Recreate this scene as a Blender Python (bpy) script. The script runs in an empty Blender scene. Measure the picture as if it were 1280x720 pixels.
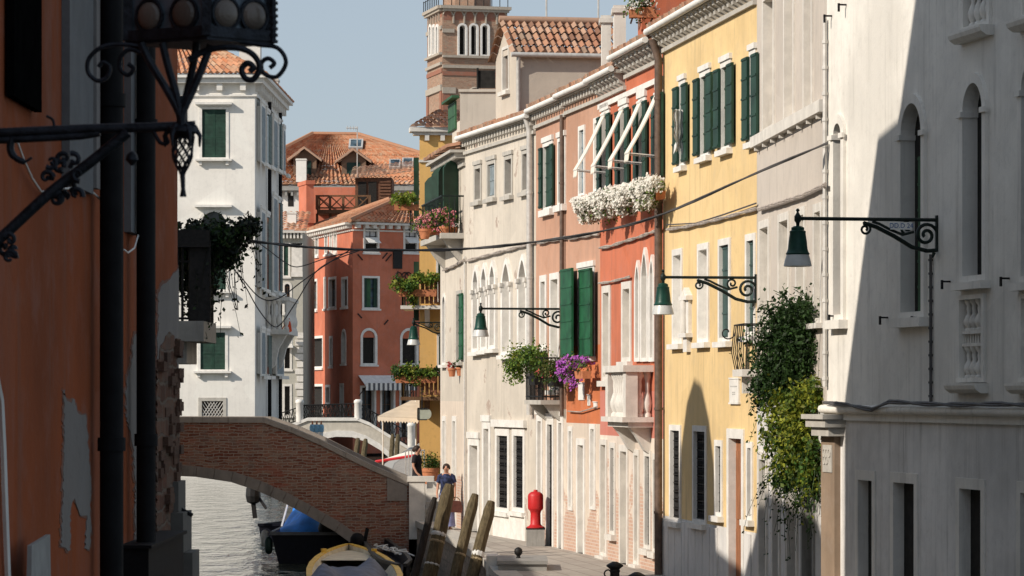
import bpy, math, random
from mathutils import Vector, Matrix
random.seed(7)
scene = bpy.context.scene
COL = scene.collection
R = math.radians
FPX, CAMZ, HZ = 4000.0, 3.5, 492.0        # focal length in pixels of the 1280 px photo, eye height, horizon row

def P(px, py, Y):
    """a measured point of the photo at distance Y"""
    return Vector(((px-640)/FPX*Y, Y, CAMZ+(HZ-py)/FPX*Y))

# ------------------------------------------------------------------ objects
def tag(o, label=None, cat=None, group=None, kind=None):
    if label: o['label'] = label
    if cat: o['category'] = cat
    if group: o['group'] = group
    if kind: o['kind'] = kind
    return o

def thing(name, label, cat, loc=(0, 0, 0), group=None, rotz=0):
    o = bpy.data.objects.new(name, None)
    o.empty_display_size = .3
    COL.objects.link(o)
    o.location = loc
    o.rotation_euler = (0, 0, rotz)
    return tag(o, label, cat, group)

def root_loc(p):
    while p is not None and p.parent is not None:
        p = p.parent
    return Vector(p.location) if p is not None else Vector((0, 0, 0))

class MB:
    def __init__(self):
        self.v, self.f, self.m, self.uv = [], [], [], []
    def add(self, pts, faces, mi=0, uvs=None):
        b = len(self.v)
        self.v += [Vector(p) for p in pts]
        for k, fc in enumerate(faces):
            self.f.append([b+i for i in fc])
            self.m.append(mi)
            self.uv.append(uvs[k] if uvs else None)
    def quad(self, a, b, c, d, mi=0, uv=None):
        self.add([a, b, c, d], [(0, 1, 2, 3)], mi, [uv] if uv else None)
    def poly(self, pts, mi=0, uv=None):
        self.add(pts, [tuple(range(len(pts)))], mi, [uv] if uv else None)
    def hexa(self, p, mi=0):
        """8 corners: bottom 4 then top 4"""
        self.add(p, [(3, 2, 1, 0), (4, 5, 6, 7), (0, 1, 5, 4), (1, 2, 6, 5), (2, 3, 7, 6), (3, 0, 4, 7)], mi)
    def box(self, x0, x1, y0, y1, z0, z1, mi=0):
        self.hexa([(x0, y0, z0), (x1, y0, z0), (x1, y1, z0), (x0, y1, z0),
                   (x0, y0, z1), (x1, y0, z1), (x1, y1, z1), (x0, y1, z1)], mi)
    def bar(self, a, b, w, h=None, mi=0, up=(0, 0, 1)):
        """rectangular bar from a to b"""
        a, b = Vector(a), Vector(b)
        h = h or w
        d = (b-a).normalized()
        u = Vector(up)
        if abs(d.dot(u)) > .98: u = Vector((1, 0, 0))
        s = d.cross(u).normalized()*w/2
        t = s.cross(d).normalized()*h/2
        self.hexa([a-s-t, a+s-t, b+s-t, b-s-t, a-s+t, a+s+t, b+s+t, b-s+t], mi)
    def tube(self, pts, r, n=6, mi=0, cap=True):
        pts = [Vector(p) for p in pts]
        rs = r if isinstance(r, (list, tuple)) else [r]*len(pts)
        b = len(self.v)
        prev = None
        for i, p in enumerate(pts):
            d = (pts[min(i+1, len(pts)-1)]-pts[max(i-1, 0)])
            d = d.normalized() if d.length > 1e-9 else Vector((0, 0, 1))
            if prev is None:
                u = Vector((0, 0, 1)) if abs(d.z) < .9 else Vector((1, 0, 0))
                s = d.cross(u).normalized()
            else:
                s = (prev-d*prev.dot(d))
                s = s.normalized() if s.length > 1e-6 else d.cross(Vector((0, 0, 1))).normalized()
            prev = s
            t = d.cross(s)
            for k in range(n):
                a = 2*math.pi*k/n
                self.v.append(p+(s*math.cos(a)+t*math.sin(a))*rs[i])
        for i in range(len(pts)-1):
            for k in range(n):
                k2 = (k+1) % n
                self.f.append([b+i*n+k, b+i*n+k2, b+(i+1)*n+k2, b+(i+1)*n+k]); self.m.append(mi); self.uv.append(None)
        if cap:
            self.f.append([b+k for k in range(n)][::-1]); self.m.append(mi); self.uv.append(None)
            e = b+(len(pts)-1)*n
            self.f.append([e+k for k in range(n)]); self.m.append(mi); self.uv.append(None)
    def lathe(self, c, prof, n=14, mi=0, sx=1, sy=1, ax=None):
        """profile (r, z) turned round a vertical axis through c"""
        c = Vector(c); b = len(self.v)
        for r, z in prof:
            for k in range(n):
                a = 2*math.pi*k/n
                self.v.append(c+Vector((r*math.cos(a)*sx, r*math.sin(a)*sy, z)))
        for i in range(len(prof)-1):
            for k in range(n):
                k2 = (k+1) % n
                self.f.append([b+i*n+k, b+i*n+k2, b+(i+1)*n+k2, b+(i+1)*n+k]); self.m.append(mi); self.uv.append(None)
        self.f.append([b+k for k in range(n)][::-1]); self.m.append(mi); self.uv.append(None)
        e = b+(len(prof)-1)*n
        self.f.append([e+k for k in range(n)]); self.m.append(mi); self.uv.append(None)
    def prism(self, pts, off, mi=0):
        """planar polygon swept by the vector off"""
        pts = [Vector(p) for p in pts]; off = Vector(off); n = len(pts)
        self.add(pts+[p+off for p in pts],
                 [tuple(range(n)), tuple(range(2*n-1, n-1, -1))]+[(i, i+n, (i+1) % n+n, (i+1) % n) for i in range(n)], mi)
    def build(self, name, mats, parent=None, smooth=False, recalc=True):
        me = bpy.data.meshes.new(name)
        off = root_loc(parent)
        me.from_pydata([tuple(p-off) for p in self.v], [], self.f)
        for m in (mats if isinstance(mats, (list, tuple)) else [mats]):
            me.materials.append(m)
        me.polygons.foreach_set('material_index', self.m)
        if any(u is not None for u in self.uv):
            lay = me.uv_layers.new(name='UVMap')
            for p, u in zip(me.polygons, self.uv):
                if u is not None:
                    for li, t in zip(p.loop_indices, u):
                        lay.data[li].uv = t
        if smooth:
            me.polygons.foreach_set('use_smooth', [True]*len(me.polygons))
            try: me.set_sharp_from_angle(angle=R(50))
            except Exception: pass
        me.update()
        if recalc:
            import bmesh
            bm = bmesh.new(); bm.from_mesh(me)
            bmesh.ops.recalc_face_normals(bm, faces=bm.faces)
            bm.to_mesh(me); bm.free()
        o = bpy.data.objects.new(name, me)
        COL.objects.link(o)
        if parent is not None: o.parent = parent
        return o

# ------------------------------------------------------------------ materials
def nodes(name):
    m = bpy.data.materials.new(name); m.use_nodes = True
    nt = m.node_tree
    return m, nt, nt.nodes, nt.links, nt.nodes['Principled BSDF']

def simple(name, col, rough=.7, metal=0, spec=.3, var=.18, vscale=9, bump=.15, bscale=60):
    m, nt, N, L, b = nodes(name)
    tc = N.new('ShaderNodeTexCoord')
    nz = N.new('ShaderNodeTexNoise'); nz.inputs['Scale'].default_value = vscale; nz.inputs['Detail'].default_value = 6
    L.new(tc.outputs['Object'], nz.inputs['Vector'])
    rp = N.new('ShaderNodeValToRGB')
    rp.color_ramp.elements[0].position = .3; rp.color_ramp.elements[1].position = .7
    rp.color_ramp.elements[0].color = [c*(1-var) for c in col]+[1]
    rp.color_ramp.elements[1].color = [min(1, c*(1+var)) for c in col]+[1]
    L.new(nz.outputs['Fac'], rp.inputs['Fac'])
    L.new(rp.outputs['Color'], b.inputs['Base Color'])
    b.inputs['Roughness'].default_value = rough; b.inputs['Metallic'].default_value = metal
    b.inputs['Specular IOR Level'].default_value = spec
    if bump:
        n2 = N.new('ShaderNodeTexNoise'); n2.inputs['Scale'].default_value = bscale; n2.inputs['Detail'].default_value = 4
        L.new(tc.outputs['Object'], n2.inputs['Vector'])
        bp = N.new('ShaderNodeBump'); bp.inputs['Strength'].default_value = bump; bp.inputs['Distance'].default_value = .01
        L.new(n2.outputs['Fac'], bp.inputs['Height']); L.new(bp.outputs['Normal'], b.inputs['Normal'])
    return m

def mathn(N, L, op, a, b=None, c=None, clamp=False):
    n = N.new('ShaderNodeMath'); n.operation = op; n.use_clamp = clamp
    for i, x in enumerate((a, b, c)):
        if x is None: continue
        if isinstance(x, (int, float)): n.inputs[i].default_value = x
        else: L.new(x, n.inputs[i])
    return n.outputs[0]

def mixc(N, L, fac, a, b, mode='MIX'):
    n = N.new('ShaderNodeMix'); n.data_type = 'RGBA'; n.blend_type = mode
    for s, x in ((n.inputs[0], fac), (n.inputs[6], a), (n.inputs[7], b)):
        if isinstance(x, (int, float)): s.default_value = x
        elif isinstance(x, (tuple, list)): s.default_value = tuple(x)+(() if len(x) == 4 else (1,))
        else: L.new(x, s)
    return n.outputs[2]

def noise(N, L, vec, scale, detail=5, rough=.55, stretch=None):
    if stretch:
        mp = N.new('ShaderNodeMapping'); mp.inputs['Scale'].default_value = stretch
        L.new(vec, mp.inputs['Vector']); vec = mp.outputs['Vector']
    n = N.new('ShaderNodeTexNoise'); n.inputs['Scale'].default_value = scale
    n.inputs['Detail'].default_value = detail; n.inputs['Roughness'].default_value = rough
    L.new(vec, n.inputs['Vector'])
    return n.outputs['Fac']

def sstep(N, L, x, lo, hi):
    n = N.new('ShaderNodeMapRange'); n.interpolation_type = 'SMOOTHSTEP'
    L.new(x, n.inputs['Value']); n.inputs['From Min'].default_value = lo; n.inputs['From Max'].default_value = hi
    return n.outputs['Result']

def brick_nodes(N, L, uv, c1, c2, mortar, scale=1.0, w=.25, h=.072, ms=.012):
    b = N.new('ShaderNodeTexBrick')
    L.new(uv, b.inputs['Vector'])
    b.inputs['Color1'].default_value = (*c1, 1); b.inputs['Color2'].default_value = (*c2, 1); b.inputs['Mortar'].default_value = (*mortar, 1)
    b.inputs['Scale'].default_value = scale; b.inputs['Brick Width'].default_value = w; b.inputs['Row Height'].default_value = h
    b.inputs['Mortar Size'].default_value = ms; b.inputs['Mortar Smooth'].default_value = .3
    return b

def plaster(name, col, dirt=(.23, .2, .17), streak=.45, blotch=.14, peel=None, under=(.6, .56, .5), peel_amt=0.0, rough=.92):
    """old lime render: blotches, rain streaks, hairline bump; peel=(z0, z1, strength) lets brick show below"""
    m, nt, N, L, b = nodes(name)
    tc = N.new('ShaderNodeTexCoord'); ob = tc.outputs['Object']
    big = noise(N, L, ob, .55, 6, .6)
    mid = noise(N, L, ob, 2.6, 8, .65)
    fine = noise(N, L, ob, 26, 6, .6)
    c = mixc(N, L, sstep(N, L, big, .35, .68), [x*(1-blotch) for x in col], [min(.95, x*(1+blotch*.8)) for x in col])
    c = mixc(N, L, mathn(N, L, 'MULTIPLY', sstep(N, L, mid, .47, .7), .5), c, [x*.76+.07 for x in col])
    md2 = noise(N, L, ob, 7, 8, .7)
    c = mixc(N, L, mathn(N, L, 'MULTIPLY', sstep(N, L, md2, .52, .72), .35), c, [x*.66 for x in col])
    pat = N.new('ShaderNodeTexVoronoi'); pat.inputs['Scale'].default_value = .55; pat.inputs['Randomness'].default_value = 1
    L.new(ob, pat.inputs['Vector'])
    pv = N.new('ShaderNodeSeparateColor'); L.new(pat.outputs['Color'], pv.inputs[0])
    c = mixc(N, L, mathn(N, L, 'MULTIPLY', sstep(N, L, pv.outputs[0], .72, .74), .22), c, [min(.9, x*1.1+.05) for x in col])
    st = noise(N, L, ob, 1.0, 7, .7, (5.5, 5.5, .28))
    sm = noise(N, L, ob, .8, 3)
    sf = mathn(N, L, 'MULTIPLY', sstep(N, L, st, .46, .74), sstep(N, L, sm, .32, .6))
    sf = mathn(N, L, 'MULTIPLY', sf, streak)
    c = mixc(N, L, mathn(N, L, 'MINIMUM', sf, .85), c, [x*.40+d*.32 for x, d in zip(col, dirt)])
    if peel_amt:
        pn = noise(N, L, ob, 1.1, 9, .68)
        c = mixc(N, L, sstep(N, L, pn, .66-peel_amt, .69-peel_amt), c, mixc(N, L, mid, [u*.85 for u in under], under))
    hgt = fine
    if peel:
        uvn = N.new('ShaderNodeUVMap'); uvn.uv_map = 'UVMap'
        bk = brick_nodes(N, L, uvn.outputs['UV'], (.42, .2, .13), (.55, .33, .22), (.55, .47, .4))
        bc = mixc(N, L, mathn(N, L, 'MULTIPLY', fine, .7), bk.outputs['Color'], (.62, .5, .42))
        sx = N.new('ShaderNodeSeparateXYZ'); L.new(uvn.outputs['UV'], sx.inputs[0])
        zf = N.new('ShaderNodeMapRange'); L.new(sx.outputs['Y'], zf.inputs['Value'])
        zf.inputs['From Min'].default_value = peel[1]; zf.inputs['From Max'].default_value = peel[0]
        pn = noise(N, L, ob, 1.3, 9, .66)
        k = mathn(N, L, 'ADD', mathn(N, L, 'MULTIPLY', zf.outputs['Result'], peel[2]), mathn(N, L, 'SUBTRACT', pn, .5))
        k = sstep(N, L, k, .30, .34)
        c = mixc(N, L, k, c, bc)
    L.new(c, b.inputs['Base Color'])
    bp = N.new('ShaderNodeBump'); bp.inputs['Strength'].default_value = .35; bp.inputs['Distance'].default_value = .02
    L.new(mathn(N, L, 'ADD', mathn(N, L, 'MULTIPLY', hgt, .4), mid), bp.inputs['Height']); L.new(bp.outputs['Normal'], b.inputs['Normal'])
    b.inputs['Roughness'].default_value = rough; b.inputs['Specular IOR Level'].default_value = .15
    return m

def stone(name, col, dirt=.5):
    m, nt, N, L, b = nodes(name)
    tc = N.new('ShaderNodeTexCoord'); ob = tc.outputs['Object']
    n1 = noise(N, L, ob, 3.5, 8, .65); n2 = noise(N, L, ob, 1.2, 6, .7, (4, 4, .6)); n3 = noise(N, L, ob, 45, 4)
    c = mixc(N, L, sstep(N, L, n1, .35, .7), [x*.82 for x in col], col)
    c = mixc(N, L, mathn(N, L, 'MULTIPLY', sstep(N, L, n2, .52, .78), dirt), c, [x*.42 for x in col])
    L.new(c, b.inputs['Base Color'])
    bp = N.new('ShaderNodeBump'); bp.inputs['Strength'].default_value = .3; bp.inputs['Distance'].default_value = .012
    L.new(n3, bp.inputs['Height']); L.new(bp.outputs['Normal'], b.inputs['Normal'])
    b.inputs['Roughness'].default_value = .85; b.inputs['Specular IOR Level'].default_value = .2
    return m

def brickwork(name, c1, c2, mortar, dark=.35, w=.25, h=.07):
    m, nt, N, L, b = nodes(name)
    uvn = N.new('ShaderNodeUVMap'); uvn.uv_map = 'UVMap'
    tc = N.new('ShaderNodeTexCoord'); ob = tc.outputs['Object']
    wob = noise(N, L, ob, 3, 3)
    va = N.new('ShaderNodeVectorMath'); va.operation = 'ADD'
    cx = N.new('ShaderNodeCombineXYZ'); L.new(mathn(N, L, 'MULTIPLY', wob, .14), cx.inputs['Y']); L.new(mathn(N, L, 'MULTIPLY', wob, .2), cx.inputs['X'])
    L.new(uvn.outputs['UV'], va.inputs[0]); L.new(cx.outputs[0], va.inputs[1])
    bk = brick_nodes(N, L, va.outputs[0], c1, c2, mortar, w=w, h=h)
    n1 = noise(N, L, ob, 1.1, 8, .7); n2 = noise(N, L, ob, 9, 6, .7)
    n4 = noise(N, L, uvn.outputs['UV'], 1.0, 3, .5, (3.6, 13, 1))
    n5 = noise(N, L, uvn.outputs['UV'], 1.0, 4, .6, (1.3, 4.5, 1)); n6 = noise(N, L, ob, 2.2, 5, .6)
    c = mixc(N, L, mathn(N, L, 'MULTIPLY', sstep(N, L, n4, .52, .62), .6), bk.outputs['Color'], [x*.9 for x in mortar])
    c = mixc(N, L, mathn(N, L, 'MULTIPLY', sstep(N, L, n5, .55, .66), .5), c, [c1[0]*1.9, c1[1]*1.5, c1[2]*1.4])
    c = mixc(N, L, mathn(N, L, 'MULTIPLY', sstep(N, L, n6, .52, .68), .5), c, [mortar[0]*.55, mortar[1]*.55, mortar[2]*.6])
    c = mixc(N, L, mathn(N, L, 'MULTIPLY', sstep(N, L, n1, .5, .72), .55), c, [x*.8 for x in mortar])
    c = mixc(N, L, mathn(N, L, 'MULTIPLY', sstep(N, L, n2, .5, .75), dark), c, (.06, .05, .045))
    L.new(c, b.inputs['Base Color'])
    bp = N.new('ShaderNodeBump'); bp.inputs['Strength'].default_value = .7; bp.inputs['Distance'].default_value = .02
    L.new(mathn(N, L, 'ADD', bk.outputs['Fac'], mathn(N, L, 'MULTIPLY', n2, -.8)), bp.inputs['Height']); bp.invert = True
    L.new(bp.outputs['Normal'], b.inputs['Normal'])
    b.inputs['Roughness'].default_value = .92; b.inputs['Specular IOR Level'].default_value = .15
    return m

def tilemat(name, cols):
    m, nt, N, L, b = nodes(name)
    uvn = N.new('ShaderNodeUVMap'); uvn.uv_map = 'UVMap'
    fl = N.new('ShaderNodeVectorMath'); fl.operation = 'FLOOR'; L.new(uvn.outputs['UV'], fl.inputs[0])
    wn = N.new('ShaderNodeTexWhiteNoise'); wn.noise_dimensions = '2D'; L.new(fl.outputs[0], wn.inputs['Vector'])
    rp = N.new('ShaderNodeValToRGB'); els = rp.color_ramp.elements
    while len(els) < len(cols): els.new(.5)
    for i, c in enumerate(cols):
        els[i].position = i/(len(cols)-1); els[i].color = (*c, 1)
    L.new(wn.outputs['Value'], rp.inputs['Fac'])
    tc = N.new('ShaderNodeTexCoord')
    n1 = noise(N, L, tc.outputs['Object'], 6, 7, .7); n2 = noise(N, L, tc.outputs['Object'], .9, 5)
    c = mixc(N, L, mathn(N, L, 'MULTIPLY', sstep(N, L, n1, .5, .75), .5), rp.outputs['Color'], (.16, .12, .09))
    c = mixc(N, L, mathn(N, L, 'MULTIPLY', sstep(N, L, n2, .5, .7), .3), c, (.3, .24, .18))
    L.new(c, b.inputs['Base Color']); b.inputs['Roughness'].default_value = .9
    b.inputs['Specular IOR Level'].default_value = .15
    return m

def wood(name, col, var=.35, sc=(14, 14, .9)):
    m, nt, N, L, b = nodes(name)
    tc = N.new('ShaderNodeTexCoord'); ob = tc.outputs['Object']
    g = noise(N, L, ob, 2, 8, .7, sc); n1 = noise(N, L, ob, 2, 5)
    c = mixc(N, L, sstep(N, L, g, .35, .7), [x*(1-var) for x in col], [min(1, x*(1+var)) for x in col])
    c = mixc(N, L, mathn(N, L, 'MULTIPLY', sstep(N, L, n1, .5, .75), .4), c, [x*.5 for x in col])
    L.new(c, b.inputs['Base Color'])
    bp = N.new('ShaderNodeBump'); bp.inputs['Strength'].default_value = .5; bp.inputs['Distance'].default_value = .012
    L.new(g, bp.inputs['Height']); L.new(bp.outputs['Normal'], b.inputs['Normal'])
    b.inputs['Roughness'].default_value = .85; b.inputs['Specular IOR Level'].default_value = .15
    return m

def leafmat(name, col, trans=.35, var=.5):
    m, nt, N, L, b = nodes(name)
    g = N.new('ShaderNodeNewGeometry')
    rp = N.new('ShaderNodeValToRGB')
    rp.color_ramp.elements[0].color = [x*(1-var) for x in col]+[1]
    rp.color_ramp.elements[1].color = [x*(1+var) for x in col]+[1]
    L.new(g.outputs['Random Per Island'], rp.inputs['Fac'])
    L.new(rp.outputs['Color'], b.inputs['Base Color'])
    b.inputs['Roughness'].default_value = .55; b.inputs['Specular IOR Level'].default_value = .3
    tr = N.new('ShaderNodeBsdfTranslucent'); L.new(rp.outputs['Color'], tr.inputs['Color'])
    mx = N.new('ShaderNodeMixShader'); mx.inputs[0].default_value = trans
    L.new(b.outputs[0], mx.inputs[1]); L.new(tr.outputs[0], mx.inputs[2])
    L.new(mx.outputs[0], nt.nodes['Material Output'].inputs['Surface'])
    return m

def glassmat(name, col=(.02, .025, .03), rough=.08):
    m, nt, N, L, b = nodes(name)
    tc = N.new('ShaderNodeTexCoord')
    n = noise(N, L, tc.outputs['Object'], 1.4, 3)
    c = mixc(N, L, sstep(N, L, n, .4, .65), [x*.5 for x in col], [x*1.7 for x in col])
    L.new(c, b.inputs['Base Color']); b.inputs['Roughness'].default_value = rough
    b.inputs['Specular IOR Level'].default_value = .35
    return m

M = {}
M['stone'] = stone('istrian_stone', (.74, .70, .64), .45)
M['stone_clean'] = stone('istrian_stone_clean', (.82, .79, .74), .2)
M['stone_dirty'] = stone('istrian_stone_dirty', (.52, .49, .44), .8)
M['stone_grey'] = stone('grey_stone', (.34, .33, .31), .7)
M['green'] = simple('green_paint', (.015, .046, .030), .55, var=.35, vscale=3)
M['green_bright'] = simple('bright_green_paint', (.014, .088, .038), .55, var=.4, vscale=3)
M['green_dark'] = simple('dark_green_paint', (.011, .034, .026), .5, var=.3, vscale=3)
M['green_mid'] = simple('faded_green_paint', (.035, .10, .045), .6, var=.3, vscale=3)
M['bluegrey'] = simple('blue_grey_paint', (.22, .26, .28), .7, var=.25, vscale=4)
M['teal'] = simple('teal_grey_paint', (.05, .09, .082), .6, var=.3, vscale=3)
M['iron'] = simple('dark_iron', (.018, .017, .017), .55, .3, var=.4, vscale=20)
M['iron_green'] = simple('green_black_iron', (.012, .02, .017), .5, .3, var=.4, vscale=20)
M['lamp_green'] = simple('lamp_green_enamel', (.007, .048, .033), .4, .1, var=.3, vscale=8)
M['white_paint'] = simple('white_paint', (.78, .76, .72), .6, var=.1, vscale=4)
M['stone_tower'] = stone('tower_trim_stone', (.46, .40, .33), .7)
M['zinc'] = simple('zinc_pipe', (.55, .53, .5), .5, .2, var=.15)
M['black'] = simple('matt_black', (.004, .004, .004), .95, var=.3, spec=0)
M['brown_pipe'] = simple('brown_pipe', (.13, .09, .07), .55, .1, var=.3)
M['black_pipe'] = simple('black_pipe', (.007, .007, .008), .7, .0, var=.4, spec=.15)
M['glass'] = glassmat('window_glass')
M['glass_blue'] = glassmat('bluish_window_glass', (.05, .08, .1))
M['dark'] = simple('dark_interior', (.02, .018, .016), .9, var=.4, bump=0)
M['door_wood'] = wood('door_wood', (.16, .09, .05))
M['door_white'] = simple('painted_door', (.62, .58, .52), .6, var=.15, vscale=3)
M['door_red'] = wood('red_brown_door', (.33, .14, .07))
M['cloth'] = simple('awning_cloth', (.78, .72, .62), .9, var=.08, vscale=3)
M['terracotta'] = simple('terracotta', (.5, .19, .09), .85, var=.2)
M['cable'] = simple('black_cable', (.09, .085, .085), .6, var=.2)
M['conduit'] = simple('grey_conduit', (.38, .33, .29), .7, var=.3, vscale=5)
M['pane_white'] = simple('white_curtain', (.6, .6, .6), .8, var=.1, bump=0)
M['tile'] = tilemat('roof_tile', [(.20, .11, .075), (.38, .18, .11), (.44, .25, .16), (.30, .16, .10), (.48, .30, .21), (.26, .18, .13)])
M['tile_orange'] = tilemat('orange_roof_tile', [(.33, .14, .075), (.50, .20, .10), (.46, .25, .15), (.58, .29, .17), (.40, .17, .09), (.50, .33, .22)])

# ------------------------------------------------------------------ facade frame
class Facade:
    """vertical plane: A is its image-left end, B its image-right end; w points outwards"""
    def __init__(s, A, B):
        s.A = Vector((A[0], A[1], 0)); s.B = Vector((B[0], B[1], 0))
        d = s.B-s.A; s.L = d.length; s.ex = d.normalized(); s.n = Vector((s.ex.y, -s.ex.x, 0))
        s.open = []; s.patch = []
    def pt(s, u, z, w=0.0):
        p = s.A+s.ex*u+s.n*w
        return Vector((p.x, p.y, z))
    def uv(s, px, py, w=0.0):
        d = Vector(((px-640)/FPX, 1, (HZ-py)/FPX))
        t = (s.A+s.n*w).dot(s.n)/Vector((d.x, d.y, 0)).dot(s.n)
        p = d*t
        return (p-s.A).dot(s.ex), CAMZ+p.z
    def u(s, px, w=0.0): return s.uv(px, 0, w)[0]
    def z(s, px, py, w=0.0): return s.uv(px, py, w)[1]
    def rect(s, px0, px1, yt, yb):
        c = (px0+px1)/2
        return s.u(px0), s.u(px1), s.z(c, yb), s.z(c, yt)
    def box(s, mb, u0, u1, z0, z1, w0, w1, mi=0):
        mb.hexa([s.pt(u0, z0, w0), s.pt(u1, z0, w0), s.pt(u1, z0, w1), s.pt(u0, z0, w1),
                 s.pt(u0, z1, w0), s.pt(u1, z1, w0), s.pt(u1, z1, w1), s.pt(u0, z1, w1)], mi)

def outline(u0, u1, z0, z1, arch=0, n=7):
    """closed outline from the lower left; arch = rise over half the width (1 round, more is pointed)"""
    if not arch: return [(u0, z0), (u1, z0), (u1, z1), (u0, z1)]
    c, r = (u0+u1)/2, (u1-u0)/2
    h = min(r*arch, (z1-z0)*.7); zs = z1-h
    pts = [(u0, z0), (u1, z0)]
    for i in range(2*n+1):
        a = math.pi*i/(2*n)
        x = math.cos(a); y = math.sin(a)
        if arch > 1.2: y = (1-abs(x)**1.45)*.92+.08*math.sin(a)
        pts.append((c+r*x, zs+h*y))
    return pts

def wall_faces(mb, F, z0, z1, bands=()):
    """front wall with its openings cut out; bands = [(z_top, material index)] from below"""
    us = {0.0, F.L}; zs = {z0, z1}
    for o in F.open:
        us.update((o[0], o[1])); zs.update((o[2], o[3]))
    for b in bands: zs.add(b[0])
    us = sorted(x for x in us if -1e-6 <= x <= F.L+1e-6); zs = sorted(x for x in zs if z0-1e-6 <= x <= z1+1e-6)
    def mat(z):
        for b in bands:
            if z < b[0]: return b[1]
        return 0
    for i in range(len(us)-1):
        if us[i+1]-us[i] < 1e-5: continue
        for j in range(len(zs)-1):
            if zs[j+1]-zs[j] < 1e-5: continue
            cu, cz = (us[i]+us[i+1])/2, (zs[j]+zs[j+1])/2
            if any(o[0] < cu < o[1] and o[2] < cz < o[3] for o in F.open): continue
            q = [(us[i], zs[j]), (us[i+1], zs[j]), (us[i+1], zs[j+1]), (us[i], zs[j+1])]
            mb.quad(*[F.pt(a, b) for a, b in q], mat(cz), q)
    for o in F.open:
        if not o[4]: continue
        pts = outline(*o[:5])[2:]
        k = len(pts)//2
        for corner, arc in (((o[1], o[3]), pts[:k+1]), ((o[0], o[3]), pts[k:])):
            for a, b in zip(arc, arc[1:]):
                t = [corner, a, b]
                mb.poly([F.pt(*x) for x in t], mat((o[2]+o[3])/2), t)

def leaf_mesh(mb, F, u0, u1, z0, z1, w0, w1, style='plank', mi=0):
    if style == 'louvre':
        f = min(.06, (u1-u0)*.16)
        F.box(mb, u0, u0+f, z0, z1, w0, w1, mi); F.box(mb, u1-f, u1, z0, z1, w0, w1, mi)
        zm = z0+(z1-z0)*.42
        for a, b in ((z0, z0+.07), (zm-.04, zm+.04), (z1-.07, z1)):
            F.box(mb, u0+f, u1-f, a, b, w0+.002, w1-.002, mi)
        for a, b in ((z0+.07, zm-.04), (zm+.04, z1-.07)):
            n = min(28, max(3, int((b-a)/.075)))
            for i in range(n):
                z = a+(b-a)*(i+.1)/n; h = (b-a)/n*.85
                mb.hexa([F.pt(u0+f, z, w1-.006), F.pt(u1-f, z, w1-.006), F.pt(u1-f, z, w1-.016), F.pt(u0+f, z, w1-.016),
                         F.pt(u0+f, z+h, w0+.012), F.pt(u1-f, z+h, w0+.012), F.pt(u1-f, z+h, w0+.002), F.pt(u0+f, z+h, w0+.002)], mi)
        return
    F.box(mb, u0, u1, z0, z1, w0, w1, mi)
    n = max(2, int((z1-z0)/.33))
    for i in range(n+1):
        z = z0+.02+(z1-z0-.07)*i/n
        F.box(mb, u0+.01, u1-.01, z, z+.035, w1-.004, w1+.014, mi)

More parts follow.
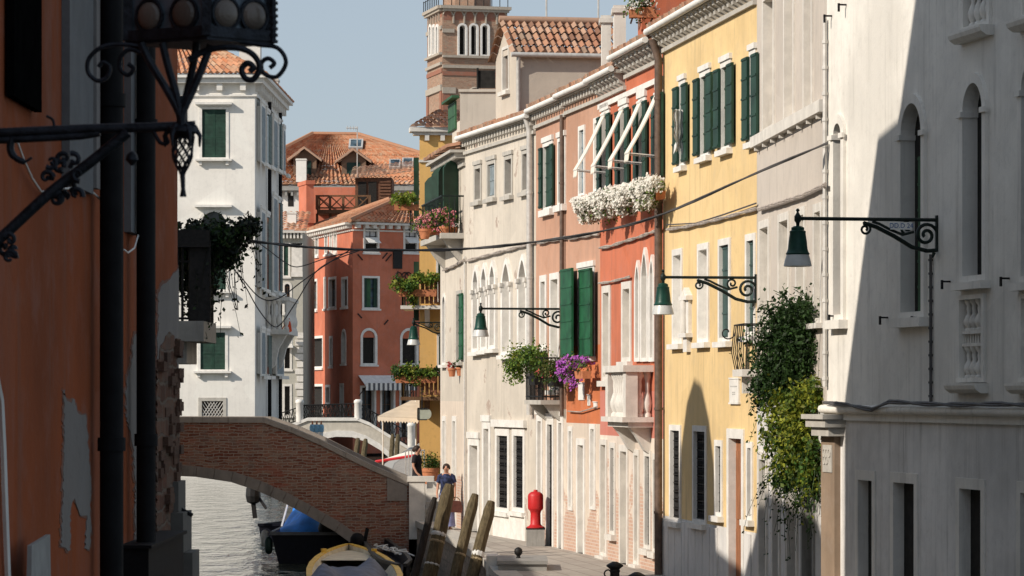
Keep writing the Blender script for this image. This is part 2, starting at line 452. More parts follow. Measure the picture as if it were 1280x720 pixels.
def window(F, root, px0, px1, yt, yb, arch=0, fr=.11, depth=.2, proud=.03, fill='pane', leaves=None, sill=.08, lintel=0,
           frame='stone', paint='green', style='plank', name='window', rect=None, glass='glass', leaf_w=None, label=None, hood=False, bottom=None, k=1.0):
    u0, u1, z0, z1 = rect or F.rect(px0, px1, yt, yb)
    if bottom is not None: z0 = bottom
    u0 = max(u0, .02); u1 = min(u1, F.L-.02)
    fr = min(fr, (u1-u0)*.3)
    door = name == 'door'
    fb = 0 if door else fr*.6
    O = (u0, u1, z0, z1); I = (u0+fr, u1-fr, z0+fb, z1-fr)
    po = outline(*O, arch); pi = outline(*I, arch)
    F.open.append((*I, arch))
    mb = MB(); n = len(po)
    if isinstance(frame, str): frame = M[frame]
    for i in range(n):
        j = (i+1) % n
        a, b, c, d = po[i], po[j], pi[j], pi[i]
        mb.quad(F.pt(*a, proud), F.pt(*b, proud), F.pt(*c, proud), F.pt(*d, proud))
        mb.quad(F.pt(*a, -.004), F.pt(*b, -.004), F.pt(*b, proud), F.pt(*a, proud))
        mb.quad(F.pt(*d, proud), F.pt(*c, proud), F.pt(*c, -depth), F.pt(*d, -depth))
    if lintel:
        F.box(mb, u0-.03, u1+.03, z1+.002, z1+lintel, -.003, proud+.03)
    if hood:
        F.box(mb, u0-.12*k, u1+.12*k, z1+.05*k, z1+.13*k, -.003, .26*k); F.box(mb, u0-.05*k, u1+.05*k, z1+.002, z1+.05*k, -.003, .12*k)
    w = mb.build(name, frame, root)
    if label: w['label'] = label
    if sill and not door:
        s = MB(); F.box(s, u0-.07, u1+.07, z0-sill, z0-.002, -.003, proud+.09)
        if hood:
            F.box(s, u0-.12*k, u1+.12*k, z0-sill+.02, z0+.003, -.004, .24*k)
            for uu in (u0, u1-.1*k): F.box(s, uu, uu+.1*k, z0-sill-.13*k, z0-sill-.001, -.003, .15*k)
        s.build('sill', frame, w)
    dw = -depth+.012
    if fill in ('pane', 'grille', 'curtain'):
        g = MB(); g.poly([F.pt(*q, dw) for q in pi]); g.build('pane', M['pane_white' if fill == 'curtain' else glass], w)
        t = MB(); uc = (I[0]+I[1])/2; zt = I[3]-(I[1]-I[0])*.5*arch
        F.box(t, uc-.025, uc+.025, I[2]+.002, zt, dw+.004, dw+.04)
        F.box(t, I[0]+.001, I[0]+.05, I[2]+.002, zt, dw+.005, dw+.045); F.box(t, I[1]-.05, I[1]-.001, I[2]+.002, zt, dw+.005, dw+.045)
        for q in (.33, .66, .97): F.box(t, I[0]+.05, I[1]-.05, I[2]+(zt-I[2])*q-.02, I[2]+(zt-I[2])*q+.02, dw+.006, dw+.038)
        t.build('sash', M['door_wood'] if fill == 'pane' else M['iron'], w)
    if fill == 'grille':
        t = MB(); zt = I[3]-.01
        nv = max(3, int((I[1]-I[0])/.11)); nz = max(4, int((zt-I[2])/.16))
        for i in range(nv+1):
            uu = I[0]+.01+(I[1]-I[0]-.02)*i/nv; F.box(t, uu-.009, uu+.009, I[2]+.01, zt, -.07, -.052)
        for i in range(nz+1):
            zz = I[2]+.02+(zt-I[2]-.04)*i/nz; F.box(t, I[0]+.002, I[1]-.002, zz-.009, zz+.009, -.051, -.034)
        for i in range(nv):
            for j in range(nz):
                uu = I[0]+(I[1]-I[0])*(i+.5)/nv; zz = I[2]+(zt-I[2])*(j+.5)/nz; r = .04
                ring = [F.pt(uu+r*math.cos(a), zz+r*math.sin(a), -.045) for a in [k*math.pi/3 for k in range(7)]]
                t.tube(ring, .008, 4, cap=False)
        t.build('grille', M['iron'], w)
    if fill == 'dark':
        g = MB(); g.poly([F.pt(*q, dw) for q in pi]); g.build('pane', M['dark'], w)
    if fill == 'door' or fill == 'panel':
        g = MB()
        g.prism([F.pt(*q, dw) for q in pi], F.n*.04)
        uc = (I[0]+I[1])/2
        for a, b in ((I[0]+.06, uc-.03), (uc+.03, I[1]-.06)):
            for c, d in ((.06, .42), (.48, .92)):
                F.box(g, a, b, I[2]+(I[3]-I[2])*c, I[2]+(I[3]-I[2])*d, dw+.038, dw+.058)
        g.build('door_leaf' if door else 'panel', paint if not isinstance(paint, str) else M[paint], w)
    if fill == 'shutter':
        uc = (I[0]+I[1])/2
        for a, b in ((I[0]+.004, uc-.003), (uc+.003, I[1]-.004)):
            g = MB()
            if arch:
                half = [q for q in pi if a-.01 <= q[0] <= b+.01]
                zt = I[3]-(I[1]-I[0])*.5*arch
                leaf_mesh(g, F, a, b, I[2]+.01, zt, -.07, -.035, style)
            else:
                leaf_mesh(g, F, a, b, I[2]+.01, I[3]-.01, -.07, -.035, style)
            g.build('shutter', M[paint], w)
        g = MB(); g.poly([F.pt(*q, dw) for q in pi]); g.build('pane', M[glass], w)
    if leaves:
        lw = leaf_w or (I[1]-I[0])*.5
        for sgn in ((-1, 1) if leaves in ('open', 'swung') else ((-1,) if leaves == 'far' else (1,))):
            g = MB()
            e = I[0] if sgn < 0 else I[1]
            if leaves == 'swung':
                G = Facade((0, 0), (1, 0)); ang = R(22)
                base = F.pt(e+sgn*.03, 0, proud+.02)
                ex = (F.ex*sgn*math.cos(ang)+F.n*math.sin(ang)); ex.normalize()
                G.A = base; G.ex = ex; G.n = Vector((ex.y, -ex.x, 0)); 
                if G.n.dot(F.n) < 0: G.n = -G.n
                leaf_mesh(g, G, 0, lw, I[2], I[3], 0, .04, style)
            else:
                a, b = (e-lw-.01, e-.01) if sgn < 0 else (e+.01, e+lw+.01)
                leaf_mesh(g, F, a, b, I[2], I[3], proud+.012, proud+.055, style)
            g.build('shutter', M[paint], w)
    return w

def tile_plane(mb, p0, p1, p2, p3, pitch=.21, course=.36, amp=.055, mi=0):
    """curved tiles on the quad p0 p1 (eave, left to right) p2 p3 (ridge, right to left)"""
    p0, p1, p2, p3 = map(Vector, (p0, p1, p2, p3))
    wid = max((p1-p0).length, (p2-p3).length); hgt = max((p3-p0).length, (p2-p1).length)
    nc, nr = max(1, round(wid/pitch)), max(1, round(hgt/course)); k = 6
    nrm = (p1-p0).cross(p3-p0).normalized()
    if nrm.z < 0: nrm = -nrm
    prof = [-.55, -.15, .6, 1, .6, -.15]
    def at(a, b):
        return (p0*(1-a)+p1*a)*(1-b)+(p3*(1-a)+p2*a)*b
    for r in range(nr):
        jit = random.uniform(-.01, .01)
        for c in range(nc):
            sh = random.uniform(-.012, .012)
            row = []
            for e, (b, lift) in enumerate(((r/nr, .035), ((r+1.04)/nr, 0))):
                for i in range(k+1):
                    a = (c+i/k)/nc
                    row.append(at(a, min(b+(jit if e == 0 and r else 0), 1.0))+nrm*(prof[i % k]*amp+lift+sh))
            fs = [(i, i+1, k+2+i, k+1+i) for i in range(k)]
            fs.append(tuple(range(k+1))[::-1]) if r == 0 else None
            mb.add(row, fs, mi, [[(c+.5, r+.5)]*len(f) for f in fs])

def foliage(name, blobs, mats, parent=None, n=1500, size=.09, flowers=None, seed=1, droop=0.0, fsize=None, shoots=0, down=.5):
    """leaf-sized faces spread through several ellipsoids: blobs = [(centre, (rx, ry, rz))]"""
    rnd = random.Random(seed)
    mb = MB()
    tot = sum(b[1][0]*b[1][1]*b[1][2] for b in blobs)
    for c, r in blobs:
        c = Vector(c)
        cnt = int(n*max(.06, (r[0]*r[1]*r[2])/tot))
        clumps = []
        for _ in range(max(4, cnt//28)):
            d = Vector((rnd.gauss(0, 1), rnd.gauss(0, 1), rnd.gauss(0, 1))).normalized()
            q = rnd.uniform(.35, 1.02)
            clumps.append((Vector((d.x*r[0]*q, d.y*r[1]*q, d.z*r[2]*q)), rnd.choice(range(len(mats)-(1 if flowers else 0)))))
        heads = []
        for _ in range(max(3, int(cnt*(flowers or 0)/9))):
            d = Vector((rnd.gauss(-.35, 1), rnd.gauss(-.25, 1), rnd.gauss(.2, 1))).normalized(); q = rnd.uniform(.75, 1.15)
            heads.append(Vector((d.x*r[0]*q, d.y*r[1]*q, d.z*r[2]*q)))
        for _ in range(cnt):
            cl, mi = rnd.choice(clumps)
            sp = .2*(r[0]+r[1]+r[2])/3*1.4
            p = c+cl+Vector((rnd.gauss(0, sp), rnd.gauss(0, sp), rnd.gauss(0, sp)))
            if droop: p.z -= abs(rnd.gauss(0, droop))
            s = size*rnd.uniform(.55, 1.25)
            if flowers and rnd.random() < flowers:
                mi = len(mats)-1; s = (fsize or size)*rnd.uniform(.55, .95)
                p = c+rnd.choice(heads)+Vector((rnd.gauss(0, .028), rnd.gauss(0, .028), rnd.gauss(0, .028)))
            d = (cl.normalized() if cl.length > 1e-6 else Vector((0, 0, 1)))
            fl = flowers and mi == len(mats)-1
            nrm = (Vector((-.75, -.5, .45))+Vector((rnd.gauss(0, .38), rnd.gauss(0, .38), rnd.gauss(0, .38))) if fl else d*.7+Vector((rnd.gauss(0, .6), rnd.gauss(0, .6), rnd.gauss(.35, .6)))).normalized()
            a = nrm.orthogonal().normalized(); a.rotate(Matrix.Rotation(rnd.uniform(0, 6.28), 3, nrm)); b = nrm.cross(a)
            mb.add([p-a*s*.5, p+b*s*.3-nrm*s*.08, p+a*s*.5-nrm*s*.12, p-b*s*.3-nrm*s*.08], [(0, 1, 2, 3)], mi)
    # loose shoots that leave the mass and bend downwards, with leaves along them
    for _ in range(shoots):
        c, r = rnd.choice(blobs); c = Vector(c)
        d = Vector((rnd.gauss(-.3, 1), rnd.gauss(-.3, 1), rnd.gauss(.1, .8))).normalized()
        p = c+Vector((d.x*r[0], d.y*r[1], d.z*r[2]))*.85; l = rnd.uniform(.15, .5)*down*1.6; st = []
        v = d*.5+Vector((0, 0, .3))
        for i in range(7):
            st.append(p.copy()); p = p+v*l/6; v = v*.85+Vector((rnd.gauss(0, .12), rnd.gauss(0, .12), -.32*down*2))
        mb.tube(st, .004, 3, 0, cap=False)
        for q in st[1:]:
            for _k in range(2):
                s = size*rnd.uniform(.5, 1.0); nrm = Vector((rnd.gauss(0, 1), rnd.gauss(0, 1), rnd.gauss(.4, .7))).normalized(); a = nrm.orthogonal().normalized(); b = nrm.cross(a)
                e = q+Vector((rnd.gauss(0, .03), rnd.gauss(0, .03), rnd.gauss(0, .03)))
                mb.add([e-a*s*.5, e+b*s*.3, e+a*s*.5-nrm*s*.1, e-b*s*.3], [(0, 1, 2, 3)], rnd.choice(range(len(mats)-(1 if flowers else 0))))
    return mb.build(name, mats, parent, recalc=False)

def catenary(a, b, sag, n=24):
    a, b = Vector(a), Vector(b)
    return [a.lerp(b, i/n)-Vector((0, 0, sag*4*(i/n)*(1-i/n))) for i in range(n+1)]

def circle_pts(c, r, a0, a1, n, ex, ez):
    return [c+ex*(r*math.cos(a0+(a1-a0)*i/n))+ez*(r*math.sin(a0+(a1-a0)*i/n)) for i in range(n+1)]

def spiral(c, r0, r1, a0, a1, n, ex, ez):
    out = []
    for i in range(n+1):
        t = i/n; a = a0+(a1-a0)*t; r = r0+(r1-r0)*t
        out.append(c+ex*(r*math.cos(a))+ez*(r*math.sin(a)))
    return out

BAL = [(.5, 0), (.5, .06), (.32, .1), (.55, .22), (.6, .32), (.4, .46), (.24, .56), (.3, .7), (.26, .8), (.42, .88), (.5, .94), (.5, 1)]
def baluster(mb, p, h, r, n=10, mi=0):
    mb.lathe(p, [(a*r*1.6, b*h) for a, b in BAL], n, mi)
# ================================================================== the row along the fondamenta
VD = Vector((.985, .17, 0)).normalized()       # party walls run this way, away from the canal

P_white = plaster('white_plaster', (.76, .725, .665), streak=.55, blotch=.12)
P_lgrey = plaster('pale_grey_plaster', (.56, .50, .44), streak=.4, blotch=.08)
P_yellow = plaster('yellow_plaster', (.74, .54, .275), streak=.5, blotch=.1)
P_red = plaster('red_plaster', (.53, .16, .085), streak=.5, blotch=.15)
P_pinkband = plaster('dusty_pink_plaster', (.55, .20, .15), streak=.3, blotch=.1)
P_pink = plaster('pink_plaster', (.50, .285, .195), streak=.5, blotch=.12)
P_orange = plaster('orange_plaster', (.60, .19, .08), streak=.35, blotch=.14)
P_grey = plaster('warm_grey_plaster', (.60, .54, .46), streak=.55, blotch=.1, under=(.45, .36, .3), peel_amt=.05)
P_brickbase = plaster('peeling_white_plaster', (.72, .62, .53), streak=.4, blotch=.12, peel=(0, 3.2, .62))
P_brickbase2 = plaster('peeling_pale_plaster', (.7, .6, .5), streak=.4, blotch=.12, peel=(0, 3.0, .45))
P_dado = plaster('white_dado', (.66, .64, .62), streak=.4, blotch=.08)
P_rough = plaster('rough_brown_plaster', (.33, .24, .17), streak=.6, blotch=.25, peel=(0, 3, .2))
P_shade = plaster('shade_toned_ground_plaster', (.70, .675, .645), streak=.9, blotch=.2)  # white plaster toned cooler and darker for the shaded ground floor

def house(name, label, A, B, z1, mats, bands=(), depth=7.0, z0=-.3, vd=VD, group=None, cat='house'):
    F = Facade(A, B)
    root = thing(name, label, cat, F.pt(F.L/2, 0), group)
    F.root, F.z1, F.mats, F.bands, F.depth, F.z0, F.vd = root, z1, mats, bands, depth, z0, vd
    return F

def finish(F, wallname='wall', top=True):
    mb = MB()
    wall_faces(mb, F, F.z0, F.z1, F.bands)
    a0, a1, d = F.pt(.004, 0), F.pt(F.L-.004, 0), F.vd*F.depth
    za, zb = Vector((0, 0, F.z0)), Vector((0, 0, F.z1))
    def side(p, q):
        l = (q-p).length
        mb.quad(p+za, q+za, q+zb, p+zb, 0, [(0, F.z0), (l, F.z0), (l, F.z1), (0, F.z1)])
    side(a0, a0+d); side(a1, a1+d); side(a0+d, a1+d)
    mb.quad(a0+zb, a1+zb, a1+d+zb, a0+d+zb)
    mb.build(wallname, F.mats, F.root, recalc=False)

def eaves(F, z=None, over=.17, u0=0, u1=None, style='dentil', gutter='white_paint', cor='stone', back=3.6, rise=1.5, tile='tile', roof=True, drop=0.0):
    z = z or F.z1; u1 = u1 or F.L
    mb = MB()
    if style != 'none':
        F.box(mb, u0, u1, z-.42, z-.34, -.003, .07)
        F.box(mb, u0, u1, z-.08, z-.01, -.003, over)
        n = max(2, int((u1-u0)/(.36 if style == 'corbel' else .27))); w = (u1-u0)/n*.45
        for i in range(n):
            a = u0+(u1-u0)*(i+.25)/n
            if style == 'corbel':
                mb.prism([F.pt(a, z-.082, -.002), F.pt(a, z-.082, over*.92), F.pt(a, z-.15, over*.9), F.pt(a, z-.2, over*.55), F.pt(a, z-.27, over*.5), F.pt(a, z-.33, .02), F.pt(a, z-.33, -.002)], F.ex*w)
            else:
                F.box(mb, a, a+w, z-.22, z-.082, -.002, over*.7)
        mb.build('cornice', M[cor], F.root)
    if gutter:
        g = MB()
        g.tube([F.pt(u0-.02, z+.0, over+.06), F.pt(u1+.02, z+.0, over+.06)], .065, 8)
        g.build('gutter', M[gutter], F.root, smooth=True)
    if roof:
        t = MB()
        e0, e1 = F.pt(u0, z+.06, over+.06), F.pt(u1, z+.06, over+.06)
        r0 = F.pt(u0, z+rise, 0)+F.vd*back; r1 = F.pt(u1, z+rise, 0)+F.vd*back
        tile_plane(t, e0, e1, r1, r0)
        t.build('roof', M[tile], F.root, smooth=True, recalc=False)

def pipe(F, u, z0, z1, mat, r=.055, w=.1, top=None):
    mb = MB()
    pts = [F.pt(u, z0, w), F.pt(u, z1, w)]
    if top: pts += [F.pt(u+top[0]*.5, z1+.2, w+top[1]*.5), F.pt(u+top[0], z1+.4, w+top[1])]
    mb.tube(pts, r, 8)
    z = z0+1.2
    while z < z1:
        mb.tube([F.pt(u, z, w), F.pt(u, z+.05, w)], r+.014, 8); z += 2.0
    return mb.build('downpipe', M[mat], F.root, smooth=True)

# ---------------- white palace, nearest on the right
WA, WB = (4.63, 47.05), (7.72, 32.0)
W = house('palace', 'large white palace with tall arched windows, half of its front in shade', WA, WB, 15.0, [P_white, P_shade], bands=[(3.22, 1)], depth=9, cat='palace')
def imposts(px0, px1, yt):
    u0, u1, z0, z1 = W.rect(px0, px1, yt, yt+100)
    zs = z1-(u1-u0)/2-.05
    s = MB(); W.box(s, u0-.05, u0+.16, zs, zs+.07, .05, .085); W.box(s, u0+.1, u0+.16, zs, zs+.07, -.16, .05)
    s.build('impost', P_white, W.root)
    s = MB(); W.box(s, u1-.14, u1+.05, zs, zs+.07, .05, .085); s.build('impost', P_white, W.root)
for px0, px1, yt, yb in ((1042, 1058, 143, 400), (1126, 1159, 117, 397)):
    window(W, W.root, px0, px1, yt, yb, arch=1, fr=.13, depth=.17, proud=.05, paint='green', fill='dark', frame=P_white, sill=.13)
    imposts(px0, px1, yt)
for px0, px1, yt, yb in ((1203, 1236, 91, 352), (1276, 1312, 62, 352)):
    w = window(W, W.root, px0, px1, yt, yb, arch=1, fr=.13, depth=.17, proud=.05, fill='dark', frame=P_white, sill=.1)
    imposts(px0, px1, yt)
# green blinds folded inside the arches
for k, (px0, px1, yt, yb) in enumerate(((1147, 1156, 190, 396), (1227, 1234, 190, 350))):
    pass
def balustrade_panel(px0, px1, yt, yb, double=True):
    """a shallow parapet panel under a window with two rows of small balusters and a rounded shelf"""
    u0, u1, z0, z1 = W.rect(px0, px1, yt, yb)
    W.open.append((u0+.1, u1-.1, z0+.06, z1-.06, 0))
    f = MB()
    for a, b, c, d in ((u0, u0+.1, z0, z1), (u1-.1, u1, z0, z1), (u0+.1, u1-.1, z0, z0+.06), (u0+.1, u1-.1, z1-.06, z1)):
        W.box(f, a, b, c, d, -.2, .04)
    zm = (z0+z1)/2
    rows = [(z0+.06, zm-.1), (zm+.1, z1-.06)] if double else [(z0+.06, z1-.06)]
    if double:
        W.box(f, u0+.1, u1-.1, zm-.1, zm-.06, -.16, .0); W.box(f, u0+.1, u1-.1, zm+.06, zm+.1, -.16, .0)
        for i in range(9):
            uu = u0+.13+(u1-u0-.26)*i/8; W.box(f, uu-.02, uu+.02, zm-.06, zm+.06, -.12, -.04)
    p = f.build('parapet_panel', P_white, W.root)
    b = MB()
    for z, zz in rows:
        for i in range(4):
            baluster(b, W.pt(u0+.1+(u1-u0-.2)*(i+.5)/4, z, -.07), zz-z, .085)
    b.build('baluster', P_white, p, smooth=True)
    s = MB(); W.box(s, u0+.08, u1-.08, z0, z1, -.24, -.21); s.build('back_panel', M['stone_grey'], p)
    s = MB()
    pr = [(-.002, 0), (.1, 0), (.17, .05), (.19, .1), (.19, .13), (-.002, .13)]
    s.prism([W.pt(u0-.07, z0-.14+b_, a_) for a_, b_ in pr], W.ex*(u1-u0+.14))
    s.build('sill', P_white, p)
balustrade_panel(1199, 1233, 368, 478)
balustrade_panel(1276, 1312, 366, 478)
balustrade_panel(1204, 1240, -30, 36, False)
balustrade_panel(1278, 1314, -60, 20, False)
for px0, px1, yt in ((1203, 1240, -250),):
    window(W, W.root, px0, px1, yt, -36, arch=1, fr=.14, depth=.4, proud=.05, fill='dark', frame=P_white, sill=0)
for px0, px1, yt in ((1070, 1095, 588), (1114, 1148, 591), (1196, 1232, 598), (1272, 1310, 603)):
    window(W, W.root, px0, px1, yt, 800, fr=.14, depth=.15, proud=.02, fill='dark', frame=P_white, name='window', sill=.1, bottom=.15)
# string course pipe, hooks
c = MB(); zz = W.z(1160, 513)
c.tube([W.pt(.02, zz, .09), W.pt(W.L, zz, .09)], .06, 8); W.box(c, .0, W.L, zz-.16, zz-.06, -.003, .05)
c.build('string_course', P_white, W.root, smooth=True)
for px, py in ((1110, 397), (1150, 397), (1188, 352), (1262, 348), (1046, 395), (1040, 20), (1058, 6)):
    h = MB(); u, z = W.uv(px, py)
    W.box(h, u-.012, u+.012, z-.012, z+.012, -.003, .13); W.box(h, u-.012, u+.012, z-.10, z+.02, .10, .13)
    h.build('shutter_hook', M['iron'], W.root)
def inner_leaf(px0, px1, yt, yb, paint, w=-.2):
    u0, u1, z0, z1 = W.u(px0, w), W.u(px1, w), W.z((px0+px1)/2, yb, w), W.z((px0+px1)/2, yt, w)
    g = MB(); leaf_mesh(g, W, u0, u1, z0, z1, w-.03, w, 'plank'); g.build('inner_shutter', M[paint], W.root)
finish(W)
inner_leaf(1147.5, 1155, 195, 394, 'green_mid', -.12)
inner_leaf(1228.5, 1233, 170, 350, 'green_dark', -.12)
# portal at the far corner of the palace: rough brown pier under a stone hood
p = MB()
u0, u1 = .0, .85
W.box(p, u0, u1, W.z(1050, 545), W.z(1050, 534), -.05, .24); W.box(p, u0-.06, u1+.06, W.z(1050, 534)+.001, W.z(1050, 524), -.05, .31)
W.box(p, u0-.12, u1+.1, W.z(1050, 524)+.001, W.z(1050, 518), -.05, .36)
tp = thing('portal', 'brown plaster portal pier under a stone hood, beside the creeper', 'portal', W.pt(0, 0, .1))
p.build('hood', M['stone_dirty'], tp)
p = MB(); W.box(p, .0, .66, -.1, W.z(1050, 545)-.001, -.05, .09)
for f in p.f: pass
for i, f in enumerate(p.f): p.uv[i] = [(p.v[k].dot(W.ex), p.v[k].z) for k in f]
p.build('pier', P_rough, tp)
p = MB(); u, z = W.uv(1042, 600, .14)
W.box(p, .12, .56, W.z(1040, 590), W.z(1040, 556), .088, .105)
for i in range(5):
    c0 = W.pt(.22+.12*(i % 3), W.z(1040, 566+9*(i//3)), .105)
    p.tube(circle_pts(c0, .06, 0, 6.28, 10, W.ex, Vector((0, 0, 1))), .016, 5)
p.build('carved_panel', M['stone_dirty'], tp)

# ---------------- pale grey house behind the creeper
G = house('townhouse', 'narrow pale grey house with tall white window strips, behind the creeper', (4.14, 54.1), (4.63, 47.05), 12.6, [P_lgrey, P_dado], bands=[(3.3, 1)], depth=7)
for a, b, yt, yb in ((954.5, 969, -10, 163), (981, 994, -30, 152), (1005.5, 1017, -50, 141)):
    window(G, G.root, a, b, yt, yb, fr=.1, depth=.3, fill='panel', frame='stone', paint=P_lgrey, sill=0)
sb = MB(); z = G.z(990, 152); G.box(sb, .05, G.L, z-.13, z+.05, -.003, .12)
for i in range(8): G.box(sb, .3+i*.9, .36+i*.9, z-.2, z-.131, -.003, .09)
sb.build('sill_band', M['stone'], G.root)
for a, b, yt in ((950, 963, 275), (974, 988, 266), (996, 1008, 259), (1018, 1029, 254)):
    window(G, G.root, a, b, yt, yt+150, fr=.13, depth=.28, fill='panel', paint='door_white', frame='stone')
for a, b, yt in ((949, 960, 565), (966, 976, 572), (984, 998, 580)):
    window(G, G.root, a, b, yt, 760, fr=.13, depth=.3, fill='pane', frame='stone', bottom=.3, sill=0)
window(G, G.root, 1003, 1019, 560, 760, fr=.14, depth=.4, fill='dark', frame='stone_grey', name='door', bottom=.0)
finish(G)
bal = MB(); z = G.z(950, 462)
zb = z
G.box(bal, .02, 1.2, zb-.12, zb, -.003, .42)
for uu in (.15, .95): G.box(bal, uu, uu+.12, zb-.4, zb-.121, -.003, .28)
b = bal.build('balcony', M['stone'], G.root)
bal = MB(); zt = zb+.75
for uu in [.06+.22*i for i in range(6)]: bal.tube([G.pt(uu, zb, .38), G.pt(uu, zb+.3, .44), G.pt(uu, zt, .39)], .009, 5)
for uu in (.06, 1.16):
    for k in range(4): bal.tube([G.pt(uu, zb, .04+.1*k), G.pt(uu, zt, .04+.1*k)], .008, 5)
    bal.tube([G.pt(uu, zt, .0), G.pt(uu, zt, .4)], .012, 5)
bal.tube([G.pt(.04, zt, .39), G.pt(1.18, zt, .39)], .012, 5)
for i in range(8): bal.tube(spiral(G.pt(.1, zt-.12-.0*i, .52), .14, .02, 3.14, 9.4, 16, G.n, Vector((0, 0, 1))), .011, 4) if i == 0 else None
bal.build('railing', M['iron'], b)

# ---------------- yellow house
Yh = house('townhouse', 'bright yellow house with a brown drainpipe at its edge', (2.93, 62.0), (4.14, 54.1), 10.5, [P_yellow, P_dado], bands=[(1.14, 1)])
for a, b, yt, yb in ((850, 858, 100, 208), (876, 889, 88, 196), (902, 915, 76, 187), (938, 946.5, 62, 178)):
    window(Yh, Yh.root, a, b, yt, yb, fr=.1, depth=.16, fill='shutter', leaves='open', paint='green', leaf_w=.42, sill=.10, lintel=.10, frame='stone_clean')
for a, b, yt, yb, fl in ((841.5, 854, 311, 430, 'panel'), (873, 887, 304, 428, 'panel'), (899, 914, 298, 427, 'shutter'), (933, 945.5, 292, 420, 'shutter')):
    window(Yh, Yh.root, a, b, yt, yb, fr=.12, depth=.22, fill=fl, paint='white_paint' if fl == 'panel' else 'teal', frame='stone_clean', sill=.1)
for a, b, yt, yb, fl in ((838, 852, 531, 652, 'grille'), (867, 884, 532, 654, 'grille'), (894.5, 904, 550, 645, 'grille'), (934, 942, 552, 650, 'grille')):
    window(Yh, Yh.root, a, b, yt, yb, fr=.11, depth=.1, fill=fl, frame='stone_clean', sill=.1)
window(Yh, Yh.root, 910, 931, 536, 730, fr=.17, depth=.16, fill='door', paint='door_red', frame='stone_clean', name='door', bottom=0)
finish(Yh)
eaves(Yh, over=.27, style='corbel', cor='stone_dirty')
pipe(Yh, .12, -.02, 9.95, 'brown_pipe', r=.075, w=.12, top=(.0, .12))
# dado slabs
d = MB()
for i in range(8):
    u0 = .05+i*.62
    if u0 > Yh.u(908): break
    Yh.box(d, u0, u0+.58, -.05, 1.10, -.003, .035)
d.build('dado', P_dado, Yh.root); d2 = MB()
for i in range(3):
    u0 = Yh.u(932)+.02+i*.5
    if u0+.45 < Yh.L: Yh.box(d2, u0, u0+.46, -.05, 1.10, -.003, .035)
d2.build('dado', P_dado, Yh.root)
# shrine
t = thing('wall_shrine', 'slim white carved shrine niche on the yellow wall between windows', 'shrine', Yh.pt(Yh.u(861), Yh.z(861, 440)))
u0, u1, z0, z1 = Yh.rect(857.5, 865, 362, 440)
s = MB(); Yh.box(s, u0, u1, z0+.35, z1-.2, -.002, .07); Yh.box(s, u0-.06, u1+.06, z1-.2+.001, z1-.12, -.002, .13)
s.prism([Yh.pt(u0-.04, z1-.118, -.002), Yh.pt(u1+.04, z1-.118, -.002), Yh.pt((u0+u1)/2, z1+.04, -.002)], Yh.n*.1)
Yh.box(s, u0-.06, u1+.06, z0+.27, z0+.349, -.002, .14); Yh.box(s, u0+.1, u1-.1, z0, z0+.269, -.002, .08)
s.build('niche', M['stone_clean'], t)
s = MB(); cu = (u0+u1)/2
s.lathe(Yh.pt(cu, z0+.36, .1), [(.06, 0), (.075, .1), (.05, .4), (.06, .55), (.035, .62), (.045, .7), (.03, .77)], 10)
s.build('statue', M['stone'], t, smooth=True)
t = MB(); u0, u1, z0, z1 = Yh.rect(914, 925.5, 474, 503)
Yh.box(t, u0, u1, z0, z1, .001, .035)
Yh.box(t, u0-.03, u1+.03, z0-.03, z0-.001, -.001, .045); Yh.box(t, u0-.03, u1+.03, z1+.001, z1+.03, -.001, .045)
pq = thing('plaque', 'small white marble plaque with faint lettering on the yellow wall', 'plaque', Yh.pt(u0, z0))
t.build('slab', M['stone_clean'], pq)
t = MB()
for r, (n_, zc) in enumerate(((6, .66), (3, .40), (3, .32))):
    for i in range(n_):
        uu = u0+(u1-u0)*(.5+(i-(n_-1)/2)*.125)
        Yh.box(t, uu-.028, uu+.012, z0+(z1-z0)*zc, z0+(z1-z0)*(zc+.055), .034, .0375)
t.build('lettering', M['stone_grey'], pq)

# ---------------- red house with awnings
Rd = house('townhouse', 'red house with four small awnings and a white stone balcony', (1.88, 68.3), (2.93, 62.0), 10.25, [P_red, P_brickbase, P_pinkband], bands=[(2.62, 1), (3.55, 2)])
redwins = ((753, 763, 138, 246), (776, 786, 131, 240), (799, 808.5, 122, 232), (822, 829, 111, 226))
for a, b, yt, yb in redwins:
    window(Rd, Rd.root, a, b, yt, yb, fr=.1, depth=.2, fill='pane', leaves='open', paint='green', leaf_w=.34, lintel=.14, sill=.1, frame='stone_clean')
for a, b, yt, yb in ((753.5, 764, 357, 476), (778, 790, 352, 452)):
    window(Rd, Rd.root, a, b, yt, yb, fr=.15, depth=.28, fill='panel', paint='door_white', frame='stone', sill=.12)
for a, b, yt, yb in ((796, 803, 325, 452), (803.6, 813.4, 309, 452), (814, 821, 318, 452)):
    window(Rd, Rd.root, a, b, yt, yb, arch=1.75, fr=.13, depth=.3, proud=.06, fill='panel', paint='door_white', frame='stone_clean', sill=0)
for a, b, yt, yb, fl in ((750.8, 759.5, 549, 690, 'panel'), (763, 770, 553, 668, 'grille'), (793, 800, 562, 680, 'panel'), (806, 814.5, 563, 686, 'grille'), (817, 823, 567, 690, 'grille')):
    window(Rd, Rd.root, a, b, yt, yb, fr=.12, depth=.1 if fl == 'grille' else .2, fill=fl, paint='door_white', frame='stone', sill=.12, bottom=None if fl == 'grille' else .06)
window(Rd, Rd.root, 775, 786, 556, 706, fr=.14, depth=.3, fill='door', paint='door_white', name='door', bottom=0, frame='stone')
finish(Rd)
um = Rd.u(783)
eaves(Rd, z=10.15, over=.26, u0=0, u1=um, style='corbel', cor='stone_dirty')
eaves(Rd, z=10.35, over=.3, u0=um+.02, u1=Rd.L, style='corbel', cor='stone_dirty')
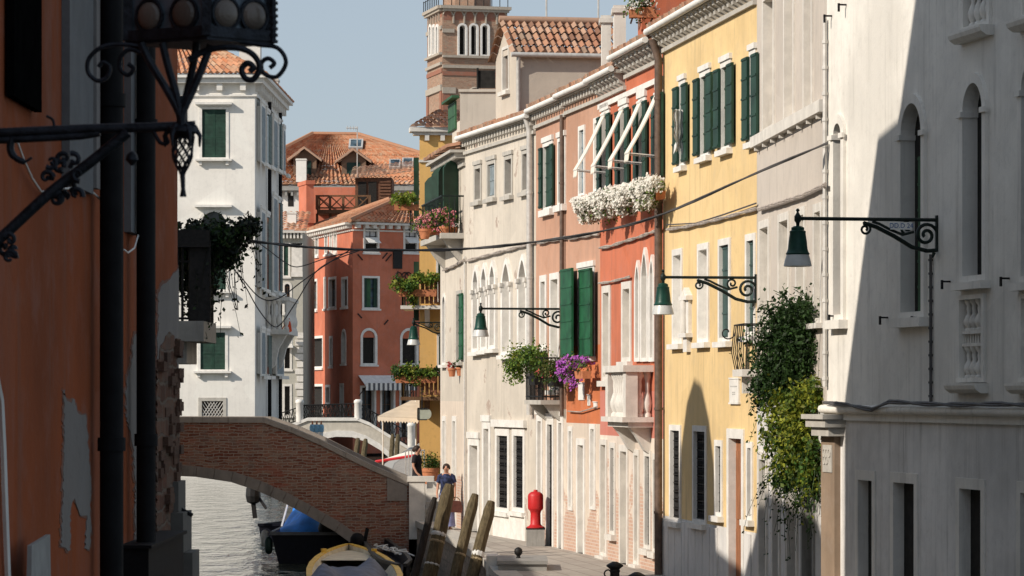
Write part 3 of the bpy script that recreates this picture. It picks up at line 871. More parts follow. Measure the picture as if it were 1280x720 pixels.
b = MB(); Rd.box(b, 0, Rd.L, 9.55, 9.66, -.003, .06); b.build('string_course', M['stone_clean'], Rd.root)
# balcony
bu0, bu1 = Rd.u(758.5, .52), Rd.u(784, .52); zs = Rd.z(785, 521, .3); zr = zs+1.02
BW = .55
s = MB()
Rd.box(s, bu0-.06, bu1+.06, zs-.10, zs, -.003, BW+.08); Rd.box(s, bu0, bu1, zs-.2, zs-.101, -.003, BW-.05)
for uu in (bu0+.1, bu1-.45):
    s.prism([Rd.pt(uu, zs-.201, -.003), Rd.pt(uu, zs-.75, -.003), Rd.pt(uu, zs-.66, .12), Rd.pt(uu, zs-.36, .3), Rd.pt(uu, zs-.201, BW-.12)], Rd.ex*.24)
bl = s.build('balcony', M['stone'], Rd.root)
s = MB()
Rd.box(s, bu0-.05, bu1+.05, zr-.13, zr, BW-.2, BW+.06); Rd.box(s, bu0-.05, bu0+.2, zr-.13, zr, -.002, BW-.201); Rd.box(s, bu1-.2, bu1+.05, zr-.13, zr, -.002, BW-.201)
for uu in (bu0, bu1-.26):
    Rd.box(s, uu, uu+.26, zs+.001, zr-.131, BW-.24, BW+.0)
n = 6
for i in range(n):
    uu = bu0+.36+(bu1-bu0-.72)*(i+.5)/n
    baluster(s, Rd.pt(uu, zs+.001, BW-.12), zr-.132-zs, .12, 12)
for uu in (bu0+.13, bu1-.13):
    for wq in (.09, .25): baluster(s, Rd.pt(uu, zs+.001, wq), zr-.132-zs, .1, 12)
s.build('balustrade', M['stone'], bl, smooth=True)
# awnings
for k, (a, b, yt, yb) in enumerate(redwins):
    u0, u1, z0, z1 = Rd.rect(a, b, yt, yb)
    um_ = (u0+u1)/2; u0, u1 = um_-.2, um_+.2
    zt = z1-.12; out, drop = .6, 1.15
    words_ = ('cream drop awning on the red house, farthest along the street', 'cream drop awning on the red house, second from the pink house', 'cream drop awning on the red house, second from the drainpipe', 'cream drop awning on the red house, beside the brown drainpipe')
    t = thing('awning', words_[k], 'awning', Rd.pt((u0+u1)/2, zt), 'awnings on the red house')
    c = MB(); n = 6
    for i in range(n):
        q0, q1 = i/n, (i+1)/n
        f = lambda q: (zt-drop*q-.05*math.sin(q*3.14), .06+out*q)
        (za, wa), (zb, wb) = f(q0), f(q1)
        c.hexa([Rd.pt(u0, za, wa), Rd.pt(u1, za, wa), Rd.pt(u1, za+.012, wa+.02), Rd.pt(u0, za+.012, wa+.02),
                Rd.pt(u0, zb, wb), Rd.pt(u1, zb, wb), Rd.pt(u1, zb+.012, wb+.02), Rd.pt(u0, zb+.012, wb+.02)])
    c.build('canopy', M['cloth'], t)
    c = MB(); ze, we = zt-drop, .06+out
    m_ = 4
    for i in range(m_):
        ua, ub = u0+(u1-u0)*i/m_, u0+(u1-u0)*(i+1)/m_; um_ = (ua+ub)/2
        c.prism([Rd.pt(ua, ze, we), Rd.pt(ub, ze, we), Rd.pt(ub, ze-.12, we+.01), Rd.pt(um_, ze-.17, we+.01), Rd.pt(ua, ze-.12, we+.01)], Rd.n*.008)
    c.build('valance', M['cloth'], t)
    for uu in (u0+.02, u1-.02):
        c = MB(); c.tube([Rd.pt(uu, zt-drop-.05, .03), Rd.pt(uu, ze, we)], .012, 5); c.build('arm', M['white_paint'], t)
    c = MB(); c.tube([Rd.pt(u0, ze, we), Rd.pt(u1, ze, we)], .018, 6); c.build('front_rail', M['white_paint'], t)
    c = MB(); c.tube([Rd.pt(u0, zt+.03, .07), Rd.pt(u1, zt+.03, .07)], .035, 8); c.build('roller', M['white_paint'], t)

# red roof-terrace wall over the red house and the chimneys beside it
t = thing('roof_room', 'red plaster roof room above the red house, white flowers at its window', 'roof room', (3.0, 66, 10))
r = MB()
q = [(2.62, 66.6), (2.62, 64.6), (5.4, 64.9), (5.4, 66.9)]
r.hexa([(*c, 10.0) for c in q]+[(*c, 13.2) for c in q])
r.build('wall', P_red, t)
r = MB(); r.hexa([(x-.1 if i in (0, 1) else x, y+(.1 if i in (0, 3) else -.1), 13.201) for i, (x, y) in enumerate(q)]+[(x-.1 if i in (0, 1) else x, y, 13.5) for i, (x, y) in enumerate(q)])
r.build('roof', M['tile'], t)
r = MB(); r.box(2.605, 2.63, 65.2, 66.1, 11.0, 12.6); r.build('window', M['glass'], t)

def chimney(name, label, c, w, d, z0, z1, mat, cap='stone', group='chimneys on the row'):
    t = thing(name, label, 'chimney', (c[0], c[1], z0), group)
    s = MB(); s.box(c[0]-w/2, c[0]+w/2, c[1]-d/2, c[1]+d/2, z0, z1); s.build('stack', mat, t)
    s = MB(); s.box(c[0]-w/2-.05, c[0]+w/2+.05, c[1]-d/2-.05, c[1]+d/2+.05, z1+.001, z1+.1)
    s.box(c[0]-w/2-.02, c[0]+w/2+.02, c[1]-d/2-.02, c[1]+d/2+.02, z1+.101, z1+.16)
    s.build('cap', M[cap], t)
    return t
p0 = P(757.5, 95, 69.6); chimney('chimney', 'white square chimney beside the dormer roof, the shorter of two', (p0.x, p0.y), .2, .5, 9.9, P(757, 30, 69.6).z, P_white, group='twin white chimneys')
p0 = P(774.5, 95, 68.3); chimney('chimney', 'white square chimney beside the red roof room, the taller of two', (p0.x, p0.y), .25, .6, 9.9, P(772, 18, 68.3).z, P_white, group='twin white chimneys')

# ---------------- pink house and its orange lower neighbour
Pk = house('townhouse', 'tall pink house with bright green shutters and an orange lower wall', (1.219, 71.7), (1.88, 68.3), 10.15, [P_pink, P_brickbase2, P_orange], bands=[(2.85, 1), (4.55, 2)])
window(Pk, Pk.root, 724, 732, 157, 245, fr=.1, depth=.18, fill='shutter', paint='bluegrey', frame='stone_clean', sill=.1)
window(Pk, Pk.root, 743, 749.5, 147, 240, fr=.12, depth=.2, fill='panel', paint='white_paint', frame='stone_clean', sill=.1)
window(Pk, Pk.root, 724, 744, 334, 446, fr=.1, depth=.18, fill='shutter', leaves=None, paint='green_bright', frame='stone_clean', sill=.1, lintel=.12)
window(Pk, Pk.root, 711, 716.5, 533, 590, fr=.11, depth=.2, fill='panel', paint='white_paint', frame='stone_clean', sill=0, bottom=.9)
window(Pk, Pk.root, 721.5, 732, 548, 690, fr=.15, depth=.3, fill='door', paint='door_white', name='door', bottom=0, frame='stone_clean')
window(Pk, Pk.root, 738, 745, 530, 600, fr=.11, depth=.2, fill='panel', paint='white_paint', frame='stone_clean', sill=0, bottom=1.0)
finish(Pk)
eaves(Pk, z=10.15, over=.2, style='dentil', cor='stone_dirty')
for a, b, wq, ang in ((708, 722, .09, 0), (722, 735, .32, 0), (733, 748, .13, 0)):
    g = MB(); u0, u1, z0, z1 = Pk.rect(a, b, 336, 446)
    leaf_mesh(g, Pk, u0, u1, z0, z1, wq, wq+.05); g.build('shutter', M['green_bright'], Pk.root)
for px0, px1, yt, yb in ((724, 731, 479, 500), (735.5, 738.5, 494, 507), (743, 747, 503, 511)):
    g = MB(); u0, u1, z0, z1 = Pk.rect(px0, px1, yt, yb); Pk.box(g, u0, u1, z0, z1, .001, .025)
    Pk.box(g, u0-.02, u1+.02, z1+.001, z1+.02, .001, .04)
    tag(g.build('wall_sign', M['white_paint'], None), ['blank white sign on the orange wall below the purple flowers, largest of three', 'narrow white sign on the orange wall, middle of three', 'tiny white sign on the orange wall next to the corner'][(724, 735.5, 743).index(px0)], 'sign', 'small signs on the orange wall')
Pl = house('townhouse', 'dusty pink house with dark green shutters and a cracked plaster base', (.563, 75.1), (1.219, 71.7), 10.12, [P_pink, P_brickbase2], bands=[(3.15, 1)])
for a, b, yt, yb in ((679.5, 692, 177, 262), (698, 708, 171, 256)):
    window(Pl, Pl.root, a, b, yt, yb, fr=.1, depth=.18, fill='shutter', leaves='open' if a < 690 else None, paint='green', leaf_w=.3, sill=.15, lintel=.12, frame='stone_clean')
for a, b, yt, yb in ((675.5, 684, 344, 436), (688, 700, 341, 450)):
    window(Pl, Pl.root, a, b, yt, yb, fr=.15, depth=.3, fill='panel', paint='door_white', frame='stone_clean', sill=.1, bottom=Pl.z(690, 488) if a > 685 else None)
for a, b, yt, yb, nm, fl in ((671.5, 679, 518, 668, 'door', 'door'), (683.5, 693, 522, 680, 'door', 'grille'), (697.5, 705, 520, 688, 'door', 'door')):
    window(Pl, Pl.root, a, b, yt, yb, fr=.16, depth=.3 if fl == 'door' else .1, fill=fl, paint='door_white' if a != 683.5 else 'door_wood', name=nm, bottom=0, frame='stone_clean', lintel=.1)
finish(Pl)
eaves(Pl, z=10.12, over=.17, style='dentil', cor='stone_dirty')
pipe(Pl, Pl.L-.12, 3.0, 9.75, 'brown_pipe', r=.05, w=.08)
s = MB(); zb = Pl.z(690, 500); u0, u1 = Pl.u(682), Pl.u(703)
Pl.box(s, u0, u1, zb-.1, zb, -.003, .5)
for uu in (u0+.1, u1-.25): s.prism([Pl.pt(uu, zb-.101, -.003), Pl.pt(uu, zb-.5, -.003), Pl.pt(uu, zb-.35, .2), Pl.pt(uu, zb-.101, .4)], Pl.ex*.16)
bb = s.build('balcony', M['stone_dirty'], Pl.root)
s = MB(); zt = zb+.95
for i in range(13):
    uu = u0+.03+(u1-u0-.06)*i/12; s.tube([Pl.pt(uu, zb, .46), Pl.pt(uu, zt, .46)], .014, 5)
for wq in (.06, .16, .26, .36):
    for uu in (u0+.03, u1-.03): s.tube([Pl.pt(uu, zb, wq), Pl.pt(uu, zt, wq)], .014, 5)
for zz in (zb+.08, zb+.5, zt):
    s.tube([Pl.pt(u0+.02, zz, .46), Pl.pt(u1-.02, zz, .46)], .018, 5)
    for uu in (u0+.03, u1-.03): s.tube([Pl.pt(uu, zz, 0), Pl.pt(uu, zz, .46)], .018, 5)
for i in range(6):
    for uu in (u0+.03, u1-.03): s.tube(circle_pts(Pl.pt(uu, zb+.2+.12*i, .12+.1*(i % 3)), .06, 0, 6.3, 10, Pl.n, Vector((0, 0, 1))), .01, 4)
s.build('railing', M['iron'], bb)

# ---------------- warm grey house with the row of thin arches
Gr = house('townhouse', 'stained warm grey house with a row of slender arched windows', (-1.187, 81.85), (.563, 75.1), 10.02, [P_grey])
for k, (a, b, yt, yb) in enumerate(((593.5, 602.5, 206, 252), (609.5, 620.5, 200, 248), (631, 641.5, 194, 245), (653, 662.5, 187, 240))):
    window(Gr, Gr.root, a, b, yt, yb, fr=.1, depth=.22, fill='shutter' if k == 1 else 'pane', paint='bluegrey', frame='stone_dirty', sill=.1, lintel=.1, glass='glass_blue')
for a, b, yt, yb in ((592.5, 601.5, 331, 440), (603, 612, 328, 438), (613.5, 622.5, 325, 436), (629, 641.5, 322, 444), (649.5, 662, 317, 436)):
    w = window(Gr, Gr.root, a, b, yt, yb, arch=1.25, fr=.15, depth=.3, proud=.07, fill='panel', paint='stone', frame='stone_clean', sill=.1)
    u0, u1, z0, z1 = Gr.rect(a, b, yt, yb)
    zc = Gr.z((a+b)/2, yt+36)
    for uu in (u0-.02, u1-.17):
        s = MB(); Gr.box(s, uu, uu+.19, zc, zc+.1, .071, .13); Gr.box(s, uu+.03, uu+.16, zc-.12, zc-.001, .071, .1)
        s.build('capital', M['stone'], w)
for a, b, yt, yb, fl in ((586, 600, 548, 650, 'door'), (603.5, 614, 527, 655, 'door')):
    window(Gr, Gr.root, a, b, yt, yb, fr=.18, depth=.34, fill=fl, paint='door_white', name='door', bottom=0, frame='stone_clean', lintel=.16)
for a, b in ((620, 637.5), (641, 657)):
    window(Gr, Gr.root, a, b, 536, 640, fr=.17, depth=.1, fill='grille', frame='stone_clean', sill=.1)
finish(Gr)
s = MB(); u0, u1, z0, z1 = Gr.rect(618, 659, 526, 534); Gr.box(s, u0, u1, z0, z1+.02, .0, .1); s.build('door_lintel', M['stone_clean'], Gr.root)
s = MB(); Gr.box(s, u0+.02, u1-.02, -.02, Gr.z(638, 642), -.002, .05); s.build('plinth', M['stone_clean'], Gr.root)
eaves(Gr, z=10.02, over=.17, style='dentil', cor='stone_dirty')
pipe(Gr, Gr.L-.22, 3.0, 9.7, 'zinc', r=.07, w=.1, top=(0, .12))
s = MB(); u, z = Gr.uv(581.5, 400)
s.tube([Gr.pt(.1, .3, .05), Gr.pt(.1, 7.0, .05)], .025, 6); s.build('drain', M['zinc'], Gr.root)
# dormer
dz = 9.9; ax, ay = .12, 76.8
t = thing('dormer', 'plastered dormer with curved tile roof and tall narrow window', 'dormer', (1, 77.8, 10.2))
P_dorm = plaster('beige_plaster', (.56, .49, .41), streak=.3, blotch=.08)
D0 = Facade((-.40, 78.9), (ax, ay)); Dd = Vector((2.6, .45, 0))
ez, rz = 11.72, 12.5
D0.open = []
w0 = D0.rect(628.5, 637, 58, 114)
mb = MB()
D0.open.append((*w0, 0))
wall_faces(mb, D0, dz, ez)
mb.poly([D0.pt(0, ez), D0.pt(D0.L, ez), D0.pt(D0.L/2, rz)])
for uu in (.003, D0.L-.003): mb.quad(D0.pt(uu, dz), D0.pt(uu, dz)+Dd, D0.pt(uu, ez)+Dd, D0.pt(uu, ez))
mb.build('wall', P_dorm, t, recalc=False)
D0.open.pop()
window(D0, t, 0, 0, 0, 0, rect=w0, fr=.07, depth=.14, fill='pane', frame='stone', sill=.1)
mb = MB(); o = .18
for s_ in (1, 0):
    ue = D0.L+.14 if s_ else -.14
    e0, e1 = D0.pt(ue, ez-.06, o), D0.pt(ue, ez-.06, 0)+Dd*1.0
    r0, r1 = D0.pt(D0.L/2, rz+.06, o), D0.pt(D0.L/2, rz+.06, 0)+Dd*1.0
    tile_plane(mb, e0, e1, r1, r0, pitch=.18, course=.28, amp=.05)
mb.tube([D0.pt(D0.L/2, rz+.1, o), D0.pt(D0.L/2, rz+.1, 0)+Dd], .09, 8)
mb.build('roof', M['tile'], t, smooth=True, recalc=False)
g = MB()
g.tube([D0.pt(D0.L+.17, ez-.1, o), D0.pt(D0.L+.17, ez-.1, 0)+Dd], .06, 8)
for uu in (D0.L+.06,): g.tube([D0.pt(uu+.1, ez-.15, .0), D0.pt(uu, ez-.4, -.02), D0.pt(uu, dz+.1, -.02)], .05, 8)
g.build('gutter', M['zinc'], t, smooth=True)

# ---------------- end of the grey house, turned to the bridge, with its flower balcony
Ge = house('townhouse', 'corner house with arched green shutters above a round iron flower balcony', (-1.95, 87.1), (-1.187, 81.85), 9.75, [P_grey, P_brickbase2], bands=[(3.3, 1)])
for a, b, yt, yb in ((556, 562, 212, 285), (567, 574, 204, 285)):
    window(Ge, Ge.root, a, b, yt, yb, arch=.7, fr=.08, depth=.18, fill='dark', frame='stone', sill=0)
window(Ge, Ge.root, 571, 578, 363, 453, fr=.1, depth=.18, fill='dark', leaves='near', leaf_w=.6, paint='green_bright', frame='stone_dirty', sill=.08)
window(Ge, Ge.root, 553.5, 557.5, 366, 456, arch=1, fr=.1, depth=.18, fill='pane', frame='stone_clean', sill=.08)
for a, b, yt in ((553.5, 558, 520), (566, 571, 520)):
    window(Ge, Ge.root, a, b, yt, 640, fr=.14, depth=.22, fill='panel', paint='door_white', frame='stone_clean', bottom=.9 if a < 560 else 0, name='window' if a < 560 else 'door')
finish(Ge)
def arched_leaf(F, p, d, w, z0, z1, paint, root):
    """plank shutter with a curved head standing out from the wall in direction d"""
    G_ = Facade((0, 0), (1, 0)); G_.A = F.pt(p, 0, .03); G_.ex = d.normalized(); G_.n = Vector((G_.ex.y, -G_.ex.x, 0))
    g = MB(); pts = [(0, z0), (w, z0), (w, z1-.0), (w*.8, z1+.12), (w*.5, z1+.2), (w*.2, z1+.15), (0, z1)]
    g.prism([G_.pt(*q) for q in pts], G_.n*.045)
    n = 5
    for i in range(n):
        z = z0+.1+(z1-z0-.3)*i/(n-1); G_.box(g, .02, w-.02, z, z+.05, .046, .062)
    g.build('shutter', M[paint], root)
zl, zh = Ge.z(565, 283), Ge.z(565, 222)
for pp, dd in ((Ge.u(553.5), Ge.n*.9-Ge.ex*.5), (Ge.u(563), Ge.n*.9-Ge.ex*.45), (Ge.u(565.5), Ge.n*.75+Ge.ex*.65), (Ge.u(575), Ge.n*.8+Ge.ex*.5)):
    arched_leaf(Ge, pp, dd, .5, zl, zh+(.12 if pp > 2 else 0), 'green', Ge.root)
eaves(Ge, z=9.75, over=.4, style='dentil', cor='stone_dirty', gutter=None, rise=1.2)
# round-bellied iron balcony
s = MB(); zb = Ge.z(565, 297); u0, u1 = Ge.u(553), Ge.u(580)
Ge.box(s, u0, u1, zb-.14, zb, -.003, .6)
for uu in (u0+.4, u1-.6): s.prism([Ge.pt(uu, zb-.141, -.003), Ge.pt(uu, zb-.8, -.003), Ge.pt(uu, zb-.5, .25), Ge.pt(uu, zb-.141, .5)], Ge.ex*.22)
bb = s.build('balcony', M['stone_dirty'], Ge.root)
s = MB(); zt = zb+.95
def belly(q): return .55+.16*math.sin(min(1, q*1.6)*3.14)
n = 16
for i in range(n+1):
    uu = u0+.04+(u1-u0-.08)*i/n
    s.tube([Ge.pt(uu, zb+.95*q, belly(q)) for q in (0, .12, .25, .4, .55, .7, .85, 1)], .014, 5)
for wq in (.1, .24, .38):
    for uu in (u0+.04, u1-.04): s.tube([Ge.pt(uu+(.1*math.sin(min(1, q*1.6)*3.14))*(1 if uu > 1.5 else -1), zb+.95*q, wq) for q in (0, .15, .3, .5, .75, 1)], .014, 5)
s.tube([Ge.pt(u0+.04, zt, 0), Ge.pt(u0+.04, zt, .56), Ge.pt(u1-.04, zt, .56), Ge.pt(u1-.04, zt, 0)], .025, 6)
s.build('railing', M['iron_green'], bb)
# attic terrace on top
t = MB()
e0 = Ge.u(556); 
Ge.box(t, .6, 3.9, 9.8, 10.75, -.9, -.25)
a = P(575, 150, 82.6); b = P(619, 115, 82.6)
t.box(a.x, b.x+.2, 82.6, 84.0, 9.9, b.z)
t.box(a.x-.04, b.x+.24, 82.55, 84.05, b.z+.001, b.z+.07)
t.build('attic', P_grey, Ge.root)
g = MB(); leaf_mesh(g, Ge, Ge.u(560, -.2), Ge.u(569, -.2), Ge.z(566, 163, -.2), Ge.z(566, 128, -.2), -.24, -.2); g.build('attic_shutter', M['green_mid'], Ge.root)
g = MB(); Ge.box(g, Ge.u(560, -.2), Ge.u(573, -.2), Ge.z(566, 127, -.2), Ge.z(566, 124, -.2), -.24, -.02); g.build('attic_awning', M['green_mid'], Ge.root)
g = MB(); zg = P(600, 85, 82.6); g.box(P(597, 0, 83).x, P(619, 0, 83).x, 83, 83.04, P(600, 110, 83).z, P(600, 88, 83).z); g.tube([P(597, 113, 82.98), P(597, 85, 82.98)], .03, 6); g.build('roof_screen', M['dark'], Ge.root)
# ================================================================== beyond the bridge
XD = Vector((1, 0, 0))
P_wh = plaster('bright_white_plaster', (.80, .765, .71), streak=.22, blotch=.05)
P_yfar = plaster('ochre_yellow_plaster', (.74, .45, .16), streak=.25, blotch=.06)
P_far = plaster('coral_red_plaster', (.56, .18, .105), streak=.35, blotch=.12)
P_gg = plaster('grey_green_plaster', (.44, .42, .36), streak=.4, blotch=.1)
P_wood = wood('dark_boards', (.16, .08, .05), sc=(3, 3, 16))
P_tower = brickwork('hazed_tower_brick', (.30, .17, .115), (.41, .27, .19), (.42, .33, .25), .25, w=.5, h=.16)  # brick muted so its colour carries the distance haze

# yellow house with balconies, at the mouth of the alley
Yf = house('townhouse', 'narrow ochre yellow house with plants on its wooden balconies', (-2.66, 92), (1.5, 92.4), 11.05, [P_yfar], depth=7, vd=Vector((0, 1, 0)))
Ys = Facade((-2.66, 92), (-2.66, 99)); 
window(Yf, Yf.root, 548.5, 556, 215, 300, fr=.06, depth=.15, fill='shutter', paint='green_mid', frame='stone', sill=.06)
window(Yf, Yf.root, 545, 556, 300, 375, fr=.06, depth=.15, fill='shutter', paint='green_mid', frame='stone', sill=.06)
window(Yf, Yf.root, 546, 556, 418, 462, fr=.06, depth=.15, fill='shutter', paint='green_mid', frame='stone', sill=.06)
finish(Yf)
s = MB(); z = 11.05
Yf.box(s, -.28, Yf.L, z-.03, z+.1, -.4, .22); Yf.box(s, -.18, Yf.L, z-.12, z-.031, -.3, .12)
for i in range(9): Yf.box(s, .15+i*.45, .27+i*.45, z-.28, z-.121, -.003, .14)
Yf.box(s, -.02, Yf.L, 10.15, 10.22, -.003, .05)
s.build('cornice', M['stone'], Yf.root)
s = MB(); tile_plane(s, (-2.95, 91.75, 11.16), (1.5, 91.75, 11.16), (1.5, 94, 11.8), (-2.2, 94, 11.8)); s.build('roof', M['tile'], Yf.root, smooth=True, recalc=False)
for z0, z1, dd in ((8.6, 10.3, .0), (5.6, 7.3, 0)):
    g = MB(); pts = [Vector((-2.68, 92.15, z0)), Vector((-2.83, 92.12, z0)), Vector((-2.83, 92.12, z1)), Vector((-2.68, 92.15, z1))]
    g.prism(pts, (0, .05, 0)); g.build('shutter', M['green'], Yf.root)
P_balw = wood('balcony_boards', (.27, .12, .07), sc=(9, 9, .7))
for k, (yt, yb, ytop) in enumerate(((353, 382, 6.0), (462, 496, 0))):
    zb, zt = P(540, yb, 91.4).z, P(540, yt, 91.4).z
    xl, xr = P(503, 0, 91.4).x, -1.55
    s = MB(); s.box(xl-.05, xr, 91.25, 91.98, zb-.1, zb); s.box(xl, -2.67, 91.98, 93.5, zb-.1, zb-.001)
    for xx in (-2.5, -1.8): s.prism([(xx, 91.98, zb-.101), (xx, 91.98, zb-.6), (xx, 91.75, zb-.4), (xx, 91.4, zb-.101)], (.14, 0, 0))
    b = s.build('balcony', M['stone'] if k == 0 else M['door_wood'], Yf.root)
    s = MB()
    for i in range(9):
        x = -2.6+i*.125
        s.box(x, x+.1, 91.28, 91.31, zb+.05, zt)
    s.box(-2.62, xr, 91.27, 91.32, zt, zt+.05)
    s.build('board_front', P_balw, b)
    s = MB()
    for i in range(6):
        x = xl+i*(-2.66-xl)/6; s.tube([(x, 91.3, zb), (x, 91.3, zt)], .018, 5)
    for i in range(11): s.tube([(xl, 91.3+i*.2, zb), (xl, 91.3+i*.2, zt)], .018, 5)
    s.tube([(xl, 91.3, zt), (-2.6, 91.3, zt)], .025, 5); s.tube([(xl, 91.3, zt), (xl, 93.5, zt)], .025, 5)
    s.build('railing', M['iron'], b)
# shop sign, canopy
t = thing('hanging_sign', 'blank pale shop sign with a rounded end under the wooden balcony', 'sign', P(528, 518, 90.6))
s = MB(); a, b_ = P(523, 524, 90.6), P(534, 511, 90.6)
pts = [(a.x, 90.6, a.z), (b_.x, 90.6, a.z)]
cz, rr = (a.z+b_.z)/2, (b_.z-a.z)/2
pts += [(b_.x+.12*math.cos(q), 90.6, cz+rr*math.sin(q)) for q in [i*math.pi/8-math.pi/2 for i in range(1, 8)]]+[(b_.x, 90.6, b_.z), (a.x, 90.6, b_.z)]
s.prism(pts, (0, .14, 0)); s.build('board', simple('sign_glass', (.42, .44, .36), .4, var=.1), t)
s = MB(); s.box(a.x-.03, b_.x, 90.57, 90.77, b_.z, b_.z+.03); s.box(a.x-.035, a.x-.002, 90.57, 90.77, a.z, b_.z); s.box(a.x-.03, b_.x, 90.57, 90.77, a.z-.03, a.z-.001); s.tube([(a.x+.1, 90.67, b_.z), (a.x+.1, 90.67, b_.z+.6)], .02, 5)
s.build('frame', M['iron'], t)
t = thing('parasol', 'cream cafe awning with a scalloped edge beyond the bridge', 'awning', P(500, 525, 96))
c = P(519, 501, 96); e = P(472, 521, 95); e2 = P(523, 526, 95)
s = MB(); n = 8
F0 = Vector((0, -1.3, 0))
tl, tr = Vector((c.x-.1, 97, c.z+.02)), Vector((c.x+.5, 97, c.z+.02))
bl_, br_ = Vector((e.x, 95, e.z)), Vector((e2.x, 95, e.z-.05))
for i in range(n):
    q0, q1 = i/n, (i+1)/n
    s.hexa([bl_.lerp(br_, q0), bl_.lerp(br_, q1), tl.lerp(tr, q1), tl.lerp(tr, q0)]+[v+Vector((0, 0, .015)) for v in (bl_.lerp(br_, q0), bl_.lerp(br_, q1), tl.lerp(tr, q1), tl.lerp(tr, q0))])
lb = Vector((e.x+.1, 97.2, e.z+.1))
s.poly([bl_, tl, lb]); s.build('canopy', simple('grey_cream_cloth', (.52, .48, .41), .9, var=.12, vscale=3), t)
s = MB()
for i in range(14):
    q0, q1 = i/14, (i+1)/14; p0_, p1_ = bl_.lerp(br_, q0), bl_.lerp(br_, q1); pm = (p0_+p1_)/2
    s.prism([p0_, p1_, p1_-Vector((0, 0, .1)), pm-Vector((0, 0, .16)), p0_-Vector((0, 0, .1))], (0, .01, 0))
s.build('valance', M['cloth'], t)
s = MB(); s.tube([(c.x, 96.8, .0), (c.x, 96.8, c.z)], .03, 6); s.tube([(e.x+.15, 95.05, 0), (e.x+.15, 95.05, e.z)], .02, 6); s.build('pole', M['white_paint'], t)

K = 1.6                                       # the far palaces are grand: trim sizes grow with them
def fwindow(*a, **k):
    for q, d in (('fr', .11), ('depth', .2), ('proud', .03), ('sill', .08), ('lintel', 0)): k[q] = k.get(q, d)*K
    return window(*a, k=K, **k)
# far coral red house
C0 = Vector((-11.94, 240, 0)); L0 = Vector((-16.8, 257.1, 0)); R0 = C0+Vector((.86, .51, 0))*12.8
rt = thing('red_house', 'coral red corner house with a tile roof behind the white footbridge', 'house', C0)
FL, FR = Facade(L0, C0), Facade(C0, R0)
ez = FR.z(478, 279)
for F in (FL, FR): F.root = rt
for a, b, yt, yb, k in ((389, 393, 290, 320, 'pane'), (394, 398.5, 290, 320, 'pane'), (406, 410, 288, 318, 'pane'), (412, 416, 286, 317, 'panel'), (417, 421.5, 285, 316, 'panel'),
                        (388, 397, 349, 388, 'pane'), (405, 408, 346, 386, 'pane'), (411, 420.5, 346, 385, 'pane'), (427, 435, 346, 384, 'pane'),
                        (388, 404, 420, 460, 'dark'), (412, 416, 420, 458, 'pane'), (386, 404, 480, 540, 'dark'), (407, 413, 481, 505, 'dark'), (425, 430, 479, 520, 'dark')):
    fwindow(FL, rt, a, b, yt, yb, fr=.12, depth=.18, fill=k, paint='white_paint', frame='stone_clean', sill=.1)
fwindow(FL, rt, 427, 433, 411, 455, arch=1, fr=.13, depth=.18, fill='pane', frame='stone_clean')
for a, b in ((454, 474), (504, 523)):
    w = fwindow(FR, rt, a, b, 283, 316, fr=.1, depth=.15, fill='curtain', frame='stone_clean')
    u0, u1, z0, z1 = FR.rect(a, b, 283, 316)
    g = MB(); FR.box(g, u0+.16, u1-.16, z0+.13, z0+.67, -.22, -.2); g.build('opening', M['dark'], w)
    g = MB(); g.hexa([FR.pt(u0+.16, z0+1.15, .0), FR.pt(u1-.16, z0+1.15, .0), FR.pt(u1-.08, z0+.72, .5), FR.pt(u0+.24, z0+.72, .5)]+[FR.pt(q, zz, ww) for q, zz, ww in ((u0+.16, z0+1.175, .0), (u1-.16, z0+1.175, .0), (u1-.08, z0+.745, .5), (u0+.24, z0+.745, .5))]); g.build('blind', M['white_paint'], w)
w = fwindow(FR, rt, 452.5, 474.5, 345, 386, fr=.1, depth=.18, fill='pane', frame='stone_clean', glass='glass_blue')
u0, u1, z0, z1 = FR.rect(452.5, 474.5, 345, 386)
for a, b in ((u0+.16, u0+.45), (u1-.45, u1-.16)):
    g = MB(); leaf_mesh(g, FR, a, b, z0+.11, z1-.16, -.16, -.1); g.build('shutter', M['green'], w)
g = MB(); FR.box(g, (u0+u1)/2-.22, (u0+u1)/2+.1, z0+.13, z1-.2, -.25, -.23); g.build('curtain', M['green_mid'], w)
for a, b in ((450.5, 471.5), (500, 523)):
    w = fwindow(FR, rt, a, b, 410, 456, arch=1, fr=.12, depth=.15, fill='dark', frame='stone_clean')
    u0, u1, z0, z1 = FR.rect(a, b, 410, 456)
    g = MB(); pts = [(x, z) for x, z in outline(u0+.2, u1-.2, z0+.13, z1-.2, 1)[2:]]; g.prism([FR.pt(x, z, -.1) for x, z in pts], FR.n*.05); g.build('arch_infill', P_far, w)
for a, b in ((450, 470), (475, 494), (499, 513)):
    fwindow(FR, rt, a, b, 482, 540, fr=.1, depth=.3, fill='pane', frame='stone_clean', name='door', bottom=.2)
w = MB()
wall_faces(w, FL, -1, ez); wall_faces(w, FR, -1, ez)
bk = L0+(R0-C0)
for p, q in ((R0, bk), (bk, L0)): w.quad(p+Vector((0, 0, -1)), q+Vector((0, 0, -1)), q+Vector((0, 0, ez)), p+Vector((0, 0, ez)))
w.build('wall', P_far, rt, recalc=False)
s = MB()
for F in (FL, FR):
    F.box(s, -.0, F.L+.0, ez-.16, ez+.0, -.003, .6); F.box(s, 0, F.L, ez-.64, ez-.53, -.003, .1)
    n = int(F.L/.67)
    for i in range(n): F.box(s, (i+.25)*F.L/n, (i+.7)*F.L/n, ez-.43, ez-.161, -.002, .45)
s.build('cornice', M['stone'], rt)
s = MB()
cx = (L0+R0+C0+bk)/4; zr = ez+2.6
o = .67
def outc(p): 
    d = (p-cx); return p+d.normalized()*o*1.3+Vector((0, 0, ez+.06))
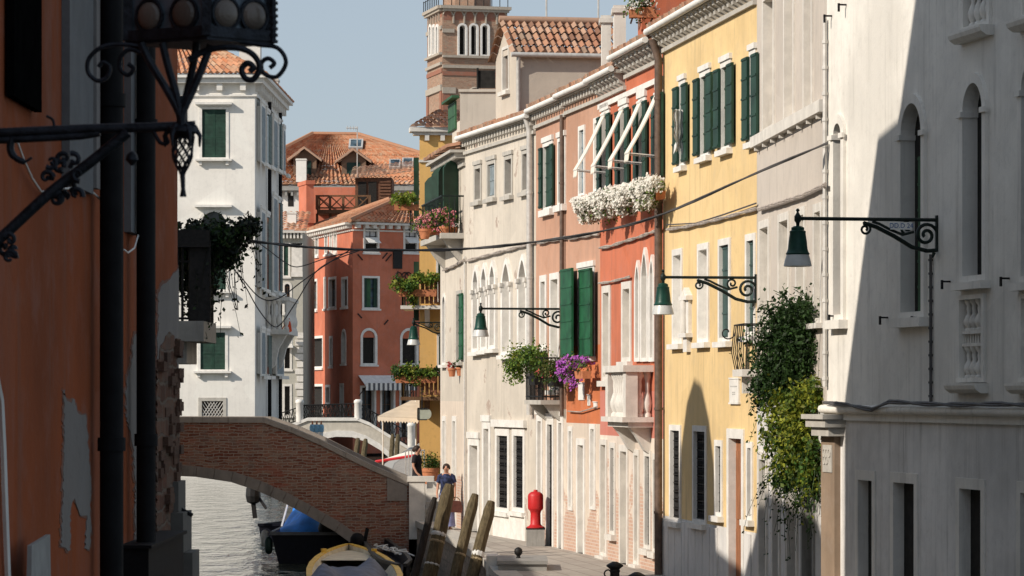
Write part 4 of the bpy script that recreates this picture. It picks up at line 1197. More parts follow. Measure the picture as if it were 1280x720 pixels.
ridge0 = cx+(L0-C0)*.18+Vector((0, 0, zr)); ridge1 = cx-(L0-C0)*.18+Vector((0, 0, zr))
A_, B_, C_, D_ = outc(L0), outc(C0), outc(R0), outc(bk)
tile_plane(s, A_, B_, ridge1, ridge0, pitch=.42, course=.6, amp=.1); tile_plane(s, B_, C_, ridge1+Vector((.01, 0, 0)), ridge1, pitch=.42, course=.6, amp=.1)
tile_plane(s, C_, D_, ridge0, ridge1, pitch=.6, course=.8); tile_plane(s, D_, A_, ridge0, ridge0, pitch=.6, course=.8)
for p, q in ((B_, ridge1), (A_, ridge0), (C_, ridge1)): s.tube([p+Vector((0, 0, .05)), q+Vector((0, 0, .06))], .2, 6)
s.build('roof', M['tile_orange'], rt, smooth=True, recalc=False)
s = MB(); u0, u1, z0, z1 = FR.rect(448, 512, 473, 483)
s.hexa([FR.pt(u0, z0, 1.2), FR.pt(u1, z0, 1.2), FR.pt(u1, z1+.2, 0), FR.pt(u0, z1+.2, 0)]+[FR.pt(u, z+.03, w) for u, z, w in ((u0, z0, 1.2), (u1, z0, 1.2), (u1, z1+.2, .02), (u0, z1+.2, .02))], 0)
n = 22
for i in range(n):
    a, b = u0+(u1-u0)*i/n, u0+(u1-u0)*(i+1)/n
    FR.box(s, a, b, z0-.3, z0+.25, 1.19, 1.21, i % 2)
ta = thing('awning', 'grey and white striped awning over the cafe front of the red house', 'awning', FR.pt(u0, z0))
s.build('canopy', [M['white_paint'], simple('grey_stripe', (.12, .12, .13), .9)], ta)
s = MB()
for uu in (u0+.05, u1-.05): s.tube([FR.pt(uu, z0-.7, .0), FR.pt(uu, z0, 1.2)], .03, 5)
s.build('arm', M['iron'], ta)
for px, py, dx, dy in ((447, 318, 6, 10), (484, 316, -6, 10), (489, 318, -7, 12), (447, 392, 5, 8), (485, 400, -5, 8)):
    s = MB(); a, b = FR.uv(px, py), FR.uv(px+dx, py+dy*.7)
    s.bar(FR.pt(a[0], a[1], .03), FR.pt(b[0], b[1], .03), .08, .08); s.build('wall_anchor', M['iron'], rt)
s = MB(); u0, u1, z0, z1 = FR.rect(491, 502, 314, 336); FR.box(s, u0, u1, z0, z1, .0, .12)
for a in (498, 506, 510):
    uu, zz = FR.uv(a, 345); s.tube(circle_pts(FR.pt(uu, zz, .06), .27, 0, 5.2, 12, FR.ex, Vector((0, 0, 1))), .04, 5)
uu, zz = FR.uv(497, 352); s.tube([FR.pt(uu, zz+.8, .06), FR.pt(uu, zz, .06), FR.pt(uu+.8, zz+.64, .06)], .04, 5)
tag(s.build('wall_lantern', M['iron'], None), 'black iron lantern with curled bracket on the far red house', 'lantern')
# chimney pilaster and roof terrace on the red house
u0, u1 = FL.u(376.5), FL.u(386)
s = MB(); FL.box(s, u0, u1, 0, FL.z(381, 232), -.4, .2); FL.box(s, u0-.2, u1+.2, FL.z(381, 280), FL.z(381, 275), -.4, .32); FL.box(s, u0-.16, u1+.16, FL.z(381, 232)+.001, FL.z(381, 227), -.48, .27)
s.build('chimney_breast', P_far, rt)
t = thing('roof_terrace', 'wooden roof terrace with criss-cross railing above the red house', 'terrace', P(430, 262, 257.6))
YA = 257.6
s = MB(); a, b = P(396, 263, YA), P(462, 246, YA); zp, zq = P(430, 262, YA).z, P(430, 245, YA).z
s.box(a.x, b.x+2.4, YA, YA+5.6, zp-.3, zp)
for q in range(5): x = a.x+(b.x-a.x)*q/4; s.box(x-.1, x+.1, YA-.02, YA+.15, zp, zq+.08); s.box(x-.1, x+.1, YA+.3, YA+.5, zp-2.6, zp-.301)
s.box(a.x, b.x, YA-.01, YA+.1, zq-.06, zq+.08); s.box(a.x, b.x, YA-.01, YA+.1, zp+.08, zp+.2)
for q in range(4):
    x0, x1 = a.x+(b.x-a.x)*q/4+.1, a.x+(b.x-a.x)*(q+1)/4-.1
    s.bar((x0, YA+.03, zp+.2), (x1, YA+.03, zq-.07), .09); s.bar((x0, YA+.13, zq-.07), (x1, YA+.13, zp+.2), .09)
for q in range(4): s.box(a.x-.05, a.x+.08, YA+.8+q*1.3, YA+.96+q*1.3, zp, zq); 
s.box(a.x-.03, a.x+.1, YA, YA+5.6, zq-.06, zq+.06)
s.build('railing', M['door_wood'], t)
s = MB(); c0, c1 = P(444, 262, YA+3.2), P(490, 222, YA+3.2)
s.box(c0.x, c1.x, YA+3.2, YA+8, zp, c1.z); s.build('shed', P_wood, t)
s = MB()
for q0, q1 in ((.08, .30), (.36, .58)): s.box(c0.x+(c1.x-c0.x)*q0, c0.x+(c1.x-c0.x)*q1, YA+3.1, YA+3.199, zp+.2, c1.z-.35)
s.build('opening', M['dark'], t)
s = MB()
for q in range(9): s.box(c0.x+(c1.x-c0.x)*.66, c1.x-.1, YA+3.08, YA+3.199, zp+.3+q*.26, zp+.46+q*.26)
s.build('louvre', P_wood, t)
s = MB(); tile_plane(s, (c0.x-.5, YA+2.7, c1.z-.15), (c1.x+2.4, YA+2.7, c1.z+.55), (c1.x+2.4, YA+9.6, c1.z+1.9), (c0.x-.5, YA+9.6, c1.z+1.3), pitch=.44, course=.6); s.build('shed_roof', M['tile'], t, smooth=True, recalc=False)
s = MB(); c0, c1 = P(389, 280, 259), P(404, 252, 259); s.box(c0.x, P(446, 0, 259).x, 261, 267, zp-4.8, P(400, 232, 259).z); s.build('rear_wall', P_far, t)

# big tiled roof farther back
YB = 297.6
t = thing('tiled_house', 'far house under a wide orange tile roof with two dormers', 'house', P(440, 300, YB))
zl = P(440, 232, YB).z
x0, x1 = P(282, 0, YB).x, P(640, 0, YB).x
s = MB(); s.box(x0, x1, YB, YB+17.6, 0, zl); s.build('wall', P_wh, t)
for a, b, yt, yb in ((360, 367, 241, 258),):
    g = MB(); p0, p1 = P(a, yb, YB), P(b, yt, YB); g.box(p0.x, p1.x, YB-.03, YB+.1, p0.z, p1.z); g.build('window', M['dark'], t)
s = MB(); e = .8
a0, a1, a2, a3 = (x0-e, YB-e, zl+.1), (x1+e, YB-e, zl+.1), (x1+e, YB+17.6+e, zl+.1), (x0-e, YB+17.6+e, zl+.1)
r0, r1 = P(391, 168, YB+8.8), P(448, 169, YB+8.8)
tile_plane(s, a0, a1, r1, r0, pitch=.44, course=.6, amp=.11); tile_plane(s, a3, a0, r0, r0, pitch=.8, course=.9); tile_plane(s, a1, a2, r1, r1, pitch=.8, course=.9); tile_plane(s, a2, a3, r0, r1, pitch=1.2, course=1.2)
for p, q in ((a0, r0), (a1, r1), (r0, r1)): s.tube([Vector(p)+Vector((0, 0, .05)), Vector(q)+Vector((0, 0, .08))], .24, 6)
s.build('roof', M['tile_orange'], t, smooth=True, recalc=False)
s = MB(); s.box(x0-.3, x1+.3, YB-.64, YB-.001, zl-.48, zl-.08)
for i in range(48): x = x0+(x1-x0)*i/48; s.box(x, x+.2, YB-.48, YB-.001, zl-.96, zl-.481)
s.build('cornice', M['stone_grey'], t)
P_dark = plaster('brown_plaster', (.2, .13, .09))
for k, (pc, pw, ye, yr) in enumerate(((381, 20, 198, 185), (442, 21, 200, 187))):
    Yd = YB+1.0
    d = thing('dormer', ['dark gabled dormer on the far orange roof, beside the white chimney', 'dark gabled dormer on the far orange roof, below the skylight'][k], 'dormer', P(pc, 222, Yd), 'dormers on the far roof')
    c = P(pc, ye, Yd); hw = pw/FPX*Yd
    s = MB(); zb = P(pc, 224, Yd).z
    s.box(c.x-hw*.72, c.x+hw*.72, Yd, Yd+7.2, zb-.8, c.z); s.prism([(c.x-hw*.72, Yd, c.z), (c.x+hw*.72, Yd, c.z), (c.x, Yd, P(pc, yr, Yd).z-.16)], (0, 7.2, 0)); s.build('wall', P_dark, d)
    s = MB(); s.box(c.x-hw*.4, c.x+hw*.4, Yd-.08, Yd, zb, c.z-.24); s.build('window', M['green_dark'], d)
    s = MB(); z1 = P(pc, yr, Yd).z+.08
    for sg in (-1, 1):
        p0, p1 = Vector((c.x+sg*hw*1.08, Yd-.8, c.z-.16)), Vector((c.x+sg*hw*1.08, Yd+7.4, c.z-.16))
        q0, q1 = Vector((c.x, Yd-.8, z1)), Vector((c.x, Yd+7.4, z1))
        if sg < 0: tile_plane(s, p1, p0, q0, q1, pitch=.44, course=.6)
        else: tile_plane(s, p0, p1, q1, q0, pitch=.44, course=.6)
        s.hexa([p0-Vector((0, 0, .2)), q0-Vector((0, 0, .2)), q0-Vector((0, -.1, .2)), p0-Vector((0, -.1, .2)), p0, q0, q0+Vector((0, .1, 0)), p0+Vector((0, .1, 0))])
    s.build('roof', M['tile'], d, smooth=True, recalc=False)
for px, py in ((443, 178), (493, 205), (509, 203)):
    f = (P(px, py, YB+3.5 if py < 190 else YB+1.5))
    nrm = (Vector(a1)-Vector(a0)).cross(Vector(r0)-Vector(a0)).normalized()
    tt = (Vector(a0)-f).dot(nrm)/Vector((0, 1, 0)).dot(nrm); f = f+Vector((0, tt-.2, 0))
    up = (Vector(r0)-Vector(a0)); up = (up-XD*up.dot(XD)).normalized()
    g = MB(); hw, hh = (.53, .88) if py > 190 else (.67, .96)
    g.hexa([f-XD*hw-up*hh, f+XD*hw-up*hh, f+XD*hw+up*hh, f-XD*hw+up*hh]+[v+nrm*.2 for v in (f-XD*hw-up*hh, f+XD*hw-up*hh, f+XD*hw+up*hh, f-XD*hw+up*hh)])
    fr_ = g.build('skylight', M['zinc'], t)
    g = MB(); g.quad(*[v+nrm*.21 for v in (f-XD*hw*.75-up*hh*.8, f+XD*hw*.75-up*hh*.8, f+XD*hw*.75+up*hh*.8, f-XD*hw*.75+up*hh*.8)]); g.build('pane', M['glass_blue'], fr_)
def antenna(px, yt, yb, Y, label, arms=True):
    s = MB(); s.tube([P(px, yb, Y), P(px, yt, Y)], .05 if Y > 100 else .025, 5)
    if arms:
        a, b = P(px-14, yt+2, Y), P(px+1, yt+2, Y); s.tube([a, b], .045, 4)
        for q in (.1, .35, .6, .8): p = a.lerp(b, q); s.tube([p-Vector((0, .4, .1)), p+Vector((0, .4, .1))], .03, 4); s.tube([p-Vector((0, 0, .2)), p+Vector((0, 0, .2))], .03, 4)
    return tag(s.build('antenna', M['zinc'], None), label, 'antenna', 'roof antennas')
antenna(446.5, 158, 222, YB+.3, 'branched television antenna on the far orange tile roof')
antenna(683, -20, 33, 79, 'thin bare mast behind the dormer roof, near the middle of the sky', False)
antenna(748, -30, 37, 79, 'pale bare mast beside the twin white chimneys', False)
chimney('chimney', 'white chimney with a flat cap beside a dormer on the far orange roof', (P(377, 0, YB).x, YB-.2), .95, .9, P(377, 228, YB).z, P(377, 201, YB).z, P_wh, group='chimneys beyond the bridge')

# grey-green house between white palace and red house
YG = 233.6
GG = house('narrow_house', 'narrow grey green house squeezed beside the white house', (P(345, 0, YG).x, YG), (P(378.5, 0, YG).x, YG), P(365, 290, YG).z, [P_gg], depth=14, vd=Vector((0, 1, 0)), z0=-1)
fwindow(GG, GG.root, 352, 363, 305, 346, fr=.1, depth=.15, fill='shutter', paint='green', frame='stone')
fwindow(GG, GG.root, 353, 365, 352, 392, arch=1, fr=.1, depth=.15, fill='pane', frame='stone')
fwindow(GG, GG.root, 353, 365, 432, 462, fr=.1, depth=.15, fill='dark', frame='stone')
fwindow(GG, GG.root, 353, 365, 480, 520, fr=.1, depth=.15, fill='dark', frame='stone')
finish(GG)
s = MB(); z = GG.z1
GG.box(s, -.3, GG.L+.24, z-.08, z+.08, -.3, .64)
for i in range(8): GG.box(s, i*.26, i*.26+.13, z-.48, z-.081, -.003, .48)
GG.box(s, 0, GG.L, z-.96, z-.8, -.003, .12)
s.build('cornice', M['stone'], GG.root); sq = MB(); s = MB()
for i in range(14): GG.box(sq, GG.L-.56+(i % 2)*.13, GG.L+.03, GG.z(375, 540-i*9), GG.z(375, 540-i*9)+.43, -.002, .08)
GG.box(s, GG.u(364.5), GG.L-.02, GG.z(370, 340), GG.z(370, 304), -.002, .12); GG.box(s, GG.u(364), GG.L, GG.z(370, 346), GG.z(370, 340)-.001, -.002, .2)
s.build('bay', M['stone'], GG.root); sq.build('quoins', M['stone'], GG.root)
s = MB(); tile_plane(s, GG.pt(-.3, z+.12, .72), GG.pt(GG.L+.3, z+.12, .72), GG.pt(GG.L+.3, z+1.76, -4.8), GG.pt(-.3, z+1.76, -4.8), pitch=.4, course=.6); s.build('roof', M['tile_orange'], GG.root, smooth=True, recalc=False)
chimney('chimney', 'white cowled chimney on the narrow tiled roof beside the white house', (P(365, 0, YG+1.6).x, YG+1.6), .64, .64, P(365, 283, YG).z, P(365, 266, YG).z, P_wh, group='chimneys beyond the bridge')
s = MB(); a, b = P(352, 500, YG-1), P(366, 410, YG-1)
zb = P(360, 432, YG).z; s.box(a.x, b.x, YG-1, YG-.001, zb-.16, zb)
bb = s.build('balcony', M['stone_clean'], GG.root)
s = MB(); zt = zb+.96
for i in range(7): baluster(s, (a.x+.08+(b.x-a.x-.16)*i/6, YG-.85, zb), .88, .08, 6)
s.box(a.x, b.x, YG-.98, YG-.72, zt-.08, zt+.03); s.build('balustrade', M['stone_clean'], bb)

# white house on the left bank
WH = house('white_house', 'tall white house with green shutters rising over the brick bridge', (-24.8, 179.2), (-14.4, 179.2), 21.34, [P_wh], depth=17, vd=Vector((.26, 17, 0)).normalized(), z0=-1.5)
def hoodwin(px0, px1, yt, yb, **k): return fwindow(WH, WH.root, px0, px1, yt, yb, hood=True, style='louvre', fr=.1, depth=.2, frame='stone_clean', **k)
hoodwin(249, 286, 133, 199, fill='shutter', paint='green')
hoodwin(248, 286, 261, 364, fill='shutter', paint='green', arch=1)
hoodwin(247, 285, 412, 464, fill='shutter', paint='green')
fwindow(WH, WH.root, 248, 283, 497, 545, fr=.12, depth=.25, fill='pane', glass='dark', frame='stone_dirty', sill=0)
for a in (95, 172):
    hoodwin(a-20, a+15, 133, 199, fill='shutter', paint='green')
s = MB(); u0, u1, z0, z1 = WH.rect(250, 281, 500, 524)
for i in range(9):
    for sg in (-1, 1):
        x = u0+(u1-u0)*i/8; d = .72
        a = WH.pt(x, z0, -.02-.004*sg); b = WH.pt(min(max(x+sg*d, u0), u1), z0+min(1.1, 1.1*abs(min(max(x+sg*d, u0), u1)-x)/d), -.02-.004*sg)
        s.tube([a, b], .022, 4)
s.build('window_grille', M['zinc'], WH.root)
finish(WH)
SD = Facade((-14.4, 179.206), (-14.144, 196.2))
for a, b, yt, yb in ((320.5, 325.5, 130, 205), (327, 331.5, 140, 208), (336, 341, 148, 212), (342, 345, 152, 214), (348.5, 351, 160, 218),
                     (320.5, 325.5, 262, 362), (327, 331.5, 268, 366), (336, 341, 245, 366), (342, 345.5, 250, 366), (320.5, 325.5, 412, 470), (327, 331.5, 415, 470), (340, 349, 415, 470)):
    w = fwindow(SD, WH.root, a, b, yt, yb, fr=.12, depth=.12, proud=.05, fill='shutter' if a in (327, 342) else 'panel', paint='teal' if a in (327, 342) else 'bluegrey', frame=P_wh, sill=.12, lintel=.12)
    # the shallow reveal stands in front of the wall
    for ch in [w]+list(w.children): ch.location.x += .22
s = MB()
for F, L_ in ((WH, WH.L), (SD, SD.L)):
    z = 21.34
    F.box(s, 0, L_+(.72 if F is WH else 0), z-.2, z, -.05, .72); F.box(s, 0, L_+(.48 if F is WH else 0), z-.48, z-.201, -.05, .48)
    F.box(s, 0, L_+.12*(F is WH), z-1.2, z-1.08, -.05, .12)
    n = int(L_/1.2)
    for i in range(n): F.box(s, (i+.5)*L_/n-.16, (i+.5)*L_/n+.16, z-.88, z-.481, -.05, .35)
s.build('cornice', M['stone_clean'], WH.root)
for px in (333, 346.5):
    u = SD.u(px); g = MB(); g.tube([SD.pt(u, -1, .19), SD.pt(u, 20.5, .19)], .11, 8); g.build('downpipe', M['black_pipe'], WH.root, smooth=True)
s = MB()
z = 21.38; q = [(-25.4, 178.4, z), (-13.7, 178.4, z), (-13.4, 196.8, z), (-25.3, 196.8, z)]
ra, rb = Vector((-19.7, 184, 24.9)), Vector((-19.5, 191, 24.9))
tile_plane(s, q[0], q[1], ra, ra, pitch=.36, course=.6, amp=.1); tile_plane(s, q[1], q[2], rb, ra, pitch=.4, course=.6); tile_plane(s, q[2], q[3], rb, rb, pitch=.5); tile_plane(s, q[3], q[0], ra, rb, pitch=.5)
s.build('roof', M['tile_orange'], WH.root, smooth=True, recalc=False)
chimney('chimney', 'broad white chimney on the white house, behind the curled iron', (P(313, 0, 182.4).x, 182.4), 1.2, 1.1, 21.3, P(313, 57, 182.4).z, P_wh, group='chimneys beyond the bridge')
chimney('chimney', 'small white chimney at the far end of the white house cornice', (P(346, 0, 190.4).x-.3, 190.4), .8, 1.1, 21.0, P(346, 102, 190.4).z, P_wh, group='chimneys beyond the bridge')
# stone balcony on its shaded side
s = MB(); zb, zt = P(345, 412, 187).z, P(345, 372, 187).z; u0, u1 = 6.4, 12.8
SD.box(s, u0, u1, zb-.3, zb, -.002, 1.36)
for uu in (u0+.5, u1-1.1): s.prism([SD.pt(uu, zb-.301, 0), SD.pt(uu, zb-2.6, 0), SD.pt(uu, zb-2.1, .5), SD.pt(uu, zb-1.1, .72), SD.pt(uu, zb-.301, 1.2)], SD.ex*.64)
bb = s.build('balcony', M['stone'], WH.root)
s = MB(); SD.box(s, u0, u1, zt-.22, zt, 1.0, 1.4); SD.box(s, u0, u0+.32, zt-.22, zt, 0, .999); SD.box(s, u1-.32, u1, zt-.22, zt, 0, .999)
for i in range(14): baluster(s, SD.pt(u0+.2+(u1-u0-.4)*i/13, zb, 1.2), zt-.22-zb, .17, 8)
for wq in (.2, .5, .8): baluster(s, SD.pt(u0+.16, zb, wq), zt-.22-zb, .17, 8)
s.build('balustrade', M['stone'], bb, smooth=True)
s = MB(); 
pts = [P(354, 404, 185.9), P(359, 400, 185.9), P(363, 402, 185.9), P(365, 414, 185.9), P(361, 416, 185.9), P(356, 409, 185.9)]
s.prism(pts, (0, .06, 0)); s.tube([P(352, 412, 185.9), P(362, 398, 185.9)], .035, 5)
tag(s.build('flag', simple('orange_red_cloth', (.75, .1, .03), .8), None), 'orange red flag hanging by the stone balcony of the white house', 'flag')

# leaning bell tower
T0 = Vector((-9.06, 416, 0)); c15, s15 = math.cos(R(14.5)), math.sin(R(14.5)); TW = 8.72
TR = Facade(T0, T0+Vector((c15, s15, 0))*TW); TL = Facade(T0+Vector((-s15, c15, 0))*TW, T0)
tt = thing('bell_tower', 'brick bell tower with white arched belfry against the sky', 'bell tower', T0)
zt_ = TR.z(594, 12)
for a, b in ((571.5, 584), (586, 598), (600, 612)):
    fwindow(TR, tt, a, b, 29, 70, arch=1, fr=.17, depth=.7, proud=.12, fill='dark', frame='stone_clean', sill=0)
for a, b in ((537, 540.5), (541.3, 544.8), (545.6, 549.2)):
    fwindow(TL, tt, a, b, 30, 70, arch=1, fr=.22, depth=.5, proud=.12, fill='dark', frame='stone_clean', sill=0)
mb = MB()
for F in (TR, TL): wall_faces(mb, F, 0, zt_)
bk = T0+Vector((-s15, c15, 0))*TW+Vector((c15, s15, 0))*TW
for p, q in ((TR.B, bk), (bk, TL.A)): mb.quad(p, q, q+Vector((0, 0, zt_)), p+Vector((0, 0, zt_)), 0, [(0, 0), (TW, 0), (TW, zt_), (0, zt_)])
mb.poly([v+Vector((0, 0, zt_)) for v in (TR.A, TR.B, bk, TL.A)])
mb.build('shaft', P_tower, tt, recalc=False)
s = MB(); b2 = MB()
for F in (TR, TL):
    L_ = F.L
    e = .0
    F.box(s, -.4 if F is TR else .0, L_+.4, zt_, zt_+.4, -.3, .72); F.box(s, 0, L_+.16, zt_-.32, zt_-.001, -.003, .48)
    zm = lambda y: F.z(594 if F is TR else 542, y)
    zc = zm(37); F.box(s, 0, L_*.18, zc-.5, zc, -.003, .22); F.box(s, L_*.88, L_, zc-.5, zc, -.003, .22)
    for yy, h, w in ((70, .3, .42), (82, .4, .3), (110, .8, .26)):
        zc = zm(yy)
        F.box(s, 0, L_*.2 if yy == 110 and F is TR else L_, zc-h, zc, -.003, w)
    n = 6; zc = zm(26)
    for i in range(n):
        u = L_*(i+.5)/n; r = L_/n*.36
        b2.prism([F.pt(u-r, zc, .012), F.pt(u+r, zc, .012)]+[F.pt(u+r*math.cos(k*math.pi/8), zc+.7+r*math.sin(k*math.pi/8), .012) for k in range(9)], F.n*.01)
        s.tube([F.pt(u+r*1.15*math.cos(k*math.pi/8), zc+.7+r*1.15*math.sin(k*math.pi/8), .08) for k in range(9)], .09, 4)
        if i: F.box(s, u-L_/n*.5-.09, u-L_/n*.5+.09, zc-.4, zc+.8, -.003, .24)
    for uu in (0.02, L_-1.0): F.box(b2, uu, uu+.98, 3, zm(114), -.002, .16)
    F.box(b2, 0, L_, zm(95), zm(90), -.002, .12)
    for i in range(3):
        u = L_*(.25+.25*i); zc = zm(118); r = L_*.1
        if F is TL or i == 1: s.tube([F.pt(u+r*math.cos(k*math.pi/8), zc+r*math.sin(k*math.pi/8), .07) for k in range(9)], .12, 4)
s.build('stone_trim', M['stone_tower'], tt)
b2.build('blind_arcade', brickwork('tower_dark_brick', (.3, .12, .08), (.36, .2, .14), (.36, .28, .22), .3, w=.5, h=.16), tt)
s = MB(); cen = (TR.A+TR.B+bk+TL.A)/4
for k in range(8):
    a0, a1 = 2*math.pi*k/8+.3, 2*math.pi*(k+1)/8+.3; r = 3.3
    p, q = cen+Vector((r*math.cos(a0), r*math.sin(a0), zt_+.4)), cen+Vector((r*math.cos(a1), r*math.sin(a1), zt_+.4))
    s.quad(p, q, q+Vector((0, 0, 8)), p+Vector((0, 0, 8)), 0, [(0, 0), (2.5, 0), (2.5, 8), (0, 8)])
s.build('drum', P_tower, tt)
s = MB()
for F in (TR, TL):
    for i in range(9): u = .05+(F.L-.1)*i/8; s.tube([F.pt(u, zt_+.4, .5), F.pt(u, zt_+1.9, .5)], .055, 4)
    s.tube([F.pt(0, zt_+1.75, .5), F.pt(F.L, zt_+1.75, .5)], .05, 4)
s.build('railing', M['iron'], tt)
# ================================================================== ground, water, quay
def structure(name, mb, mat, **k):
    o = mb.build(name, mat, None, **k); o['kind'] = 'structure'; return o

def watermat():
    m, nt, N, L, b = nodes('canal_water')
    tc = N.new('ShaderNodeTexCoord'); ob = tc.outputs['Object']
    b.inputs['Base Color'].default_value = (.045, .052, .036, 1); b.inputs['Roughness'].default_value = .03
    b.inputs['Specular IOR Level'].default_value = .34; b.inputs['IOR'].default_value = 1.33
    n1 = noise(N, L, ob, 1.0, 4, .55, (1.1, .42, 1)); n2 = noise(N, L, ob, 1.0, 5, .6, (2.4, .9, 1)); n3 = noise(N, L, ob, 1, 3, .5, (8, 3, 1))
    h = mathn(N, L, 'ADD', mathn(N, L, 'ADD', mathn(N, L, 'MULTIPLY', n1, 1.0), mathn(N, L, 'MULTIPLY', n2, .28)), mathn(N, L, 'MULTIPLY', n3, .03))
    bp = N.new('ShaderNodeBump'); bp.inputs['Strength'].default_value = 1.0; bp.inputs['Distance'].default_value = .24
    L.new(h, bp.inputs['Height']); L.new(bp.outputs['Normal'], b.inputs['Normal'])
    return m

def paving():
    m, nt, N, L, b = nodes('quay_paving')
    tc = N.new('ShaderNodeTexCoord'); ob = tc.outputs['Object']
    mp = N.new('ShaderNodeMapping'); mp.inputs['Rotation'].default_value = (0, 0, R(80)); L.new(ob, mp.inputs['Vector'])
    bk = brick_nodes(N, L, mp.outputs[0], (.36, .32, .28), (.44, .40, .35), (.2, .175, .15), w=.85, h=.42, ms=.014)
    n1 = noise(N, L, ob, 1.4, 7, .65); n2 = noise(N, L, ob, 14, 5, .6)
    c = mixc(N, L, mathn(N, L, 'MULTIPLY', sstep(N, L, n1, .45, .75), .5), bk.outputs['Color'], (.25, .22, .19))
    c = mixc(N, L, mathn(N, L, 'MULTIPLY', sstep(N, L, n2, .55, .75), .3), c, (.5, .46, .41))
    L.new(c, b.inputs['Base Color']); b.inputs['Roughness'].default_value = .85; b.inputs['Specular IOR Level'].default_value = .2
    bp = N.new('ShaderNodeBump'); bp.inputs['Strength'].default_value = .4; bp.inputs['Distance'].default_value = .01; bp.invert = True
    L.new(bk.outputs['Fac'], bp.inputs['Height']); L.new(bp.outputs['Normal'], b.inputs['Normal'])
    return m

mb = MB(); mb.quad((-60, -40, -1.2), (60, -40, -1.2), (60, 420, -1.2), (-60, 420, -1.2)); structure('water', mb, watermat(), recalc=False)
P_pave = paving()
P_quay = brickwork('quay_wall_stone', (.28, .24, .2), (.34, .29, .24), (.22, .19, .16), .5, w=.7, h=.3)
EDGE = [(7.2, 20), (5.6, 30), (1.2, 48), (.25, 56), (-.30, 62.5), (-.57, 68), (-1.55, 79), (-2.62, 88), (-3.3, 96), (-4.2, 110), (-5.4, 128), (-6.3, 160), (-6.6, 214)]
mb = MB(); s = MB(); wq = MB()
for (x0, y0), (x1, y1) in zip(EDGE, EDGE[1:]):
    mb.quad((x0, y0, 0), (40, y0, 0), (40, y1, 0), (x1, y1, 0))
    d = Vector((x1-x0, y1-y0, 0)); l = d.length; n_ = Vector((d.y, -d.x, 0)).normalized()
    if n_.x > 0: n_ = -n_
    wq.quad((x0, y0, -2), (x1, y1, -2), (x1, y1, -.16), (x0, y0, -.16), 0, [(0, -2), (l, -2), (l, -.16), (0, -.16)])
    k = max(1, int(l/1.3))
    for i in range(k):
        a = Vector((x0, y0, 0))+d*(i/k)+d*(.006/l); b = Vector((x0, y0, 0))+d*((i+1)/k)-d*(.006/l)
        a2, b2_ = a-n_*.42, b-n_*.42; a1, b1 = a+n_*.05, b+n_*.05
        s.hexa([a1+Vector((0, 0, -.16)), b1+Vector((0, 0, -.16)), b2_+Vector((0, 0, -.16)), a2+Vector((0, 0, -.16)), a1+Vector((0, 0, .012)), b1+Vector((0, 0, .012)), b2_+Vector((0, 0, .012)), a2+Vector((0, 0, .012))])
structure('pavement', mb, P_pave, recalc=False)
structure('quay_kerb', s, M['stone_dirty'])
structure('quay_wall', wq, P_quay, recalc=False)
mb = MB(); mb.quad((-6.6, 214, -.02), (60, 214, -.02), (400, 2500, -.02), (-6.6, 2500, -.02)); mb.quad((-400, 2500, -.02), (-80, 180, -.02), (-14.6, 180, -.02), (-14.6, 2500, -.02)); mb.quad((-14.6, 262, -.02), (-6.6, 262, -.02), (-6.6, 2500, -.02), (-14.6, 2500, -.02))
structure('ground', mb, P_pave, recalc=False)

# low stone landing step and block at the quay edge
s = MB(); a = P(609, 715, 64.6); 
s.box(P(608, 0, 65.2).x, P(622, 0, 65.2).x, 64.9, 65.8, -1.3, P(615, 694, 65.2).z)
tag(s.build('stone_block', M['stone'], None), 'pale upright stone block at the quay edge beside the mooring poles', 'stone block')
s = MB(); s.box(P(623, 0, 64).x, P(683, 0, 64).x, 63.2, 65.3, -.01, P(650, 702, 64.2).z); s.box(P(623, 0, 64).x-.03, P(683, 0, 64).x+.02, 63.15, 65.35, P(650, 702, 64.2).z+.001, P(650, 702, 64.2).z+.07)
tag(s.build('stone_step', M['stone_grey'], None), 'low grey stone landing slab on the quay carrying a round iron knob', 'stone slab')

# ------------------------------------------------------------------ brick bridge
BY = 88.0
bt = thing('brick_bridge', 'old brick canal bridge with a stone-edged arch', 'bridge', (-5.5, BY, -1.2))
P_bridge = brickwork('bridge_brick', (.17, .055, .036), (.31, .15, .10), (.34, .27, .215), .45, w=.27, h=.08)
tops = [(60, 582), (120, 552), (196, 528), (330, 528.5), (365, 541), (400, 556), (432, 572), (465, 588), (510, 607)]
arch = [(-90, 720), (-60, 693), (-20, 660), (20, 636), (60, 618), (100, 605.5), (140, 598.5), (180, 595), (212, 594), (245, 595.5), (289, 602), (322, 613), (353, 627), (383, 643), (419, 664), (455, 690), (487, 720)]
top3 = [P(x, y, BY) for x, y in tops]; ar3 = [P(x, y, BY) for x, y in arch]
def ztop(x):
    for a, b in zip(top3, top3[1:]):
        if a.x <= x <= b.x: return a.z+(b.z-a.z)*(x-a.x)/(b.x-a.x)
    return top3[0].z if x < top3[0].x else top3[-1].z
BT = 3.2
mb = MB()
xs = sorted(set([p.x for p in top3]+[p.x for p in ar3]+[P(510, 0, BY).x]))
def zarch(x):
    if x <= ar3[0].x or x >= ar3[-1].x: return -2.0
    for a, b in zip(ar3, ar3[1:]):
        if a.x <= x <= b.x: return a.z+(b.z-a.z)*(x-a.x)/(b.x-a.x)
xl = ar3[0].x-2.5; xr = P(511, 0, BY).x
xs = [x for x in xs if xl < x < xr]+[xl, xr]; xs.sort()
